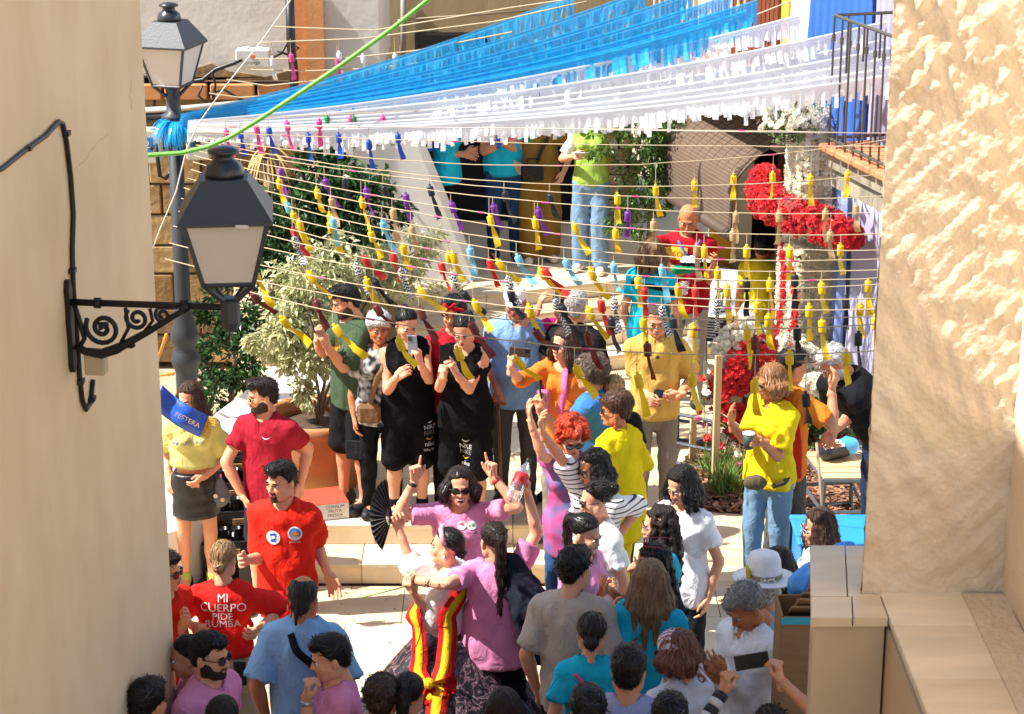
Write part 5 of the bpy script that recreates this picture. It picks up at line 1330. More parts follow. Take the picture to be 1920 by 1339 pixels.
# tassels
TC = {'y': ('#e8c21a', 'yellow'), 'p': ('#e0468f', 'pink'), 'b': ('#1f4fb8', 'blue'), 'g': ('#1f8a50', 'green'), 'v': ('#7a2f9a', 'purple'), 'k': ('#23262b', 'black'), 'l': ('#7cc6dd', 'pale blue'), 'r': ('#cf2f28', 'red'), 't': ('#b99b6c', 'brown paper'), 'c': ('chev', 'black and white chevron'), 'm': ('#6b2a24', 'maroon'), 'w': ('#e6e6e2', 'white')}
def chev():
    m = bpy.data.materials.new('chevron paper'); m.use_nodes = True; n, l = m.node_tree.nodes, m.node_tree.links; b_ = n['Principled BSDF']; b_.inputs['Roughness'].default_value = .6
    tc = n.new('ShaderNodeTexCoord'); sx = n.new('ShaderNodeSeparateXYZ'); l.new(tc.outputs['Object'], sx.inputs[0])
    def M(op, a, c):
        q = n.new('ShaderNodeMath'); q.operation = op
        for i, v in enumerate((a, c)):
            if v is None: continue
            if isinstance(v, (int, float)): q.inputs[i].default_value = v
            else: l.new(v, q.inputs[i])
        return q.outputs[0]
    a = M('PINGPONG', M('MULTIPLY', sx.outputs[0], 1.0), .012); z_ = M('ADD', sx.outputs[2], a); f = M('FRACT', M('MULTIPLY', z_, 42), None); g = M('GREATER_THAN', f, .5)
    cr = n.new('ShaderNodeValToRGB'); cr.color_ramp.elements[0].color = (.02, .02, .022, 1); cr.color_ramp.elements[1].color = (.75, .75, .73, 1); l.new(g, cr.inputs[0]); l.new(cr.outputs[0], b_.inputs['Base Color']); return m
TM = {k: (chev() if c == 'chev' else mat('tassel %s' % n_, srgb(c), .5, .08, 30, spec=.4, transl=.15)) for k, (c, n_) in TC.items()}
def streamer(v):
    """paper tail, hangs from z=0 down; v = variant"""
    r_ = np.random.RandomState(v); V, F = [], []; n = 7; Ln = r_.uniform(.14, .19); w0 = .009
    fl = r_.uniform(.019, .029); x = 0; y = 0
    for i in range(n+1):
        t = i/n; z_ = -Ln*t; x = .022*r_.uniform(.3, 1.0)*t*t*math.sin(1.2+v); y = .018*math.sin(t*5+v*2)*t
        w = w0 + (fl-w0)*t**.7; tw = .55*math.sin(v*1.7+t*2.2)
        c, s = math.cos(tw)*w, math.sin(tw)*w
        V += [(x-c, y-s, z_), (x, y+.006, z_), (x+c, y+s, z_)]
    F = [(i*3+k, i*3+k+1, i*3+k+4, i*3+k+3) for i in range(n) for k in (0, 1)]; return V, F
ROLL = {}; TAIL = {}
for k in TC:
    b = MB(); b.lathe([(.004, .0), (.012, -.003), (.008, -.016), (.022, -.021), (.025, -.027), (.025, -.088), (.0235, -.094), (.008, -.098)], n=10); ROLL[k] = b.data('roll', TM[k], True)
    TAIL[k] = [mesh_data('streamer', *streamer(v), TM[k]) for v in range(5)]
    b = MB()
THR = {}
def thread(Ln):
    q = round(Ln, 2)
    if q not in THR: b = MB(); b.tube([(0, 0, 0), (0, 0, q)], .0028, 4); THR[q] = b.data('thread', twine)
    return THR[q]
LIST = """p 598 222,537 225,657 215,717 215,771 212,831 212,897 210,955 210;b 503 235,577 245,634 245,745 245,807 240,691 260,932 222,450 240;g 612 215,662 215,711 210,830 205,882 205,983 215,1042 205
p 480 232,423 240;v 525 312,608 332,685 348,760 360,845 376,924 380,1008 388,1177 393;k 805 345,1030 360,945 355,645 330,718 345
y 452 310,522 332,593 350,677 368,548 395,617 412,693 430,755 455,617 395,847 470;y 1157 360,1075 415,1153 425,1002 405,917 400,1229 345,1302 335,1376 325,1449 320,1520 325,1590 318
y 930 485,1105 500,1010 500,840 470,525 592,575 507,685 518,560 410,624 607,745 630,855 648,783 538,887 560,990 568,1100 573,1205 592,965 668,1077 682,1194 697,1300 605,1297 697,1415 708
y 1400 458,1480 458,1576 455,1320 458,1443 520,1540 525,1628 522,1362 530,1420 560,1517 568,1614 566,1441 587,1541 595,1641 588,1400 610,1480 655,1587 655,1270 530,1196 515,1345 500,475 505
l 536 375,716 412,880 460,968 475,1057 483,1150 490,1240 495,623 405;r 735 470,825 488,916 482,1017 500,1125 558,1208 535,548 425,680 478,1303 535
t 620 368,735 388,770 420,1374 428,1460 393,1548 390,1225 410,1306 455,1380 395,1557 430,1605 380;c 665 490,750 500,845 508,950 515,1040 558,1150 555,1240 570,1345 558,550 440
k 1050 568,1145 590,955 540,865 543,1260 590,1490 510,1585 553,1495 610,1510 733,1400 520,1610 620,700 520;m 590 558,700 568,785 573,880 600,1000 615,1100 620,1213 640,470 545,1415 625;w 510 105,635 95,740 98,680 100;g 750 110;p 545 98,632 105,1130 85,1190 70,1120 95,1250 45;g 1255 50,1135 90;y 1385 5,1330 20""".replace('\n', ';')
nT = 0; ents = []
for grp in LIST.split(';'):
    k = grp.strip()[0]
    for xy in grp.strip()[1:].split(','):
        x, y = map(float, xy.split()); upper = y < 115
        if upper:
            p = at_y(x, y, 18.6); ents.append((k, x, y, p, .12, None)); continue
        if y < 243:
            ys = 228 - 30*(x-372)/600 if x < 972 else 198 - 12*(x-972)/400
            S_ = canopy_Y(x, min(ys, y-6)); p = at_y(x, y, S_[1]); ents.append((k, x, y, p, S_[2]-p[2], 'h')); continue
        c_ = [(y - 7 - string_y(i, x), i) for i in range(len(yl)) if string_y(i, x) < y - 7]
        si = min(c_)[1] if c_ else 0
        S_ = canopy_Y(x, string_y(si, x)); yy2 = max(y, string_y(si, x)+9); p = at_y(x, yy2, S_[1]); ents.append((k, x, yy2, p, max(.03, S_[2]-p[2]), si))
rank = {}
for e in sorted(ents, key=lambda e: e[1]): rank.setdefault((e[0], e[5]), []).append(e)
for (k, si), es in rank.items():
    for j, (k, x, y, p, Ln, si) in enumerate(es):
        n_ = TC[k][1]
        lab = ('%s paper tassel, %s, %s twine below the white ribbons' % (n_, 'only one' if len(es) == 1 else ORD[j] + ' from left', ORD[si])) if isinstance(si, int) else ('%s paper tassel, %s, hanging just under the white ribbons' % (n_, 'only one' if len(es) == 1 else ORD[j] + ' from left')) if si == 'h' else '%s paper tassel%s on the twine behind the blue ribbons' % (n_, '' if len(es) == 1 else ', %s from the left,' % ORD[j])
        t = empty('paper_tassel', p, 0, lab, 'tassel', '%s tassels hanging on the twine' % n_)
        blow = (.62 if x < 1120 else .2 if x < 1300 else .1)*(1 if y > 470 else .5 if y > 330 else .2); ax_ = random.uniform(.45, 1.25)*blow
        t.scale = (.9,)*3; o = put('roll', ROLL[k], t); o.rotation_euler = (random.uniform(-.15, .15), -ax_*.8, random.uniform(0, .3))
        e_ = Vector((0, 0, -.096)); e_.rotate(o.rotation_euler)
        o = put('streamer', TAIL[k][nT % 5], t, e_); o.rotation_euler = (random.uniform(-.2, .2), -ax_*1.25, random.uniform(-.5, .5)); o.scale = (1.05, 1.05, random.uniform(.75, 1.1))
        put('thread', thread(Ln/.9), t); nT += 1
# fringed ribbons: from the lamp post to the house on the right
ribB = mat('blue plastic', srgb('#35c2f0'), .22, .10, 18, spec=.9, transl=.35, alpha=.80, color2=srgb('#1fa5e6')); ribW = mat('white plastic', srgb('#eef0f2'), .3, .03, 12, spec=.6, transl=.35, alpha=.88)
def ribbon(P0, P1, sag, m, seed, label, grp, fr=.13, ragged=0.0, gap=0.06):
    r_ = np.random.RandomState(seed); P0, P1 = Vector(P0), Vector(P1); Ln = (P1-P0).length; n = int(Ln/.026); par = empty('fringed_ribbon', P0, 0, label, 'ribbon', grp)
    def at(t): p = P0.lerp(P1, t) - P0; p.z -= sag*4*t*(1-t); return p
    dirx = (P1-P0).normalized(); out = Vector((dirx.y, -dirx.x, 0)).normalized()
    b = MB(); V = []
    m_ = 60
    for i in range(m_+1):
        t = i/m_; p = at(t); V += [p + Vector((0, 0, .016)) + out*.003, p + out*.012, p + Vector((0, 0, -.022))]
    b.add(V, [(i*3+k, i*3+k+1, i*3+k+4, i*3+k+3) for i in range(m_) for k in (0, 1)]); b.build('band', m, par, True)
    b = MB(); wv = r_.rand()*6
    for i in range(n):
        t = (i+.5)/n
        if r_.rand() < gap: continue
        p = at(t) + Vector((0, 0, -.018)); L_ = fr*(1 + .25*r_.normal()*ragged + .12*r_.normal())*(.35+.65*min(1, t*5)); w = .0155*r_.uniform(.85, 1.2)
        sw = .30*math.sin(t*16+wv) + .25*r_.normal() + .12; q0 = p; V = [q0 - dirx*w, q0 + dirx*w]; a = sw*.5
        tw = r_.normal()*.35; wd = (dirx*math.cos(tw) + out*math.sin(tw))*w
        for k in range(3):
            q0 = q0 + (Vector((0, 0, -math.cos(a))) + out*math.sin(a))*L_/3; V += [q0 - wd, q0 + wd]; a += sw*.5
        b.add(V, [(k*2, k*2+1, k*2+3, k*2+2) for k in range(3)])
    o = b.build('fringe', m, par); o['kind'] = 'stuff'
RP = at_y(338, 222, 16.95)
gl = 'blue fringed ribbons fanning out from the lamp'; gw_ = 'white fringed ribbons fanning out from the lamp'
for i, (x, y, Y, s) in enumerate(((1075, -10, 19.4, .08), (1210, -18, 18.8, .10), (1300, -14, 18.4, .12), (1370, -8, 18.0, .13), (1420, 2, 17.7, .14), (1400, 22, 17.5, .14), (1330, 48, 17.3, .12))):
    ribbon(RP + (0, .02*i, .02-.01*i), at_y(x, y, Y), s, ribB, i+1, 'glossy blue plastic ribbon with cut fringe, %s from the top of the fan' % ORD[i], gl, .185, .25, .02)
for i, (x, y, Y, s) in enumerate(((1500, 30, 17.4, .12), (1662, 42, 17.2, .13), (1668, 74, 17.2, .13), (1668, 92, 17.1, .13), (1668, 110, 17.0, .13), (1668, 128, 16.9, .12), (1668, 142, 16.8, .11))):
    ribbon(RP + (.06, -.01*i, -.03-.012*i), at_y(x, y, Y), s, ribW, i+21, 'white plastic ribbon with ragged fringe, %s from the top of the white fan' % ORD[i], gw_, .15 if i < 6 else .13, .5 if i < 6 else .9, .03)
# knot of torn ribbon on the lamp
b = MB()
for i in range(150):
    a = rr.rand()*6.28; V, F = blade(at_y(330, 226, 17.1)+np.array((math.cos(a)*.05, math.sin(a)*.05, .0)), a, rr.uniform(-1.3, .3), rr.uniform(.12, .3), .02, .45); b.add(V, F)
for x, y in ((315, 300), (350, 285), (357, 320), (362, 260)): 
    V, F = blade(at_y(x-5, 240, 16.95), 0, -1.5, .28, .025, .1); b.add(V, F)
tag(b.build('ribbon_knot', ribB), 'bunch of torn blue plastic tied round the lamp post', 'ribbon knot')
# ------------------------------------------------------------------ the crowd
M_ = .33; T_ = .91
TURQ, PINK, BLKC, JEAN, REDC, WHTC = '#1fb0cc', '#dc8cb2', '#17171a', '#4d6b8c', '#d62a1c', '#e8e6e4'
SH = ('#161413', '#0e0b0a')
def obj(f, name, b, m, label, cat, smooth=False, **k): return tag(b.build(name, m, None, smooth), label, cat, **k)
def phone(c, up, nrm_, label, w=.074, h=.155, case='#16171a', lens=True):
    """phone with its screen towards nrm_, long side along up"""
    u, n = Vector(up).normalized(), Vector(nrm_).normalized(); s = u.cross(n).normalized(); n = s.cross(u).normalized()
    R3 = Matrix((s, n, u)).transposed(); b = MB(); b.box((0, 0, 0), (w, .009, h), rot=R3, bev=.003)
    p = empty('phone', c, 0, label, 'phone'); b.build('case', plain(case, .35), p)
    b = MB(); b.box(n*.0052, (w-.008, .001, h-.012), rot=R3); b.build('screen', plain('#0a0b0d', .08, var=0, spec=.7), p)
    b = MB(); b.box(-n*.006 + u*(h*.33) + s*(w*.2), (.03, .004, .034), rot=R3, bev=.001); b.build('lens', plain('#2c2d31', .2), p); return p
def px3(x, y, Y): return np.array(at_y(x, y, Y))
# --- left front
L1 = person('girl in yellow crop top and black denim mini skirt behind a flying blue sash', (350, 722), 0, 1.64, 8, (-25, 12), 'f', .97, sk=SK_L, hair=('long', BRN, dict(L=.42)), face=True,
    top=dict(c='#cfd07f', hem=1.045, loose=.03, flare=.03, sleeve=.9, neck='wide'), bot=dict(type='skirt', mat=mat('black denim', srgb('#1a1a1c'), .4, .3, 8, .3, 60), hem=.63, r=.185), shoes='#1a1b1d', sole='#4b4440', socks='#b3c05a',
    l=dict(hand=(372, 905, -.12), elbow=(415, 868, .02), curl=.6), r=dict(hand=(318, 912, -.02), elbow=(318, 855, .05)))
decal(L1, 'print', text_shapes('PLAYGROUND'), (352, 831), .034, plain('#5b6a86', .6), roll=0)
L2 = person('bearded man with sunglasses in maroon t-shirt looking left by the planter wall', (488, 712), 0, 1.79, -22, (-72, 6), 'm', 1.0, hair=('quiff', DKB), beard='#33241b', shades=('#c9b58a', '#15120f', True), sk=SK_L,
    top=dict(c='#9c1f2f', hem=.76), bot=dict(c='#24272b', type='shorts', len=.95), r=dict(hand=(462, 945, -.08), elbow=(447, 850, 0)), l=dict(hand=(560, 925, .05), elbow=(572, 850, .1)))
sw = [(-.5, .05), (-.3, -.1), (-.1, -.17), (.15, -.1), (.5, .17), (.1, .0), (-.12, -.03), (-.3, .04), (-.42, .17)]
decal(L2, 'emblem', (sw, [tuple(range(9))]), (500, 822), .062, plain('#efe9ea', .5))
L3 = person('man in bright red t-shirt with two round badges holding his arms out', (524, 869), 0, 1.80, -12, (-38, 5), 'm', .97, sk=SK_L, hair=('quiff', BLK), beard=('g', '#3a281d'),
    top=dict(c=REDC, hem=.66, sleeve=.85, flare=.022, loose=.025), bot=dict(c='#e2dfda', type='shorts', len=.95, wide=.02), shoes='#d8d8d8',
    r=dict(hand=(452, 1052, -.28), elbow=(480, 1012, -.05)), l=dict(hand=(622, 1092, -.1), elbow=(603, 1040, -.02), curl=.25, dir=(.35, -.2, -.9), palm=(-.3, -.9, .1)))
for (x, y, c1, c2) in ((512, 1008, '#e8edf2', '#2a6fc0'), (553, 1000, '#e8edf2', '#3a8fd0')):
    decal(L3, 'badge', disc_shape(22), (x, y), .046, plain(c1, .4)); decal(L3, 'badge_print', disc_shape(18), (x, y), .037, plain(c2 if x > 530 else '#dfe8f0', .4), off=.005)
decal(L3, 'badge_print', ([(-.6, .9), (-.2, .75), (.2, .95), (.62, .8), (.5, .3), (.3, .1), (.55, -.3), (.5, -.9), (-.45, -.85), (-.55, -.5), (-.15, -.35), (-.35, -.05), (-.1, .25), (-.55, .4)], [tuple(range(14))]), (512, 1008), .032, plain('#1f62bb', .4), off=.0065)
decal(L3, 'badge_print', disc_shape(12), (513, 1007), .011, plain('#eef2f6', .4), off=.008)
decal(L3, 'badge_print', ([(-.9, -.3), (-.8, .2), (-.4, .5), (.1, .55), (.6, .4), (.9, 0), (.8, -.4), (.4, -.3), (.1, -.6), (-.3, -.3), (-.6, -.6)], [tuple(range(11))]), (553, 1001), .03, plain('#e39a3c', .4), off=.0065)
decal(L3, 'badge_print', ([(-.8, -.5), (.8, -.5), (.6, -.85), (-.6, -.85)], [(0, 3, 2, 1)]), (553, 1001), .034, plain('#e9e4da', .4), off=.007)
decal(L3, 'print', text_shapes('SONCHO'), (553, 1016), .017, plain('#f0e8e4', .5))
L4 = person('girl in red t-shirt with white slogan on her back and beige cargo trousers', (420, 1014), 0, 1.66, 178, (170, 12), 'f', .95, sk=SK_L, hair=('lowbun', '#8d6d48'), face=False,
    top=dict(c='#d8241f', hem=.98, sleeve=.9, flare=.025, loose=.03), bot=dict(c='#b5a58f', wide=.03, waist=1.04), shoes='#d5d3cf', r=dict(hand=(478, 1185, -.14), elbow=(528, 1150, .1), curl=.9), l=dict(hand=(372, 1180, -.14), elbow=(338, 1140, .1), curl=.9))
for t_, y, s_ in (('MI', 1122, .064), ('CUERPO', 1139, .070), ('PIDE', 1155, .062), ('RUMBA', 1169, .062)): decal(L4, 'lettering', text_shapes(t_), (418, y), s_, plain('#f0e6e0', .6), off=.013)
b = MB(); b.box((0, 0, 0), (.13, .03, .17), bev=.01)
q = surf(L4, [np.array((.10, -.16, .80))], ('bot',), .01)[0]; 
pk = b.build('pocket', cloth('#b0a08a'), L4.o); pk.location = q[0]; ph = phone(L4.base + np.array(q[0]) + np.array((.0, -.018, .06)), (0, 0, 1), (0, 1, 0), 'black phone sticking out of the beige cargo trouser pocket')
L5 = person('man in pale blue polo from behind, balding with a tiny ponytail and black strap', (569, 1080), 0, 1.76, 176, (172, 8), 'm', 1.12, sk=SK_T, hair=('balding', '#2a2522'), face=False,
    top=dict(c='#88b3da', hem=.80, neck='polo', sleeve=.85, flare=.015), bot=dict(c='#2b2d33'))
strap(L5, 'strap', [(-.1, -.2, 1.52), (-.02, -.3, 1.4), (.1, -.3, 1.25), (.22, -.2, 1.05)], .045, cloth('#1d1e22'))
g = Grid((-.03, .06, -.17), (.03, .16, .0), .008); g.ell((.012, .105, -.05), (.016, .02, .02), .005); g.cone((.012, .11, -.06), (.014, .12, -.13), .017, .008, .008); V, F = g.mesh(); o = put('ponytail', mesh_data('ponytail', V, F, hairm('#2a2522')), L5.o); o.matrix_local = m4(L5.R, L5.hc, L5.hs)
L6 = person('bearded man with dark sunglasses in pink t-shirt and black shoulder strap looking right', (394, 1190), 0, 1.78, 62, (68, 4), 'm', 1.05, sk=SK_L, hair=('fade', BLK), beard='#2c2019', shades=SH, top=dict(c=PINK, hem=.8), bot=dict(c='#2a2c33'))
strap(L6, 'strap', [(-.16, .1, 1.42), (-.06, -.14, 1.40), (.05, -.2, 1.3), (.15, -.2, 1.15)], .05, cloth('#1a1a1d'))
L7 = person('young man in pink t-shirt with shaved sides in profile, hand at his chin', (610, 1195), 0, 1.76, -75, (-78, 12), 'm', 1.0, sk=SK_L, hair=('fade', BLK), top=dict(c=PINK, hem=.8), bot=dict(c='#30323a'),
    l=dict(hand=(574, 1285, -.12), elbow=(570, 1365, -.15), curl=1.1, dir=(.1, 0, 1), palm=(.9, .2, .1)))
b = MB(); P = L7.P['l']; d = nrm(P['wr']-P['el']); zq = Vector(d).to_track_quat('Z', 'Y').to_matrix(); b.lathe([(.031, -.012), (.034, -.01), (.034, .01), (.031, .012)], P['wr']-d*.03, 16, rot=zq); b.build('watch', plain('#b9b8b2', .3, metallic=.6), L7.o, True)
person('dark haired girl in pink top half hidden by the ochre wall', (343, 1196), 0, 1.66, -80, (-85, 10), 'f', sk=SK_L, hair=('back', DKB), top=dict(c=PINK), bot=dict(c='#333640'))
person('person in red t-shirt almost hidden behind the ochre wall corner', (308, 1035), 0, 1.72, 60, (75, 5), 'm', sk=SK_L, hair=('short', DKB), shades=SH, top=dict(c=REDC, sleeve=.8), bot=dict(c='#333640'), l=dict(hand=(352, 1160, -.1), elbow=(330, 1190, 0)))
person('man with cropped black hair at the bottom left corner beside the ochre wall', (280, 1274), 0, 1.78, 150, None, 'm', sk=SK_M, hair=('short', BLK), face=False, top=dict(c='#22242a'), bot=dict(c='#22242a'))
person('man with a shaved dark head at the bottom edge below the pink t-shirts', (420, 1304), 0, 1.75, 160, None, 'm', sk=SK_T, hair=('buzz', BLK), face=False, top=dict(c='#3a3c44'), bot=dict(c='#22242a'))
# --- middle front
P1 = person('laughing woman in sunglasses and pink t-shirt with both arms raised', (862, 881), 0, 1.70, 2, (4, 2), 'f', 1.06, sk=SK_L, hair=('long', DKB, dict(L=.16)), smile=2, shades=SH, top=dict(c=PINK, hem=.80, sleeve=.7), bot=dict(c=JEAN), shoes='#ddd',
    r=dict(hand=(786, 882, -.02), elbow=(770, 950, -.05), curl=-1, dir=(.05, 0, 1), palm=(.6, -.7, 0)), l=dict(hand=(912, 878, -.02), elbow=(938, 955, -.05), curl=-1, dir=(-.1, 0, 1), palm=(-.6, -.7, 0)))
for s_ in 'lr':
    P = P1.P[s_]; b = MB(); d = nrm(P['wr']-P['el']); b.lathe([(.028, -.012), (.031, -.008), (.031, .008), (.028, .012)], P['wr']-d*.035, 14, rot=Vector(d).to_track_quat('Z', 'Y').to_matrix()); b.build('bracelet', plain('#2a2420' if s_ == 'r' else '#b83a3a', .5), P1.o, True)
for x in (866, 884): decal(P1, 'badge', disc_shape(18), (x, 985), .03, plain('#efe9ec', .4)); decal(P1, 'badge_print', disc_shape(12), (x, 985), .017, plain('#5a8f57' if x > 870 else '#c96a86', .4), off=.005)
decal(P1, 'print', text_shapes('ANNA'), (884, 999), .026, plain('#4a3a46', .5))
# fallera with fan, white blouse, dark brocade skirt, sash
FA = person('woman in traditional dress with white blouse and red and yellow sash raising a black fan', (838, 992), 0, 1.62, -100, (-97, -2, 6), 'f', 1.0, sk=SK_L, hair=('lowbun', BLK), top=dict(c='#eceae6', hem=1.0, sleeve=1.35, puff=.02, neck='crew'), bot=None, shoes='#1b1b1b',
    r=dict(hand=(742, 972, .12), elbow=(782, 1045, .1), curl=1.0, dir=(-.2, 0, 1)), l=dict(hand=(766, 1098, -.16), elbow=(795, 1168, -.12), curl=.8))
def skirt_gown(f):
    V, Fq = [], []; n = 120; rows = 26; S = f.S
    for j in range(rows+1):
        t = j/rows; z = 1.03*S*(1-t)+.015; r = .135 + .70*t**.85
        for i in range(n):
            a = 6.283*i/n; w = 1 + .055*t*math.sin(22*a + 1.5*math.sin(3*a)) + .03*t*math.sin(9*a+2)
            V.append((math.cos(a)*r*w, math.sin(a)*r*w*.95, z))
    Fq = np.array([(j*n+(i+1) % n, j*n+i, (j+1)*n+i, (j+1)*n+(i+1) % n) for j in range(rows) for i in range(n)])
    m = bpy.data.materials.new('brocade'); m.use_nodes = True; nn, l = m.node_tree.nodes, m.node_tree.links; bs = nn['Principled BSDF']; bs.inputs['Roughness'].default_value = .38
    tc = nn.new('ShaderNodeTexCoord'); vo = nn.new('ShaderNodeTexNoise'); vo.inputs['Scale'].default_value = 11; vo.inputs['Detail'].default_value = 3; vo.inputs['Distortion'].default_value = 2.5; l.new(tc.outputs['Object'], vo.inputs['Vector'])
    cr = nn.new('ShaderNodeValToRGB'); cr.color_ramp.interpolation = 'CONSTANT'; e = cr.color_ramp.elements; e[0].color = (*srgb('#1a1518'), 1); e[1].position = .5; e[1].color = (*srgb('#6d4f58'), 1)
    for p_, c in ((.555, '#1f181c'), (.60, '#a98a8c'), (.625, '#2a2024')): q = e.new(p_); q.color = (*srgb(c), 1)
    l.new(vo.outputs['Fac'], cr.inputs[0]); l.new(cr.outputs[0], bs.inputs['Base Color']); bp = nn.new('ShaderNodeBump'); bp.inputs['Strength'].default_value = .4; bp.inputs['Distance'].default_value = .01; l.new(vo.outputs['Fac'], bp.inputs['Height']); l.new(bp.outputs[0], bs.inputs['Normal'])
    f.botVF = (np.array(V, np.float32), Fq.astype(np.int32)); return put('skirt', mesh_data('skirt', f.botVF[0], f.botVF[1], m), f.o)
skirt_gown(FA)
ry, yy_ = cloth('#c8201f'), cloth('#e2b021')
def local(f, *pts): return [np.array(at_y(x, y, f.base[1]+dy)) - f.base for x, y, dy in pts]
for nm, pts in (('sash', ((762, 1120, -.1), (742, 1160, -.22), (748, 1215, -.33), (770, 1265, -.42), (800, 1305, -.5))), ('sash', ((866, 1080, -.05), (856, 1130, -.2), (842, 1190, -.32), (826, 1245, -.42), (806, 1300, -.5)))):
    lp = local(FA, *pts); strap(FA, nm, lp, .115, ry, ('top', 'bot'), .016, .003); strap(FA, 'sash_stripe', lp, .052, yy_, ('top', 'bot'), .0215, .003)
lp = local(FA, (800, 1290, -.5), (800, 1340, -.58), (795, 1400, -.66)); strap(FA, 'sash', lp, .13, ry, ('bot',), .018, .003); strap(FA, 'sash_stripe', lp, .06, yy_, ('bot',), .024, .003)
q = surf(FA, local(FA, (803, 1272, -.45)), ('bot',), .05)[0][0]; b = MB()
for s_ in (-1, 1):
    for k_, c in ((1.0, 0), (.62, 1)):
        b.add([q + Vector((0, -.02-.006*c, 0)), q + Vector((s_*.16*k_, -.03-.008*c, .055*k_)), q + Vector((s_*.17*k_, .0, -.02)), q + Vector((s_*.15*k_, -.03-.008*c, -.07*k_))], [(0, 1, 2), (0, 2, 3)], c)
    b.tube([q, q + Vector((s_*.05, -.03, -.13))], [.02, .035], 6, 0)
b.ball(q + Vector((0, -.03, 0)), .035, 8, 6, 1); b.build('bow', [ry, yy_], FA.o)
sd_ = local(FA, (757, 1168, -.24), (760, 1205, -.33), (772, 1245, -.4))
V, F = text_shapes('FIESTAS'); T_b = bvh(join([FA.topVF, FA.botVF])); W = []
p0, p1 = sd_[0], sd_[2]; ax_ = nrm(p1-p0); sdv = nrm(np.cross(ax_, (0, -1, .3)))
for x, y, *_ in V:
    p = p0*.45 + p1*.55 + ax_*x*.062 - sdv*y*.062*(-1); co, n_, i_, d_ = T_b.find_nearest(Vector(p)); W.append(co + n_*.028)
put('lettering', mesh_data('lettering', W, F, plain('#7a1512', .6), None, False), FA.o)
b = MB(); HR = FA.R; b.tube([FA.hc + HR @ np.array(p)*FA.hs for p in ((-.088, .0, .03), (-.075, -.02, .085), (-.03, -.035, .125), (.03, -.035, .125), (.075, -.02, .085), (.088, 0, .03))], .016, 6); b.build('headband', cloth('#d9a0ac'), FA.o, True)
b = MB()
for s_ in (-1, 1): b.ball(FA.hc + HR @ np.array((s_*.085, 0, -.06))*FA.hs, (.014, .014, .022), 8, 6)
b.build('earring', plain('#d9cfae', .3, metallic=.3), FA.o, True)
hp_ = hand_w(FA, 'r'); fan = empty('hand_fan', hp_, 0, 'black folding fan half open in the raised hand of the woman in dress', 'fan'); fb_ = plain('#1c1b1e', .6)
for i in range(15):
    a0, a1 = math.radians(-62 + i*9.2), math.radians(-62 + (i+1)*9.2); b = MB()
    def fp(a, r, o=0): return (-math.cos(a)*r*.55 - .02, .06*math.sin(i*2)*0 + o - .03, math.sin(a)*r)
    b.add([fp(a0, .07), fp(a0, .25), fp((a0+a1)/2, .252, .014), fp(a1, .25), fp(a1, .07), fp((a0+a1)/2, .07, .008)], [(0, 1, 2, 5), (5, 2, 3, 4)]); b.build('leaf', fb_, fan)
b = MB()
for i in range(16): a0 = math.radians(-62+i*9.2); b.tube([fp(a0, .0, .002), fp(a0, .24, .002)], .0025, 4)
b.build('ribs', plain('#2a2426', .5), fan)
cable('rose_stem', [hand_w(FA, 'l') + np.array(q) for q in ((0, -.05, 0), (-.12, -.06, -.03), (-.26, -.08, -.06))], .004, plain('#6f8a3a', .6), 'long green flower stem held by the woman in traditional dress', cat='flower stem')
# ponytail woman
PT = person('woman in pink t-shirt from behind with long dark ponytail raising a cola bottle', (924, 980), 0, 1.70, 172, (-160, 4), 'f', 1.12, sk=SK_L, hair=('pony', DKB, dict(L=.50)), face=True, glasses='#2a2320', top=dict(c='#d986ae', hem=.80, loose=.028, sleeve=.75), bot=dict(c='#15151a', wide=.03),
    l=dict(hand=(768, 1088, -.02), elbow=(835, 1092, -.05), curl=.6, palm=(0, .9, -.2)), r=dict(hand=(985, 908, .05), elbow=(1003, 975, .05), curl=.9, dir=(-.1, 0, 1), palm=(-1, -.3, 0)))
tq = mat('tattoo ink', srgb('#5a4a44'), .6, 0, alpha=.55)
b = MB()
for i in range(16):
    P = PT.P['l']; t = rr.uniform(-.1, .75); d = P['wr']-P['el']; c = P['el']+d*t + np.array((0, -.044+.008*t, rr.uniform(-.012, .022)))
    b.tube([c + np.array((rr.normal()*.012, -.001, rr.normal()*.01)) for _ in range(4)], .0028, 4)
o = b.build('tattoo', tq, PT.o); o['kind'] = 'stuff'
hb_ = hand_w(PT, 'r'); bt = empty('cola_bottle', hb_ + np.array((-.05, -.05, -.02)), 0, 'upturned plastic cola bottle with red label in a raised hand', 'bottle'); Rb = Matrix.Rotation(.55, 3, 'Y') @ Matrix.Rotation(-.9, 3, 'X')
glassm = mat('clear plastic', (.85, .87, .88), .08, 0, trans=.85, alpha=.5)
b = MB(); b.lathe([(.012, .19), (.014, .17), (.03, .14), (.044, .1), (.046, .0), (.044, -.1), (.03, -.11)], n=18, rot=Rb); b.build('body', glassm, bt, True)
b = MB(); b.lathe([(.047, .0), (.0475, .002), (.0475, .075), (.047, .078)], n=18, rot=Rb); b.build('label', plain('#c51f24', .4), bt, True)
b = MB(); b.lathe([(.016, .185), (.016, .205)], n=12, rot=Rb); b.build('cap', plain('#17181a', .4), bt)
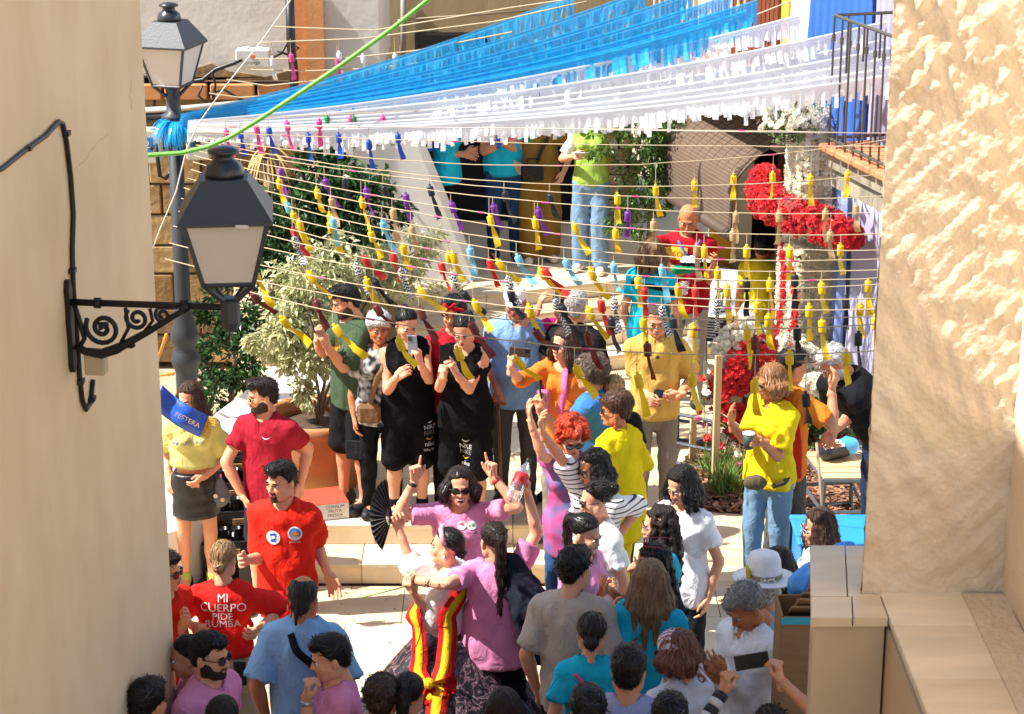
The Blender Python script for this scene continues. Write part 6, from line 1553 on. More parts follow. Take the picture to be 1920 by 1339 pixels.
# dark jacket thrown over the shoulder
g = Grid((-.3, -.5, .55), (.55, .4, 1.7), .017); sh_ = PT.P['r']['sh']
g.cone(sh_ + (-.02, -.02, .05), sh_ + (.10, -.08, -.18), .095, .12, .04); g.cone(sh_ + (.10, -.08, -.18), sh_ + (.16, -.06, -.48), .12, .09, .06); g.cone(sh_ + (.04, -.1, -.1), sh_ + (.05, -.13, -.3), .08, .05, .05); g.cone(sh_ + (.02, .1, 0), sh_ + (.08, .1, -.3), .08, .08, .05)
g.noise(.008, .12, 7); g.folds(.012, .09, 3); V, F = g.mesh(); jk = put('jacket', mesh_data('jacket', V, F, cloth('#1d222c')), None, PT.base); tag(jk, 'dark navy jacket slung over the shoulder of the ponytailed woman', 'jacket')
# cartoonish round print on her back
decal(PT, 'print', disc_shape(20), (960, 1095), .062, plain('#b0206a', .5)); decal(PT, 'print', ([(-1, -.2), (.9, -.3), (.6, -.8), (-.2, -.9), (-.8, -.6)], [(0, 4, 3, 2, 1)]), (962, 1098), .045, plain('#efe7e2', .5), off=.005)
decal(PT, 'print', disc_shape(12), (956, 1086), .013, plain('#efe7e2', .5), off=.006)
# --- middle row, mid plaza
G1 = person('man in olive green t-shirt and black cargo shorts filming with a phone', (640, 538), M_, 1.80, -52, (-72, 16), 'm', 1.05, sk=SK_M, hair=('quiff', BLK), beard='#3a291f', top=dict(c='#41533c', hem=.79, sleeve=.95, flare=.03, loose=.02), bot=dict(c='#17181a', type='shorts', len=1.05, wide=.035), shoes='#1b1c1e', sole='#3a3b3d',
    r=dict(hand=(592, 636, -.38), elbow=(596, 690, -.12), curl=1.0, dir=(0, -.1, 1), palm=(.8, .3, 0)), l=dict(hand=(606, 642, -.42), elbow=(660, 700, -.2), curl=1.0, dir=(-.3, -.1, 1), palm=(-.6, .4, 0)))
phone((hand_w(G1, 'r')+hand_w(G1, 'l'))/2 + np.array((-.06, -.03, .09)), (-.25, -.1, 1), (.9, .3, .1), 'dark phone held up by the man in the olive green t-shirt')
decal(G1, 'print', ([(-1, -.3), (-.8, .6), (-.3, .2), (0, .9), (.35, .25), (.9, .5), (.8, -.4), (.2, -.2), (0, -.8), (-.3, -.2)], [tuple(range(10))]), (632, 655), .09, plain('#d8902a', .6))
b = MB(); c = G1.hip if hasattr(G1, 'hip') else None
q = surf(G1, local(G1, (668, 840, -.15)), ('bot',), .012)[0]; b.box((0, 0, 0), (.13, .02, .15), rot=Vector(q[1]).to_track_quat('-Y', 'Z').to_matrix(), bev=.008); pk = b.build('pocket', cloth('#202124'), G1.o); pk.location = q[0]
G2 = person('white haired woman in black and white print blouse behind the phone filming woman', (710, 590), M_, 1.62, 5, (8, 4), 'f', 1.1, sk=SK_T, hair=('volume', WHT), top=dict(mat=mat('leopard print', srgb('#16161a'), .7, 0, 26, color2=srgb('#d8d6d2'), two=.55, detail=0), hem=.8), bot=dict(c='#16161a'), shoes='#18181a')
strap(G2, 'bag_strap', [(.08, -.1, 1.4), (.02, -.2, 1.2), (-.06, -.2, 1.0), (-.1, -.18, .85)], .04, cloth('#8a6a4c'))
b = MB(); b.box((0, 0, 0), (.18, .08, .15), bev=.025); o = obj(None, 'shoulder_bag', b, cloth('#7a5b40'), 'brown leather shoulder bag hanging on the white haired woman', 'bag'); o.location = np.array(at_y(692, 775, G2.base[1]-.14))
bk = dict(type='tank', c='#0d0d0f', neck='tank', hem=.80)
G3 = person('dark haired woman in black sleeveless top and long shorts steadying her phone arm', (765, 585), M_, 1.68, 12, (20, 20), 'f', 1.2, sk=SK_L, hair=('bun', BLK), top=dict(bk), bot=dict(c='#120e10', type='shorts', len=1.08, wide=.03), shoes='#26203a', sole='#5b5680', socks='#141416',
    r=dict(hand=(748, 702, -.35), elbow=(728, 735, -.15), curl=.7, dir=(.7, -.1, .6)), l=dict(hand=(783, 672, -.36), elbow=(806, 712, -.15), curl=1.0, dir=(-.2, 0, 1), palm=(-.8, .4, 0)))
phone(hand_w(G3, 'l') + np.array((-.035, .0, .05)), (-.05, -.1, 1), (.2, .95, .2), 'pale cased phone held by the woman beside the white haired lady', case='#7f8a99')
G4 = person('woman with dark curly hair and red headband in red top behind the two phones', (848, 562), M_, 1.70, 5, (-12, 8), 'f', 1.05, sk=SK_M, hair=('curly', BLK), top=dict(c='#b81f2c', hem=.8), bot=dict(c='#1a1a1d'))
b = MB(); b.tube([G4.hc + G4.R @ np.array(p)*G4.hs for p in ((-.1, .0, .02), (-.09, -.06, .06), (-.04, -.1, .085), (.04, -.1, .085), (.09, -.06, .06), (.1, 0, .02))], .015, 6); q = G4.hc + G4.R @ np.array((0, -.115, .095))*G4.hs
for s_ in (-1, 1): b.tube([q, q + np.array((s_*.045, 0, .035))], [.008, .014], 5)
b.build('headband', cloth('#c2202c'), G4.o, True)
G5 = person('dark haired woman in black sleeveless top with white prints down her shorts', (867, 598), M_, 1.68, -12, (-14, 22), 'f', 1.2, sk=SK_L, hair=('bun', BLK), top=dict(bk), bot=dict(c='#0e0e10', type='shorts', len=1.02, wide=.04), shoes='#1a1a1e', socks='#141416',
    r=dict(hand=(836, 690, -.36), elbow=(818, 742, -.12), curl=1.0, dir=(.1, 0, 1), palm=(.8, .3, 0)), l=dict(hand=(850, 694, -.38), elbow=(893, 740, -.12), curl=1.0, dir=(-.4, 0, .9), palm=(-.7, .3, 0)))
phone((hand_w(G5, 'r')+hand_w(G5, 'l'))/2 + np.array((-.03, .0, .06)), (0, -.1, 1), (-.2, .95, .2), 'black phone gripped in both hands by the woman with printed shorts')
wp = plain('#e2e2e0', .6); yp = plain('#d9b02a', .6)
for f_, x0, k0 in ((G5, 874, 0), (G3, 806, 0)):
    for j, (kind, m_) in enumerate((('s', wp), ('NIKE', wp), ('NIKE', plain('#8b8b8b', .6)), ('s', yp), ('nike', wp), ('Nike, Inc.', wp))):
        y_ = (826 if f_ is G5 else 790) + j*10.5; decal(f_, 'print', (sw, [tuple(range(9))]) if kind == 's' else text_shapes(kind), (x0, y_), .07 if kind == 's' else (.05 if len(kind) < 6 else .026), m_, 'bot', off=.004)
G6 = person('old man in white cap, glasses and light blue polo leaning on a walking stick', (965, 541), M_, 1.74, 2, (-6, 14), 'm', 1.12, sk='#c08468', hair=('buzz', GRY), glasses='#6a6a6a', belly=.9, top=dict(c='#7fa6d2', neck='polo', hem=.76, sleeve=.8, collar='#8fb4dc'), bot=dict(c='#4a4844'), shoes='#1c1c1e', sole='#c9c9c9',
    r=dict(hand=(935, 748, -.22), elbow=(924, 690, -.03), curl=1.3, dir=(.1, -.5, -.8), palm=(.3, .2, -1)))
def cap(f, c, label_=None, bill=True, m=None):
    g = Grid((-.12, -.2, -.02), (.12, .13, .16), .009); g.ell((0, .012, .045), (.089, .108, .09), 0); g.keep((0, 0, .045), nrm((0, .12, -1)))
    if bill: g.ell((0, -.105, .052), (.065, .075, .012), .01)
    V, F = g.mesh(); o = put('cap', mesh_data('cap', V, F, m or cloth(c)), f.o); o.matrix_local = m4(f.R, f.hc, f.hs); return o
cap(G6, '#d6d6d6'); decal(G6, 'emblem', disc_shape(14), (993, 643), .035, plain('#6b7f8e', .6)); decal(G6, 'emblem', disc_shape(12), (993, 643), .022, plain('#7fa6d2', .6), off=.005)
hw = hand_w(G6, 'r'); b = MB(); b.tube([hw + (0, -.02, .0), (hw[0]+.03, hw[1]-.06, M_+.03)], .011, 8, 0); b.tube([hw + (-.05, -.01, .0), hw + (0, -.03, .015), hw + (.06, -.03, .005)], .013, 8, 0); b.tube([(hw[0]+.03, hw[1]-.06, M_+.045), (hw[0]+.03, hw[1]-.06, M_)], .014, 8, 1)
tag(b.build('walking_stick', [plain('#7a3f1e', .35), plain('#141414', .7)], None, True), 'brown wooden walking stick under the old man\'s hand', 'walking stick')
G7 = person('grey haired person in black t-shirt turned away in front of the stairs', (1082, 547), M_, 1.72, 150, (165, 6), 'm', 1.1, sk=SK_M, hair=('short', '#a3a09c'), face=False, top=dict(c='#1a1a1e'), bot=dict(c='#3a3b42'))
person('person in magenta top shading the face with a raised hand by the stairs', (1056, 548), M_, 1.70, -20, (-10, 8), 'f', 1.05, sk=SK_M, hair=('short', DKB), top=dict(c='#c2206e'), bot=dict(c='#2d2f38'), r=dict(hand=(1021, 568, -.1), elbow=(1009, 618, 0), dir=(.3, 0, 1)))
G8 = person('smiling long haired woman in orange top taking a selfie style phone picture', (1056, 618), M_, 1.66, -28, (-48, 4), 'f', .98, sk=SK_L, hair=('long', BRN, dict(L=.30)), smile=1, top=dict(c='#e07a2c', hem=.76, sleeve=1.15, neck='wide'), bot=dict(c='#8a7f70'),
    r=dict(hand=(952, 684, -.32), elbow=(968, 722, -.1), curl=1.0, dir=(.1, 0, 1), palm=(.8, .4, 0)))
phone(hand_w(G8, 'r') + np.array((.06, -.0, .03)), (.9, 0, -.1), (.3, .9, .1), 'phone with chequered case held out sideways by the woman in orange', case='#5d4a44')
strap(G8, 'bag_strap', [(-.02, -.12, 1.42), (-.05, -.22, 1.25), (-.08, -.22, 1.05)], .05, cloth('#d8689a')); b = MB(); b.box((0, 0, 0), (.1, .05, .2), bev=.02); o = obj(None, 'tote_bag', b, cloth('#d8689a'), 'pink tote bag at the side of the woman in orange', 'bag'); o.location = np.array(at_y(1018, 755, G8.base[1]-.12))
G9 = person('man with curly grey brown hair in blue t-shirt photographing with a raised phone', (1108, 668), M_, 1.76, -115, (-112, 2), 'm', 1.08, sk=SK_M, hair=('curly', '#54453a'), face=True, top=dict(c='#3c77b4', hem=.78), bot=dict(c='#39404c'),
    l=dict(hand=(1003, 757, -.1), elbow=(1046, 802, -.1), curl=1.0, dir=(-.2, 0, 1), palm=(.5, .7, 0)))
phone(hand_w(G9, 'l') + np.array((.01, .0, .08)), (-.1, -.1, 1), (.95, .1, .1), 'black phone held upright by the curly haired man in blue')
person('woman with blonde pinned up hair and black clip behind the short haired woman', (1152, 704), M_, 1.60, 175, None, 'f', sk=SK_M, hair=('bun', '#b08a55'), face=False, top=dict(c='#1c1c20'), bot=dict(c='#33353d'))
G11 = person('short haired woman with sunglasses and long earring in baggy bright yellow t-shirt', (1152, 738), M_, 1.66, -128, (-95, 4), 'f', 1.15, sk=SK_T, hair=('volume', '#4a2f20'), shades=SH, top=dict(c='#dcc414', hem=.66, loose=.05, sleeve=.95, flare=.03), bot=dict(c='#d8c41c'))
b = MB(); q = G11.hc + G11.R @ np.array((-.086, .0, -.075))*G11.hs; b.ball(q, (.009, .009, .012)); b.ball(q - (0, 0, .028), (.012, .012, .016)); 
q2 = G11.hc + G11.R @ np.array((.086, .0, -.075))*G11.hs; b.ball(q2, (.009, .009, .012)); b.ball(q2 - (0, 0, .03), (.013, .013, .018)); b.build('earring', plain('#b3303a', .4), G11.o, True)
G12 = person('smiling man in pale yellow polo holding a phone low in front of the stairs', (1232, 574), M_, 1.70, 4, (-4, 16), 'm', 1.08, sk=SK_M, hair=('buzz', '#4a3a30'), smile=1, top=dict(c='#d0ad58', neck='polo', hem=.80, sleeve=.85, flare=.01), bot=dict(c='#7d766c'), shoes='#b3aca2', sole='#cfc9c0',
    r=dict(hand=(1222, 752, -.22), elbow=(1196, 690, 0), curl=.9), l=dict(hand=(1266, 750, -.22), elbow=(1288, 700, 0), curl=.8, dir=(-.9, -.1, -.2)))
phone(hand_w(G12, 'l') + np.array((-.075, -.03, .015)), (.2, 0, 1), (.2, -1, .2), 'black phone held at belt height by the man in pale yellow polo', h=.13)
decal(G12, 'emblem', disc_shape(8), (1233, 670), .014, plain('#4a3a1a', .6))
# --- stripes and friends
G13 = person('woman with bright red curly hair and sunglasses in tie dye top clapping', (1075, 797), M_, 1.62, -18, (12, 22), 'f', 1.05, sk=SK_L, hair=('afro', RED), shades=SH, top=dict(mat=mat('tie dye', srgb('#1d6a9c'), .7, 0, 7, color2=srgb('#c8407e'), detail=2), hem=.72), bot=dict(c='#2f4f78'),
    r=dict(hand=(990, 776, -.2), elbow=(1018, 858, -.1), curl=.3, dir=(-.2, .1, 1)))
stm = bpy.data.materials.new('striped jersey'); stm.use_nodes = True; nn, ll = stm.node_tree.nodes, stm.node_tree.links; tcx = nn.new('ShaderNodeTexCoord'); sx = nn.new('ShaderNodeSeparateXYZ'); ll.new(tcx.outputs['Object'], sx.inputs[0])
mm = nn.new('ShaderNodeMath'); mm.operation = 'MULTIPLY'; mm.inputs[1].default_value = 27; ll.new(sx.outputs[2], mm.inputs[0]); fr_ = nn.new('ShaderNodeMath'); fr_.operation = 'FRACT'; ll.new(mm.outputs[0], fr_.inputs[0]); gt = nn.new('ShaderNodeMath'); gt.operation = 'GREATER_THAN'; gt.inputs[1].default_value = .76; ll.new(fr_.outputs[0], gt.inputs[0])
mx = nn.new('ShaderNodeMix'); mx.data_type = 'RGBA'; mx.inputs[6].default_value = (.80, .79, .77, 1); mx.inputs[7].default_value = (.02, .025, .045, 1); ll.new(gt.outputs[0], mx.inputs[0]); ll.new(mx.outputs[2], nn['Principled BSDF'].inputs['Base Color']); nn['Principled BSDF'].inputs['Roughness'].default_value = .85
G14 = person('black haired woman in navy striped white top, one arm up, hand on hip', (1106, 848), .17, 1.70, -38, (-62, 14), 'f', 1.08, sk=SK_M, hair=('long', BLK, dict(L=.22, curl=.006)), shades=('#5a3a22', '#2a1810'), top=dict(mat=stm, hem=.93, sleeve=1.0), bot=dict(c='#3b5f8c', waist=1.04, wide=.02),
    r=dict(hand=(1000, 786, -.1), elbow=(1038, 842, -.12), curl=.5, dir=(-.2, 0, 1)), l=dict(hand=(1152, 1015, -.1), elbow=(1184, 978, .05), curl=.8))
G15 = person('woman in white t-shirt with low bun and black sunglasses looking left', (1112, 906), .17, 1.68, -62, (-76, 8), 'f', 1.08, sk=SK_L, hair=('bun', DKB), shades=SH, top=dict(c=WHTC, hem=.78), bot=dict(c='#33507a'))
G16 = person('smiling girl with slicked back black hair in pink top facing right', (1108, 972), .17, 1.62, 62, (58, 16), 'f', 1.0, sk=SK_L, hair=('pony', BLK, dict(L=.22)), smile=1, top=dict(c=PINK), bot=dict(c='#2f4468'), l=dict(hand=(1150, 1100, -.1), elbow=(1122, 1118, 0)))
G17 = person('smiling long black haired girl in white t-shirt looking down left', (1268, 883), M_, 1.64, -40, (-52, 24), 'f', 1.0, sk=SK_L, hair=('long', BLK, dict(L=.22)), smile=1, top=dict(c='#ecebec', hem=.78), bot=dict(c='#24262c'))
G18 = person('woman with very long curly brown hair and glasses in profile with white claw clip', (1232, 952), M_, 1.62, -88, (-86, 6), 'f', 1.05, sk=SK_L, hair=('long', '#241812', dict(L=.42, curl=.012)), glasses='#8a4a4a', smile=1, top=dict(c=TURQ), bot=dict(c='#d8d8d8'), l=dict(hand=(1190, 1078, -.2), elbow=(1225, 1110, -.1), curl=-1, dir=(-.4, 0, .9)))
b = MB(); q = G18.hc + G18.R @ np.array((-.08, .07, .09))*G18.hs; b.box(q, (.05, .05, .06), bev=.012); b.build('hair_clip', plain('#d9dcc8', .4), G18.o)
G32 = person('woman with black curly hair and red sunglasses pushed up on her head', (1218, 1022), M_, 1.64, -120, (-110, 8), 'f', 1.05, sk=SK_M, hair=('long', BLK, dict(L=.4, curl=.008)), face=False, top=dict(c='#1d1d21'), bot=dict(c='#24262c'), l=dict(hand=(1135, 1100, -.05), elbow=(1170, 1135, 0)))
o = put('sunglasses', shared(('sh', 'redtop'), lambda: shades_data('#a83440', '#3a1416')), G32.o); o.matrix_local = m4(G32.R, G32.hc + G32.R @ np.array((0, .075, .12)), G32.hs)
G31 = person('girl with long straight light brown hair in turquoise t-shirt from behind', (1222, 1050), M_, 1.64, 172, (165, 8), 'f', 1.02, sk=SK_L, hair=('long', '#7d5f42', dict(L=.40)), face=False, top=dict(c=TURQ, hem=.8, sleeve=.8), bot=dict(c='#2c3f5c'), l=dict(hand=(1158, 1140, .12), elbow=(1160, 1190, .02), curl=.8))
G29 = person('dark haired boy in beige t-shirt with blue lanyard from behind', (1082, 1026), M_, 1.74, 165, (142, 8), 'm', .95, sk=SK_L, hair=('short', BLK), face=True, top=dict(c='#b5a698', hem=.76, sleeve=.85), bot=dict(c='#1c1d22'))
b = MB(); n_ = G29.P; nn0 = np.array((0, 0, 1.435*G29.S)); b.tube([nn0 + G29.rv*.07 + (0, 0, .02), nn0 - G29.fv*.06 + (0, 0, .03), nn0 - G29.rv*.07 + (0, 0, .02), nn0 - G29.rv*.075 + G29.fv*.06 + (0, 0, -.03)], .009, 6); b.build('lanyard', cloth('#2a4fb8'), G29.o, True)
G30 = person('girl in turquoise t-shirt with low hair knot and pink strap across her back', (1110, 1150), M_, 1.56, 178, (176, 10), 'f', .95, sk=SK_L, hair=('lowbun', '#2e2019'), face=False, top=dict(c=TURQ, hem=.8), bot=dict(c='#26282e'))
strap(G30, 'strap', [(-.1, -.12, 1.3), (-.02, -.2, 1.2), (.08, -.2, 1.05), (.15, -.18, .95)], .02, plain('#d84f86', .5))
person('man with short dark hair in lilac collared shirt at the bottom behind the turquoise girl', (1180, 1212), M_, 1.76, 172, None, 'm', 1.05, sk=SK_M, hair=('short', '#1f1712'), face=False, top=dict(c='#9a9ec4', neck='polo'), bot=dict(c='#24262c'))
scarf_m = bpy.data.materials.new('striped scarf'); scarf_m.use_nodes = True; nn, ll = scarf_m.node_tree.nodes, scarf_m.node_tree.links; tcx = nn.new('ShaderNodeTexCoord'); wv = nn.new('ShaderNodeTexWave'); wv.inputs['Scale'].default_value = 14; wv.inputs['Distortion'].default_value = 1.0; ll.new(tcx.outputs['Object'], wv.inputs['Vector']); crx = nn.new('ShaderNodeValToRGB'); crx.color_ramp.interpolation = 'CONSTANT'; crx.color_ramp.elements[0].color = (*srgb('#cbbcc4'), 1); crx.color_ramp.elements[1].position = .55; crx.color_ramp.elements[1].color = (*srgb('#7d5448'), 1); ll.new(wv.outputs['Fac'], crx.inputs[0]); ll.new(crx.outputs[0], nn['Principled BSDF'].inputs['Base Color'])
G34 = person('woman with striped headscarf and brown hair in white top looking left', (1262, 1186), M_, 1.66, -140, (-120, 8), 'f', 1.05, sk=SK_M, hair=('bob', '#6a4030'), shades=SH, top=dict(c='#d9d6dc', hem=.8), bot=dict(c='#3a3c44'))
g = Grid((-.13, -.13, -.12), (.13, .2, .16), .009); g.ell((0, .016, .042), (.098, .116, .1), 0); g.keep((0, -.085, .05), nrm((0, -.75, -1))); g.ell((0, .12, -.015), (.03, .03, .03), .02); g.cone((0, .13, -.02), (.04, .17, -.11), .018, .03, .015); g.folds(.006, .03, 4); V, F = g.mesh(); o = put('headscarf', mesh_data('headscarf', V, F, scarf_m), G34.o); o.matrix_local = m4(G34.R, G34.hc, G34.hs)
# --- right side
G19 = person('woman in bright yellow polo with sunglasses, yellow earring and waist bag raising one hand', (1442, 688), M_, 1.68, -42, (-66, 8), 'f', 1.08, sk=SK_T, hair=('bob', '#8a5f3c'), shades=('#8a6a3a', '#2a1c14'), top=dict(c='#e3c61c', neck='polo', hem=.82, sleeve=.8, flare=.012), bot=dict(c='#6f8ea8', waist=.92), shoes='#3a5a78',
    r=dict(hand=(1364, 788, -.25), elbow=(1394, 838, -.08), curl=.35, dir=(-.15, 0, 1), palm=(.9, -.3, 0)), l=dict(hand=(1420, 822, -.36), elbow=(1472, 852, -.12), curl=1.0, dir=(-.7, -.3, .2), palm=(-.3, .9, 0)))
hc_ = hand_w(G19, 'l'); cup = empty('paper_cup', hc_ + np.array((-.01, .025, -.01)), 0, 'dark green paper coffee cup held by the woman in yellow polo', 'cup'); b = MB(); b.lathe([(.03, -.055), (.041, .05)], n=18); b.build('wall', plain('#2f4a40', .6), cup, True); b = MB(); b.lathe([(.043, .05), (.044, .058), (.036, .062), (.0, .06)], n=18); b.build('lid', plain('#e8e8e6', .4), cup, True)
strap(G19, 'belt_strap', [(.16, .0, .93), (.08, -.2, .90), (-.05, -.25, .86)], .035, cloth('#4f4636'), ('top', 'bot'), .012)
g = Grid((-.15, -.1, -.1), (.15, .1, .1), .011); g.ell((0, 0, 0), (.085, .042, .058), .01); g.folds(.004, .05, 2); V, F = g.mesh(); o = put('waist_bag', mesh_data('waist_bag', V, F, cloth('#5d523f')), None, np.array(at_y(1416, 905, G19.base[1]-.185))); tag(o, 'khaki waist bag on the hips of the woman in yellow polo', 'bag')
b = MB(); 
for s_ in (-1, 1): b.ball(G19.hc + G19.R @ np.array((s_*.09, 0, -.075))*G19.hs, (.012, .012, .018), 8, 6)
b.build('earring', plain('#e8c21a', .4), G19.o, True)
G20 = person('man in khaki cap and orange t-shirt with red scarf reaching out to the bending man', (1492, 656), M_, 1.72, 118, (110, 10), 'm', 1.05, sk=SK_M, hair=('short', DKB), face=False, top=dict(c='#d97a26', hem=.78, sleeve=.8), bot=dict(c='#55524d'), shoes='#2a2c30',
    r=dict(hand=(1560, 712, -.1), elbow=(1543, 782, -.18), curl=.5, dir=(.3, .2, .9)))
cap(G20, '#7a6a54'); strap(G20, 'scarf', [(-.08, -.12, 1.42), (.0, -.2, 1.3), (.03, -.2, 1.1), (.04, -.18, .85)], .11, cloth('#c0261f'), ('top',), .014)
G21 = person('grey haired bearded man in black polo bending over the wooden table', (1545, 658), M_, 1.78, -62, (-75, 40), 'm', 1.12, lean=(-.26, -.10), sk=SK_M, hair=('short', '#b9b6b2'), beard='#c9c6c2', face=True, top=dict(c='#17181c', neck='polo', hem=.86, sleeve=.85), bot=dict(c='#22304a'), shoes='#24262c',
    l=dict(hand=(1552, 822, -.25), elbow=(1600, 770, -.1), curl=.7, dir=(-.5, -.3, -.8)), r=dict(hand=(1560, 826, -.1), elbow=(1560, 770, .1), curl=.7))
G22 = person('girl in profile with clear glasses and brown hair behind the marble parapet', (1530, 957), M_, 1.58, -85, (-82, 8), 'f', sk=SK_L, hair=('long', BRN, dict(L=.35)), glasses='#c9d2d6', top=dict(c='#e8e8ea'), bot=dict(c='#33353d'))
person('girl with smooth dark hair just behind the white hat', (1463, 1027), M_, 1.62, 165, None, 'f', sk=SK_L, hair=('long', '#241712', dict(L=.28)), face=False, top=dict(c='#2a2c34'), bot=dict(c='#24262c'))
G24 = person('grey haired man in white straw hat and pale turquoise shirt from behind', (1432, 1062), M_, 1.70, -158, (-165, 6), 'm', 1.1, sk=SK_M, hair=('short', '#c2bfba'), face=False, top=dict(c='#7fc4d4', neck='polo'), bot=dict(c='#d5d0c4'))
b = MB(); b.lathe([(.0, .135), (.05, .142), (.075, .13), (.086, .10), (.092, .0), (.1, -.012), (.14, -.018), (.168, -.006), (.17, .0), (.14, -.010), (.1, -.004)], n=30, m=0, cap=False); b.lathe([(.0935, .003), (.0925, .03)], n=30, m=1, cap=False)
o = b.build('straw_hat', [mat('white straw', srgb('#e4e2e2'), .7, .04, 50, .3, 120), plain('#8a8266', .7)], G24.o, True); o.matrix_local = m4(G24.R, G24.hc + G24.R @ np.array((0, .012, .062)), G24.hs) @ Matrix.Diagonal((1, 1.18, 1, 1))
b = MB(); b.tube([(.1, .02, .0), (.105, .03, .05), (.115, .035, .09)], [.012, .016, .006], 6); o = b.build('hat_feather', plain('#e0c42a', .5), G24.o, True); o.matrix_local = m4(G24.R, G24.hc + G24.R @ np.array((0, .012, .062)), G24.hs)
G25 = person('grey haired man in white shirt looking down at his phone', (1378, 1110), M_, 1.74, -58, (-62, 36), 'm', 1.1, sk=SK_T, hair=('short', '#7d7a76'), top=dict(c='#e6e9ee', neck='polo', sleeve=1.7, hem=.78), bot=dict(c='#8fb3c9'), r=dict(hand=(1325, 1256, -.2), elbow=(1370, 1280, 0), curl=.8), l=dict(hand=(1342, 1250, -.25), elbow=(1430, 1280, -.1), curl=.6))
phone(hand_w(G25, 'r') + np.array((-.02, -.03, .03)), (-.6, -.6, .2), (0, .2, 1), 'dark phone lying in the hands of the man in white shirt')
PH = person('dark haired person at the bottom right holding a phone up sideways in both hands', (1445, 1322), M_, 1.62, 178, None, 'f', sk=SK_M, hair=('back', '#2e2019'), face=False, top=dict(c='#c9c4bc'), bot=dict(c='#24262c'),
    l=dict(hand=(1368, 1276, .22), elbow=(1350, 1370, .1), curl=1.0, dir=(.15, .1, 1), palm=(.9, .3, 0)), r=dict(hand=(1446, 1258, .22), elbow=(1490, 1345, .1), curl=1.0, dir=(-.15, .1, 1), palm=(-.9, .3, 0)))
phone((hand_w(PH, 'l')+hand_w(PH, 'r'))/2 + np.array((0, .02, .03)), (1, 0, .18), (0, -1, .25), 'black phone held sideways above the heads at the bottom right', h=.165)
P = PH.P['l']; d = nrm(P['wr']-P['el']); b = MB()
for i in range(4):
    b.m = i % 2; b.lathe([(.03, -.02), (.036, -.018), (.036, .018), (.03, .02)], P['wr']-d*(.03+.04*i), 14, rot=Vector(d).to_track_quat('Z', 'Y').to_matrix())
b.build('bracelet', [plain('#1b1b1d', .5), plain('#c9c2bc', .5)], PH.o, True)
person('person in white long sleeves mostly hidden behind the stucco pier', (1668, 838), M_, 1.66, -90, None, 'f', sk=SK_L, hair=('back', DKB), top=dict(c='#ecebed', sleeve=1.9), bot=dict(c='#24262c'))
# --- bottom row of heads
for lb, x, y, h_, hr, c, yw, tc_c in (('person with glossy black hair at the bottom below the turquoise girl', 1102, 1288, 1.72, 'short', BLK, 185, '#24262c'), ('person with black hair at the bottom below the striped headscarf', 1258, 1302, 1.72, 'short', BLK, 170, '#2a2c33'),
    ('woman with brown hair at the bottom edge below the dark trousers', 945, 1292, 1.64, 'long', '#2d1d16', 180, '#33353d'), ('woman with messy brown bun at the bottom in front of the brocade skirt', 716, 1272, 1.66, 'curly', '#38241a', 175, '#5a4a50'), ('woman with dark tied hair beside the messy brown bun', 768, 1262, 1.66, 'pony', '#231610', 170, '#b98aa8')):
    person(lb, (x, y), 0 if x < 1000 else M_, h_, yw, None, 'm' if 'person' in lb else 'f', sk=SK_M, hair=(hr, c), face=False, top=dict(c=tc_c), bot=dict(c='#24262c'))
# --- upper landing
U1 = person('person in turquoise t-shirt and black trousers in profile by the dark passage', (842, 178), T_, 1.70, 75, (80, 5), 'f', 1.15, sk=SK_M, hair=('pony', BLK, dict(L=.2)), top=dict(c=TURQ), bot=dict(c='#121215', wide=.03), shoes='#c9c9c9', l=dict(hand=(884, 292, -.1), elbow=(862, 296, -.1)), r=dict(hand=(886, 285, .1), elbow=(868, 300, .1)))
U2 = person('person in turquoise t-shirt with arms crossed and dark jeans by the passage', (945, 160), T_, 1.76, -5, (-5, 6), 'm', 1.15, sk=SK_M, hair=('short', DKB), top=dict(c=TURQ), bot=dict(c='#27405f'), l=dict(hand=(925, 252, -.2), elbow=(972, 268, -.05)), r=dict(hand=(955, 262, -.22), elbow=(912, 266, -.05)))
decal(U2, 'print', ([(-1, .2), (-.6, .6), (0, .4), (.6, .6), (1, .1), (.4, -.2), (.5, -.6), (-.2, -.3), (-.8, -.5)], [tuple(range(9))]), (945, 230), .04, plain('#16333c', .6))
U3 = person('woman in loose mustard brown jumpsuit with black handbag', (1014, 173), T_, 1.70, 8, (10, 8), 'f', 1.08, sk=SK_L, hair=('back', BRN), top=dict(c='#8a6a30', hem=.95, loose=.03, sleeve=1.2, flare=.03, neck='v'), bot=dict(c='#866528', wide=.05), shoes='#d9cdb8', r=dict(hand=(974, 318, -.12), elbow=(962, 268, -.02)), l=dict(hand=(1052, 335, -.1), elbow=(1062, 275, .0)))
strap(U3, 'bag_strap', [(.12, -.1, 1.42), (.06, -.2, 1.25), (-.02, -.22, 1.05)], .035, plain('#141416', .4))
b = MB(); b.box((0, 0, 0), (.22, .09, .16), bev=.015); b.tube([(-.05, 0, .08), (-.04, 0, .14), (.04, 0, .14), (.05, 0, .08)], .008, 6); o = obj(None, 'handbag', b, mat('patent leather', srgb('#121214'), .25, .1, 9, .3, 40), 'shiny black handbag against the mustard jumpsuit', 'bag'); o.location = np.array(at_y(998, 324, U3.base[1]-.22))
U4 = person('woman in lime green knit vest, white sleeves and blue jeans with a phone', (1106, 188), T_, 1.70, -15, (-30, 12), 'f', 1.0, sk=SK_L, hair=('bob', DKB), top=dict(c='#9cba52', hem=.86, type='tank', neck='crew'), bot=dict(c='#7793ad', wide=.03), shoes='#e6e4e0', r=dict(hand=(1082, 292, -.25), elbow=(1066, 285, -.02), curl=.7), l=dict(hand=(1134, 330, -.05), elbow=(1142, 275, .05)))
g = Grid((-.35, -.3, 1.1), (.35, .3, 1.5), .012)
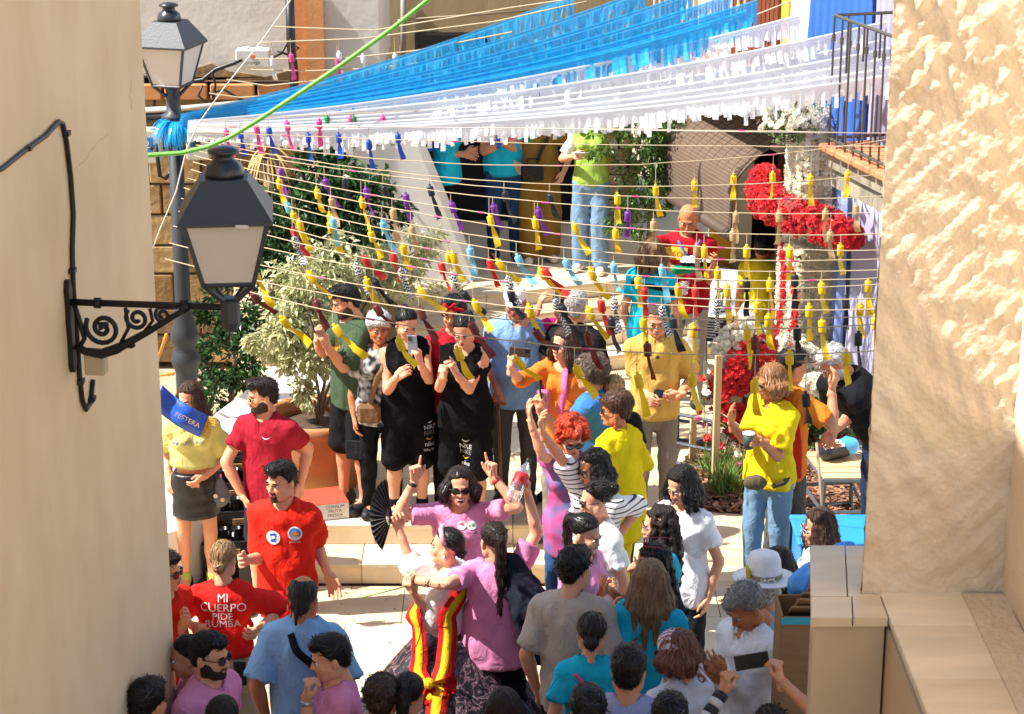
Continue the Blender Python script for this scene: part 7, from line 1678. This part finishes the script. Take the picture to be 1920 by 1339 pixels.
for s_ in 'lr':
    P = U4.P[s_]; d = nrm(P['el']-P['sh']); e = P['sh'] + (P['el']-P['sh'])*.8; g.cone(P['sh']-d*.02, e+d*.05, .058, .066, .01, clip=(e, d))
g.folds(.006, .06, 3); V, F = g.mesh(); put('sleeve', mesh_data('sleeve', V, F, cloth('#e4e2e0')), U4.o)['kind'] = 'stuff'
phone(hand_w(U4, 'r') + np.array((.02, -.02, .03)), (.7, -.5, .1), (0, .2, 1), 'phone held flat by the woman in the lime green vest', case='#c9c9c9')
# --- right, in front of the doorway
R1 = person('bald man in red football shirt with blue lanyard holding a plastic cup and folded bag', (1290, 389), M_, 1.80, -18, (-8, 20), 'm', 1.15, sk=SK_T, hair=('none', '#2a1d15'), top=dict(c='#a81622', hem=.8, sleeve=.9), bot=dict(c='#a39c92'), r=dict(hand=(1268, 512, -.3), elbow=(1258, 480, -.1), curl=.8), l=dict(hand=(1340, 492, -.3), elbow=(1328, 520, -.1), curl=.8))
decal(R1, 'print', rect_shape(1, .55), (1268, 475), .2, plain('#e2b92a', .6)); decal(R1, 'print', text_shapes('SOL'), (1275, 478), .07, plain('#b3221e', .6), off=.006)
strap(R1, 'lanyard', [(-.09, -.1, 1.5), (-.03, -.22, 1.38), (-.01, -.25, 1.22)], .018, plain('#2a6fd0', .5)); strap(R1, 'lanyard', [(.09, -.1, 1.5), (.03, -.22, 1.38), (.0, -.25, 1.22)], .018, plain('#2a6fd0', .5))
g = Grid((-.22, -.15, -.15), (.22, .15, .15), .011); g.cone((-.13, 0, -.03), (.12, 0, .02), .05, .045, .03); g.ell((-.02, 0, .05), (.09, .05, .05), .03); g.folds(.014, .05, 5); V, F = g.mesh(); z_ = V[F].mean(1)[:, 2]; o = put('folded_bag', mesh_data('folded_bag', V, F, [cloth('#1f8a5a'), cloth('#e8e8e8'), cloth('#17181b')], np.where(z_ > .045, 1, np.where(z_ > .01, 2, 0))), None, np.array(at_y(1298, 500, R1.base[1]-.42))); tag(o, 'folded green, black and white bag in the hands of the bald man', 'bag')
cupm = mat('clear cup', (.85, .87, .88), .1, 0, trans=.7, alpha=.45); b = MB(); b.lathe([(.03, -.05), (.044, .055), (.042, .055), (.028, -.048)], n=16); o = obj(None, 'plastic_cup', b, cupm, 'clear plastic cup held below the folded bag', 'cup', True); o.location = np.array(at_y(1283, 541, R1.base[1]-.4))
R2 = person('long haired woman in turquoise t-shirt with black strap from behind on the stairs', (1226, 447), .475, 1.64, 160, (150, 6), 'f', 1.05, sk=SK_M, hair=('long', '#6f5236', dict(L=.22)), face=False, top=dict(c=TURQ, hem=.72), bot=dict(c='#2a2c33'))
strap(R2, 'strap', [(-.2, -.1, 1.3), (-.05, -.2, 1.29), (.1, -.2, 1.26), (.2, -.1, 1.22)], .04, cloth('#17181b'))
person('person in yellow t-shirt and jeans standing back turned inside the dark doorway', (1432, 440), -.045, 1.56, 165, None, 'm', 1.0, sk=SK_T, hair=('short', BLK), face=False, top=dict(c='#c9b422'), bot=dict(c='#5a7390'))
# blue sash flying in front of the girl
b = MB(); Pq = [(296, 742), (318, 762), (340, 778), (362, 790), (383, 800)]; V = []
for i in range(13):
    t = i/12*4; k = min(int(t), 3); f_ = t-k; x = Pq[k][0]*(1-f_)+Pq[k+1][0]*f_; y = Pq[k][1]*(1-f_)+Pq[k+1][1]*f_; c = np.array(at_y(x, y, 14.2 + .03*math.sin(t*2))); u = nrm((.45, .1, 1.0)); V += [c - u*.082, c - u*.03 + (0, -.01, 0), c + u*.03 + (0, .006, 0), c + u*.082]
b.add(V, [(i*4+k, i*4+k+1, i*4+k+5, i*4+k+4) for i in range(12) for k in range(3)]); sa = empty('embroidered_banner', V[0], 0, 'bright blue embroidered sash with gold fringe flying across the girl in yellow', 'banner'); b.V = [tuple(np.array(v)-V[0]) for v in b.V]
o = b.build('cloth', mat('blue satin', srgb('#1f55c0'), .4, .12, 12, .2, 60), sa, True); md = o.modifiers.new('s', 'SOLIDIFY'); md.thickness = .004
b = MB(); e0, e1 = np.array(V[-4])-V[0], np.array(V[-1])-V[0]
for i in range(24): t = (i+.5)/24; p = e0*(1-t)+e1*t; b.tube([p, p + np.array((.05+.02*rr.rand(), -.01, -.012+.01*rr.normal()))], .0035, 4)
o = b.build('fringe', plain('#d9a82a', .5), sa); o['kind'] = 'stuff'
T0, F0t = text_shapes('FESTERA'); b = MB(); c0_ = np.array(at_y(352, 786, 14.2-.02)); ux = nrm(np.array(at_y(383, 800, 14.2)) - np.array(at_y(340, 778, 14.2))); uz = nrm((.45, .0, 1.0)); b.add([c0_ - V[0] + (0, -.02, 0) + ux*(x_*.05) + uz*(y_*.05) for x_, y_, *_ in T0], F0t); b.build('lettering', plain('#d8c48a', .5), sa)
# ------------------------------------------------------------------ things standing about
wood = mat('pale wood', srgb('#cdae80'), .7, .15, 3, .2, 30, stretch=(8, 8, 1)); metal = plain('#4d545a', .45, bump=.1)
for (x, yb, yt, lb) in ((1340, 905, 665, 'tall pale wooden stake standing in the bark mulch in front of the anchor'), (1298, 868, 775, 'shorter pale wooden stake at the left edge of the bark mulch')):
    p = at_z(x, yb, M_); zt = at_y(x, yt, p[1])[2]; b = MB(); b.box((p[0], p[1], (M_+zt)/2), (.052, .04, zt-M_), .2, bev=.004); tag(b.build('wooden_stake', wood), lb, 'stake')
cable('rope', [at_y(x, y, 16.9) for x, y in ((1303, 715), (1312, 755), (1325, 775), (1340, 772), (1352, 775), (1390, 800), (1420, 830))], .007, plain('#d9cdb4', .7), 'white rope tied between the wooden stakes and the anchor', cat='rope')
for i, (x, y, k, Y_) in enumerate(((1318, 708, 'r', 16.8), (1342, 697, 'r', 16.8), (1308, 784, 'p', 16.6), (1320, 795, 'p', 16.6), (1325, 820, 'r', 16.5), (1348, 835, 'r', 16.5), (1385, 850, 'w', 16.3), (1386, 868, 'p', 16.2), (1325, 735, 'w', 16.7), (1312, 770, 'r', 16.7))):
    p = at_y(x, y, Y_); c_ = empty('hanging_carnation', p, 0, 'cut %s carnation hanging by the stakes, %s' % ({'r': 'red', 'p': 'pink', 'w': 'white'}[k], ('left of the tall stake near the top', 'against the tall stake at the top', 'at the short stake', 'between the stakes', 'low between the stakes', 'low right of the tall stake', 'over the heather', 'low over the heather', 'highest between the stakes', 'beside the short stake')[i]), 'flower', 'cut carnations hung on the rope')
    o = put('petals', FL[k][i % 3], c_); o.rotation_euler = (2.4+.5*rr.rand(), rr.rand(), rr.rand()*6); o.scale = (1.15,)*3
    b = MB(); b.tube([(0, 0, .0), (.005, 0, .07), (0, .01, .15)], .0035, 4); b.build('stem', MATS['stem green'], c_)
def frame_table(name, label, corners, z1, top_m=None, legs=True):
    c = np.mean([np.array(p) for p in corners], 0); par = empty(name, (c[0], c[1], M_), 0, label, 'table'); o0 = np.array((c[0], c[1], M_)); P = [np.array((p[0], p[1], z1)) - o0 for p in corners]
    for p in P: b = MB(); b.tube([p, (p[0], p[1], 0)], .018, 6); b.build('leg', metal, par)
    for zz in (0, -.25, -.42):
        for i in range(4): b = MB(); a, d = P[i] + (0, 0, zz), P[(i+1) % 4] + (0, 0, zz); b.tube([a, d], .014, 6); b.build('rail', metal, par)
    if top_m:
        for i in range(5):
            t0, t1 = i/5+.01, (i+1)/5-.01; b = MB(); q = lambda u, t: P[0]*(1-u)*(1-t)+P[1]*u*(1-t)+P[3]*(1-u)*t+P[2]*u*t
            b.slab([q(0, t0), q(1, t0), q(1, t1), q(0, t1)], (0, 0, .022)); fixnormals(b.build('plank', top_m, par))
    return par
tz = .80
frame_table('garden_table', 'grey metal table with wooden top beside the bending man', [at_z(1545, 902, tz), at_z(1625, 902, tz), at_z(1600, 848, tz), at_z(1508, 852, tz)], tz, wood)
frame_table('metal_rack', 'low grey metal rack behind the man in pale yellow polo', [at_z(1262, 775, .78), at_z(1338, 790, .78), at_z(1345, 745, .78), at_z(1272, 735, .78)], .78, None)
p = at_z(1570, 860, tz+.022); sb = empty('soil_bag', p, .4, 'dark plastic bag with blue and white print lying on the wooden table', 'bag'); g = Grid((-.2, -.14, -.02), (.2, .14, .22), .012); g.cone((-.09, 0, .07), (.1, 0, .09), .075, .075, .03); g.folds(.012, .09, 8); V, F = g.mesh(); cc_ = V[F].mean(1); put('sack', mesh_data('sack', V, F, [plain('#23272c', .35), plain('#4aa6dc', .35), plain('#e6e8ea', .35)], np.where(cc_[:, 0]+cc_[:, 2]*.6 > .1, 1, np.where(cc_[:, 2] > .12, 2, 0))), sb)
p = at_z(1548, 848, tz+.022); b = MB(); b.lathe([(.035, 0), (.05, .11), (.055, .11), (.055, .125), (.045, .125)], p, 16); tag(b.build('green_pot', plain('#3f7a62', .5), None, True), 'small green plastic plant pot on the table by the bending man', 'pot')
# information boards and bollard
q = at_z(1330, 742, M_); bd = empty('notice_board', (q[0], q[1], M_), -.35, 'slanted black notice board with white lines of text behind the wooden stake', 'sign'); b = MB(); b.box((0, 0, .62), (.26, .02, .22), rot=Matrix.Rotation(-.5, 3, 'X')); b.build('panel', plain('#1c2024', .5), bd)
for i in range(7): b = MB(); b.box((-.01*(i % 2), -.016-.004, .70-.026*i) if False else Vector((0, 0, .62)) + Matrix.Rotation(-.5, 3, 'X') @ Vector((-.01*(i % 3), -.012, .075-.025*i)), (.2-.03*(i % 3), .003, .011), rot=Matrix.Rotation(-.5, 3, 'X')); b.build('text_line', plain('#dcdcdc', .5), bd)
b = MB(); b.tube([(-.1, .02, .6), (-.1, .02, 0)], .012, 6); b.build('leg', metal, bd); b = MB(); b.tube([(.1, .02, .6), (.1, .02, 0)], .012, 6); b.build('leg', metal, bd)
q = at_z(1345, 725, M_); bd = empty('picture_board', (q[0]+.02, q[1]+.25, M_), -.3, 'pale picture board with dark drawing behind the black notice board', 'sign'); b = MB(); b.box((0, 0, .82), (.3, .02, .42), rot=Matrix.Rotation(-.35, 3, 'X')); b.build('panel', plain('#b9c6d6', .5), bd)
Rr = Matrix.Rotation(-.35, 3, 'X'); b = MB(); b.tube([Vector((0, 0, .82)) + Rr @ Vector((.04+.07*math.cos(a), -.013, -.08+.1*math.sin(a))) for a in np.linspace(0, 5.5, 14)], .006, 5); b.tube([Vector((0, 0, .82)) + Rr @ Vector(v) for v in ((.04, -.013, .05), (.03, -.013, -.12), (.1, -.013, -.16))], .006, 5); o = b.build('drawing', plain('#22262c', .5), bd); o['kind'] = 'stuff'
b = MB(); b.box(Vector((0, 0, .82)) + Rr @ Vector((0, -.012, .15)), (.24, .003, .09), rot=Rr); b.build('heading', plain('#e6eaee', .5), bd)
for s_ in (-1, 1): b = MB(); b.tube([(s_*.12, .03, .8), (s_*.12, .05, 0)], .014, 6); b.build('leg', metal, bd)
q = at_y(1366, 660, 18.3); b = MB(); b.lathe([(.05, M_), (.05, q[2]+.06), (.055, q[2]+.08), (.03, q[2]+.1), (.045, q[2]+.13), (.05, q[2]+.16), (.035, q[2]+.2), (0, q[2]+.21)], (q[0], q[1], 0), 14); tag(b.build('bollard', plain('#6a6d70', .5), None, True), 'grey metal bollard with ball top in front of the doorway', 'bollard')
# red and white carton on the steps
q = at_z(592, 982, M_); bx = empty('carton', (q[0], q[1]+.22, M_), .28, 'white carton with bright red top standing at the edge of the steps', 'box'); b = MB(); b.box((0, 0, .065), (.42, .34, .13), bev=.003); b.build('body', plain('#dcd8d2', .6), bx); b = MB(); b.box((0, 0, .1325), (.418, .338, .004)); b.build('lid', plain('#d84a34', .6), bx)
V, F = text_shapes('CONSUM\nFRUTA\nFRESCA'); b = MB(); b.add([(x*.035+.1, -.1715, y*.035+.07) for x, y, *_ in V], F); b.build('lettering', plain('#4a4a4c', .6), bx)
# black stepped display with mugs
dk = plain('#18181a', .5); od = None
base = at_z(432, 1082, 0); ds = empty('display_stand', (base[0], base[1]+.06, 0), .12, 'black stepped display stand full of black mugs behind the girl with the slogan', 'display stand')
for k, (y_, z_) in enumerate(((.0, .28), (.16, .46), (.3, .64), (.44, .8))):
    b = MB(); b.box((0, y_, z_-.012), (.42, .16, .024)); b.build('shelf', dk, ds); b = MB(); b.box((0, y_-.072, z_/2), (.42, .015, z_)); b.build('front', dk, ds)
    b = MB(); b.box((.02+.06*(k % 2), y_-.083, z_-.07), (.11, .004, .05)); b.build('card', plain('#d6b77a', .6), ds)
    for l_ in range(3): b = MB(); b.box((.02+.06*(k % 2), y_-.0865, z_-.055-.014*l_), (.085, .002, .005)); b.build('text_line', plain('#4a3a22', .6), ds)
for k, (y_, z_) in enumerate(((.0, .28), (.16, .46), (.3, .64), (.44, .8))):
    for j in range(4):
        w_ = Vector((base[0], base[1]+.06, 0)) + Matrix.Rotation(.12, 3, 'Z') @ Vector((-.15+.1*j, y_+.01, z_)); mg = empty('mug', w_, rr.rand()*6, 'black enamel mug, %s from left on the %s step of the display stand' % (ORD[j], ('lowest', 'second', 'third', 'top')[k]), 'mug', 'black mugs on the display stand'); b = MB(); b.lathe([(.036, 0), (.038, .004), (.038, .09), (.041, .093), (.036, .092), (.034, .01), (0, .008)], n=16, cap=False); b.build('body', plain('#1d1d20', .3), mg, True)
        b = MB(); b.tube([(.036, 0, .075), (.062, 0, .07), (.062, 0, .03), (.036, 0, .02)], .006, 6); b.build('handle', plain('#1d1d20', .3), mg, True); b = MB(); b.box((-.03, -.025, .05), (.014, .014, .03), .6); b.build('tag', plain(random.choice(('#e8e4e0', '#d84a8a', '#e8d8c0')), .5), mg)
b = MB(); b.box((0, 0, 0), (.3, .28, .3), bev=.008); q = at_z(500, 1118, 0); o = tag(b.build('crate', dk), 'black plastic crate with a small paper label behind the man in red', 'crate'); o.location = (q[0]-.05, q[1]+.14, .15)
b = MB(); b.box((.05, -.142, .04), (.07, .004, .05)); b.build('card', plain('#d6b77a', .6), o)
q = at_z(322, 1105, 0); bk_ = empty('bucket', (q[0]-.03, q[1]+.05, 0), 0, 'pale blue plastic bucket on the ground beside the ochre wall', 'bucket'); b = MB(); b.lathe([(.105, 0), (.115, .01), (.145, .30), (.16, .305), (.16, .325), (.148, .325), (.14, .30), (.11, .02), (0, .018)], n=28, cap=False); b.build('body', plain('#8fb8d8', .4), bk_, True); b = MB(); b.lathe([(.135, .24), (.0, .25)], n=20, cap=False); b.build('contents', plain('#c98f7d', .7), bk_, True)
# denim bag on the girl's hip
g = Grid((-.15, -.1, -.2), (.15, .1, .2), .011); g.cone((0, 0, -.03), (0, 0, .07), .085, .055, .03, (0, 1, 0), 1.9); g.folds(.007, .06, 5); V, F = g.mesh(); bg_ = empty('denim_bag', at_y(411, 925, L1.base[1]-.02), 0, 'small grey denim bag with badges hanging at the hip of the girl in yellow', 'bag'); put('sack', mesh_data('sack', V, F, cloth('#6f747c')), bg_)
for x, z_, c in ((-.02, .0, '#e4e0d6'), (.03, -.03, '#d8c9a0')): b = MB(); b.lathe([(.016, 0), (.016, .006), (0, .007)], (x, -.052, z_), 12, rot=Matrix.Rotation(math.pi/2, 3, 'X')); b.build('badge', plain(c, .4), bg_)
b = MB(); b.tube([(-.02, 0, .1), (-.03, .0, .3), (-.06, .03, .5)], .012, 6); b.build('strap', cloth('#4a4e56'), bg_, True)
# carton with flattened cardboard and blue plastic at the parapet
Yc = 9.8; x0 = at_y(1466, 1150, Yc)[0]; zt = at_y(1458, 1158, Yc)[2]; cb = empty('cardboard_box', (x0+.45, Yc+.14, M_), 0, 'big brown carton with turquoise rim full of flattened cardboard beside the marble parapet', 'box'); card = mat('cardboard', srgb('#8d6844'), .85, .1, 6, .1, 30, stretch=(1, 1, 6))
h_ = zt - M_
for c, s_ in (((0, -.13, h_/2), (.9, .012, h_)), ((-.445, 0, h_/2), (.012, .26, h_)), ((.445, 0, h_/2), (.012, .26, h_)), ((0, .13, h_/2), (.9, .012, h_))): b = MB(); b.box(c, s_); b.build('side', card, cb)
b = MB(); b.box((0, -.138, h_-.02), (.9, .004, .035)); b.build('rim', plain('#2fa0b8', .6), cb)
for i in range(7): b = MB(); b.box((-.1+.02*i, .012*i-.03, h_-.02+.012*i), (.6, .012, .2), rot=Matrix.Rotation(.9-.1*i, 3, 'X') @ Matrix.Rotation(.15*math.sin(i*2), 3, 'Y')); b.build('flap', card, cb)
blu = mat('blue plastic bag', srgb('#2f8fe0'), .3, .12, 6, spec=.7)
g = Grid((-.4, -.35, -.3), (.4, .35, .4), .016); g.cone((-.06, 0, -.08), (.16, .03, .07), .09, .085, .05); g.folds(.022, .08, 9); V, F = g.mesh(); o = put('plastic_sack', mesh_data('plastic_sack', V, F, blu), None, np.array(at_y(1528, 1072, Yc+.42))); tag(o, 'crumpled shiny blue plastic sack bulging above the brown carton', 'sack')
b = MB(); p0 = at_y(1530, 1016, 13.4); b.box((p0[0]+.25, p0[1]+.2, p0[2]), (.75, .5, .03), bev=.01); b.box((p0[0]+.25, p0[1]+.2, (p0[2]+M_)/2-.02), (.7, .45, p0[2]-M_-.03)); tag(b.build('covered_table', blu), 'table covered with bright blue plastic behind the marble parapet', 'table')
cable('bamboo_pole', [at_y(1545, 1012, 13.9), at_y(1540, 930, 14.0), at_y(1531, 830, 14.1)], .011, plain('#9a8468', .7), 'thin weathered pole standing up behind the girl with clear glasses', cat='pole')
# knobs of a wooden awning pole by the left wall
for x, y, a in ((308, 640, 1.2), (312, 702, 0.1)):
    p = at_y(x, y, 16.8); b = MB(); d = np.array((math.cos(a), 0, math.sin(a))); b.tube([p - d*.25, p, p + d*.02, p + d*.035, p + d*.055, p + d*.07], [.013, .013, .019, .013, .018, .008], 8)
    tag(b.build('wooden_pole', plain('#c98a34', .5), None, True), 'turned end of an orange wooden pole %s beside the ochre wall' % ('pointing up' if a > 1 else 'lying level'), 'pole')
# fallen leaves and scraps on the paving
b = MB()
for _ in range(420):
    x, y = (rr.uniform(-2.2, .3), rr.uniform(12, 15)) if rr.rand() < .6 else (rr.uniform(-1.6, 1.8), rr.uniform(15.9, 18.5)); z_ = .006 if y < 15.05 else M_+.006
    a = rr.rand()*6.28; s_ = rr.uniform(.006, .02); b.add([(x+s_*math.cos(a+k*1.57)*(1 if k % 2 else .5), y+s_*math.sin(a+k*1.57)*(1 if k % 2 else .5), z_+.004*rr.rand()) for k in range(4)], [(0, 1, 2, 3)])
tag(b.build('fallen_scraps', mat('dry scraps', srgb('#8a6f4a'), .8, .3, 5)), 'tiny dry leaves and paper scraps strewn over the paving', 'litter', kind='stuff')
b = MB(); q = at_z(583, 929, M_+.004); b.add([(q[0]+.05*math.cos(a)*(1+.3*math.sin(3*a)), q[1]+.05*math.sin(a), q[2]+.004*math.sin(2*a)) for a in np.linspace(0, 6, 9)], [tuple(range(9))]); tag(b.build('fallen_leaf', plain('#d8a72a', .6)), 'single yellow leaf lying on the paving by the terracotta pot', 'leaf')
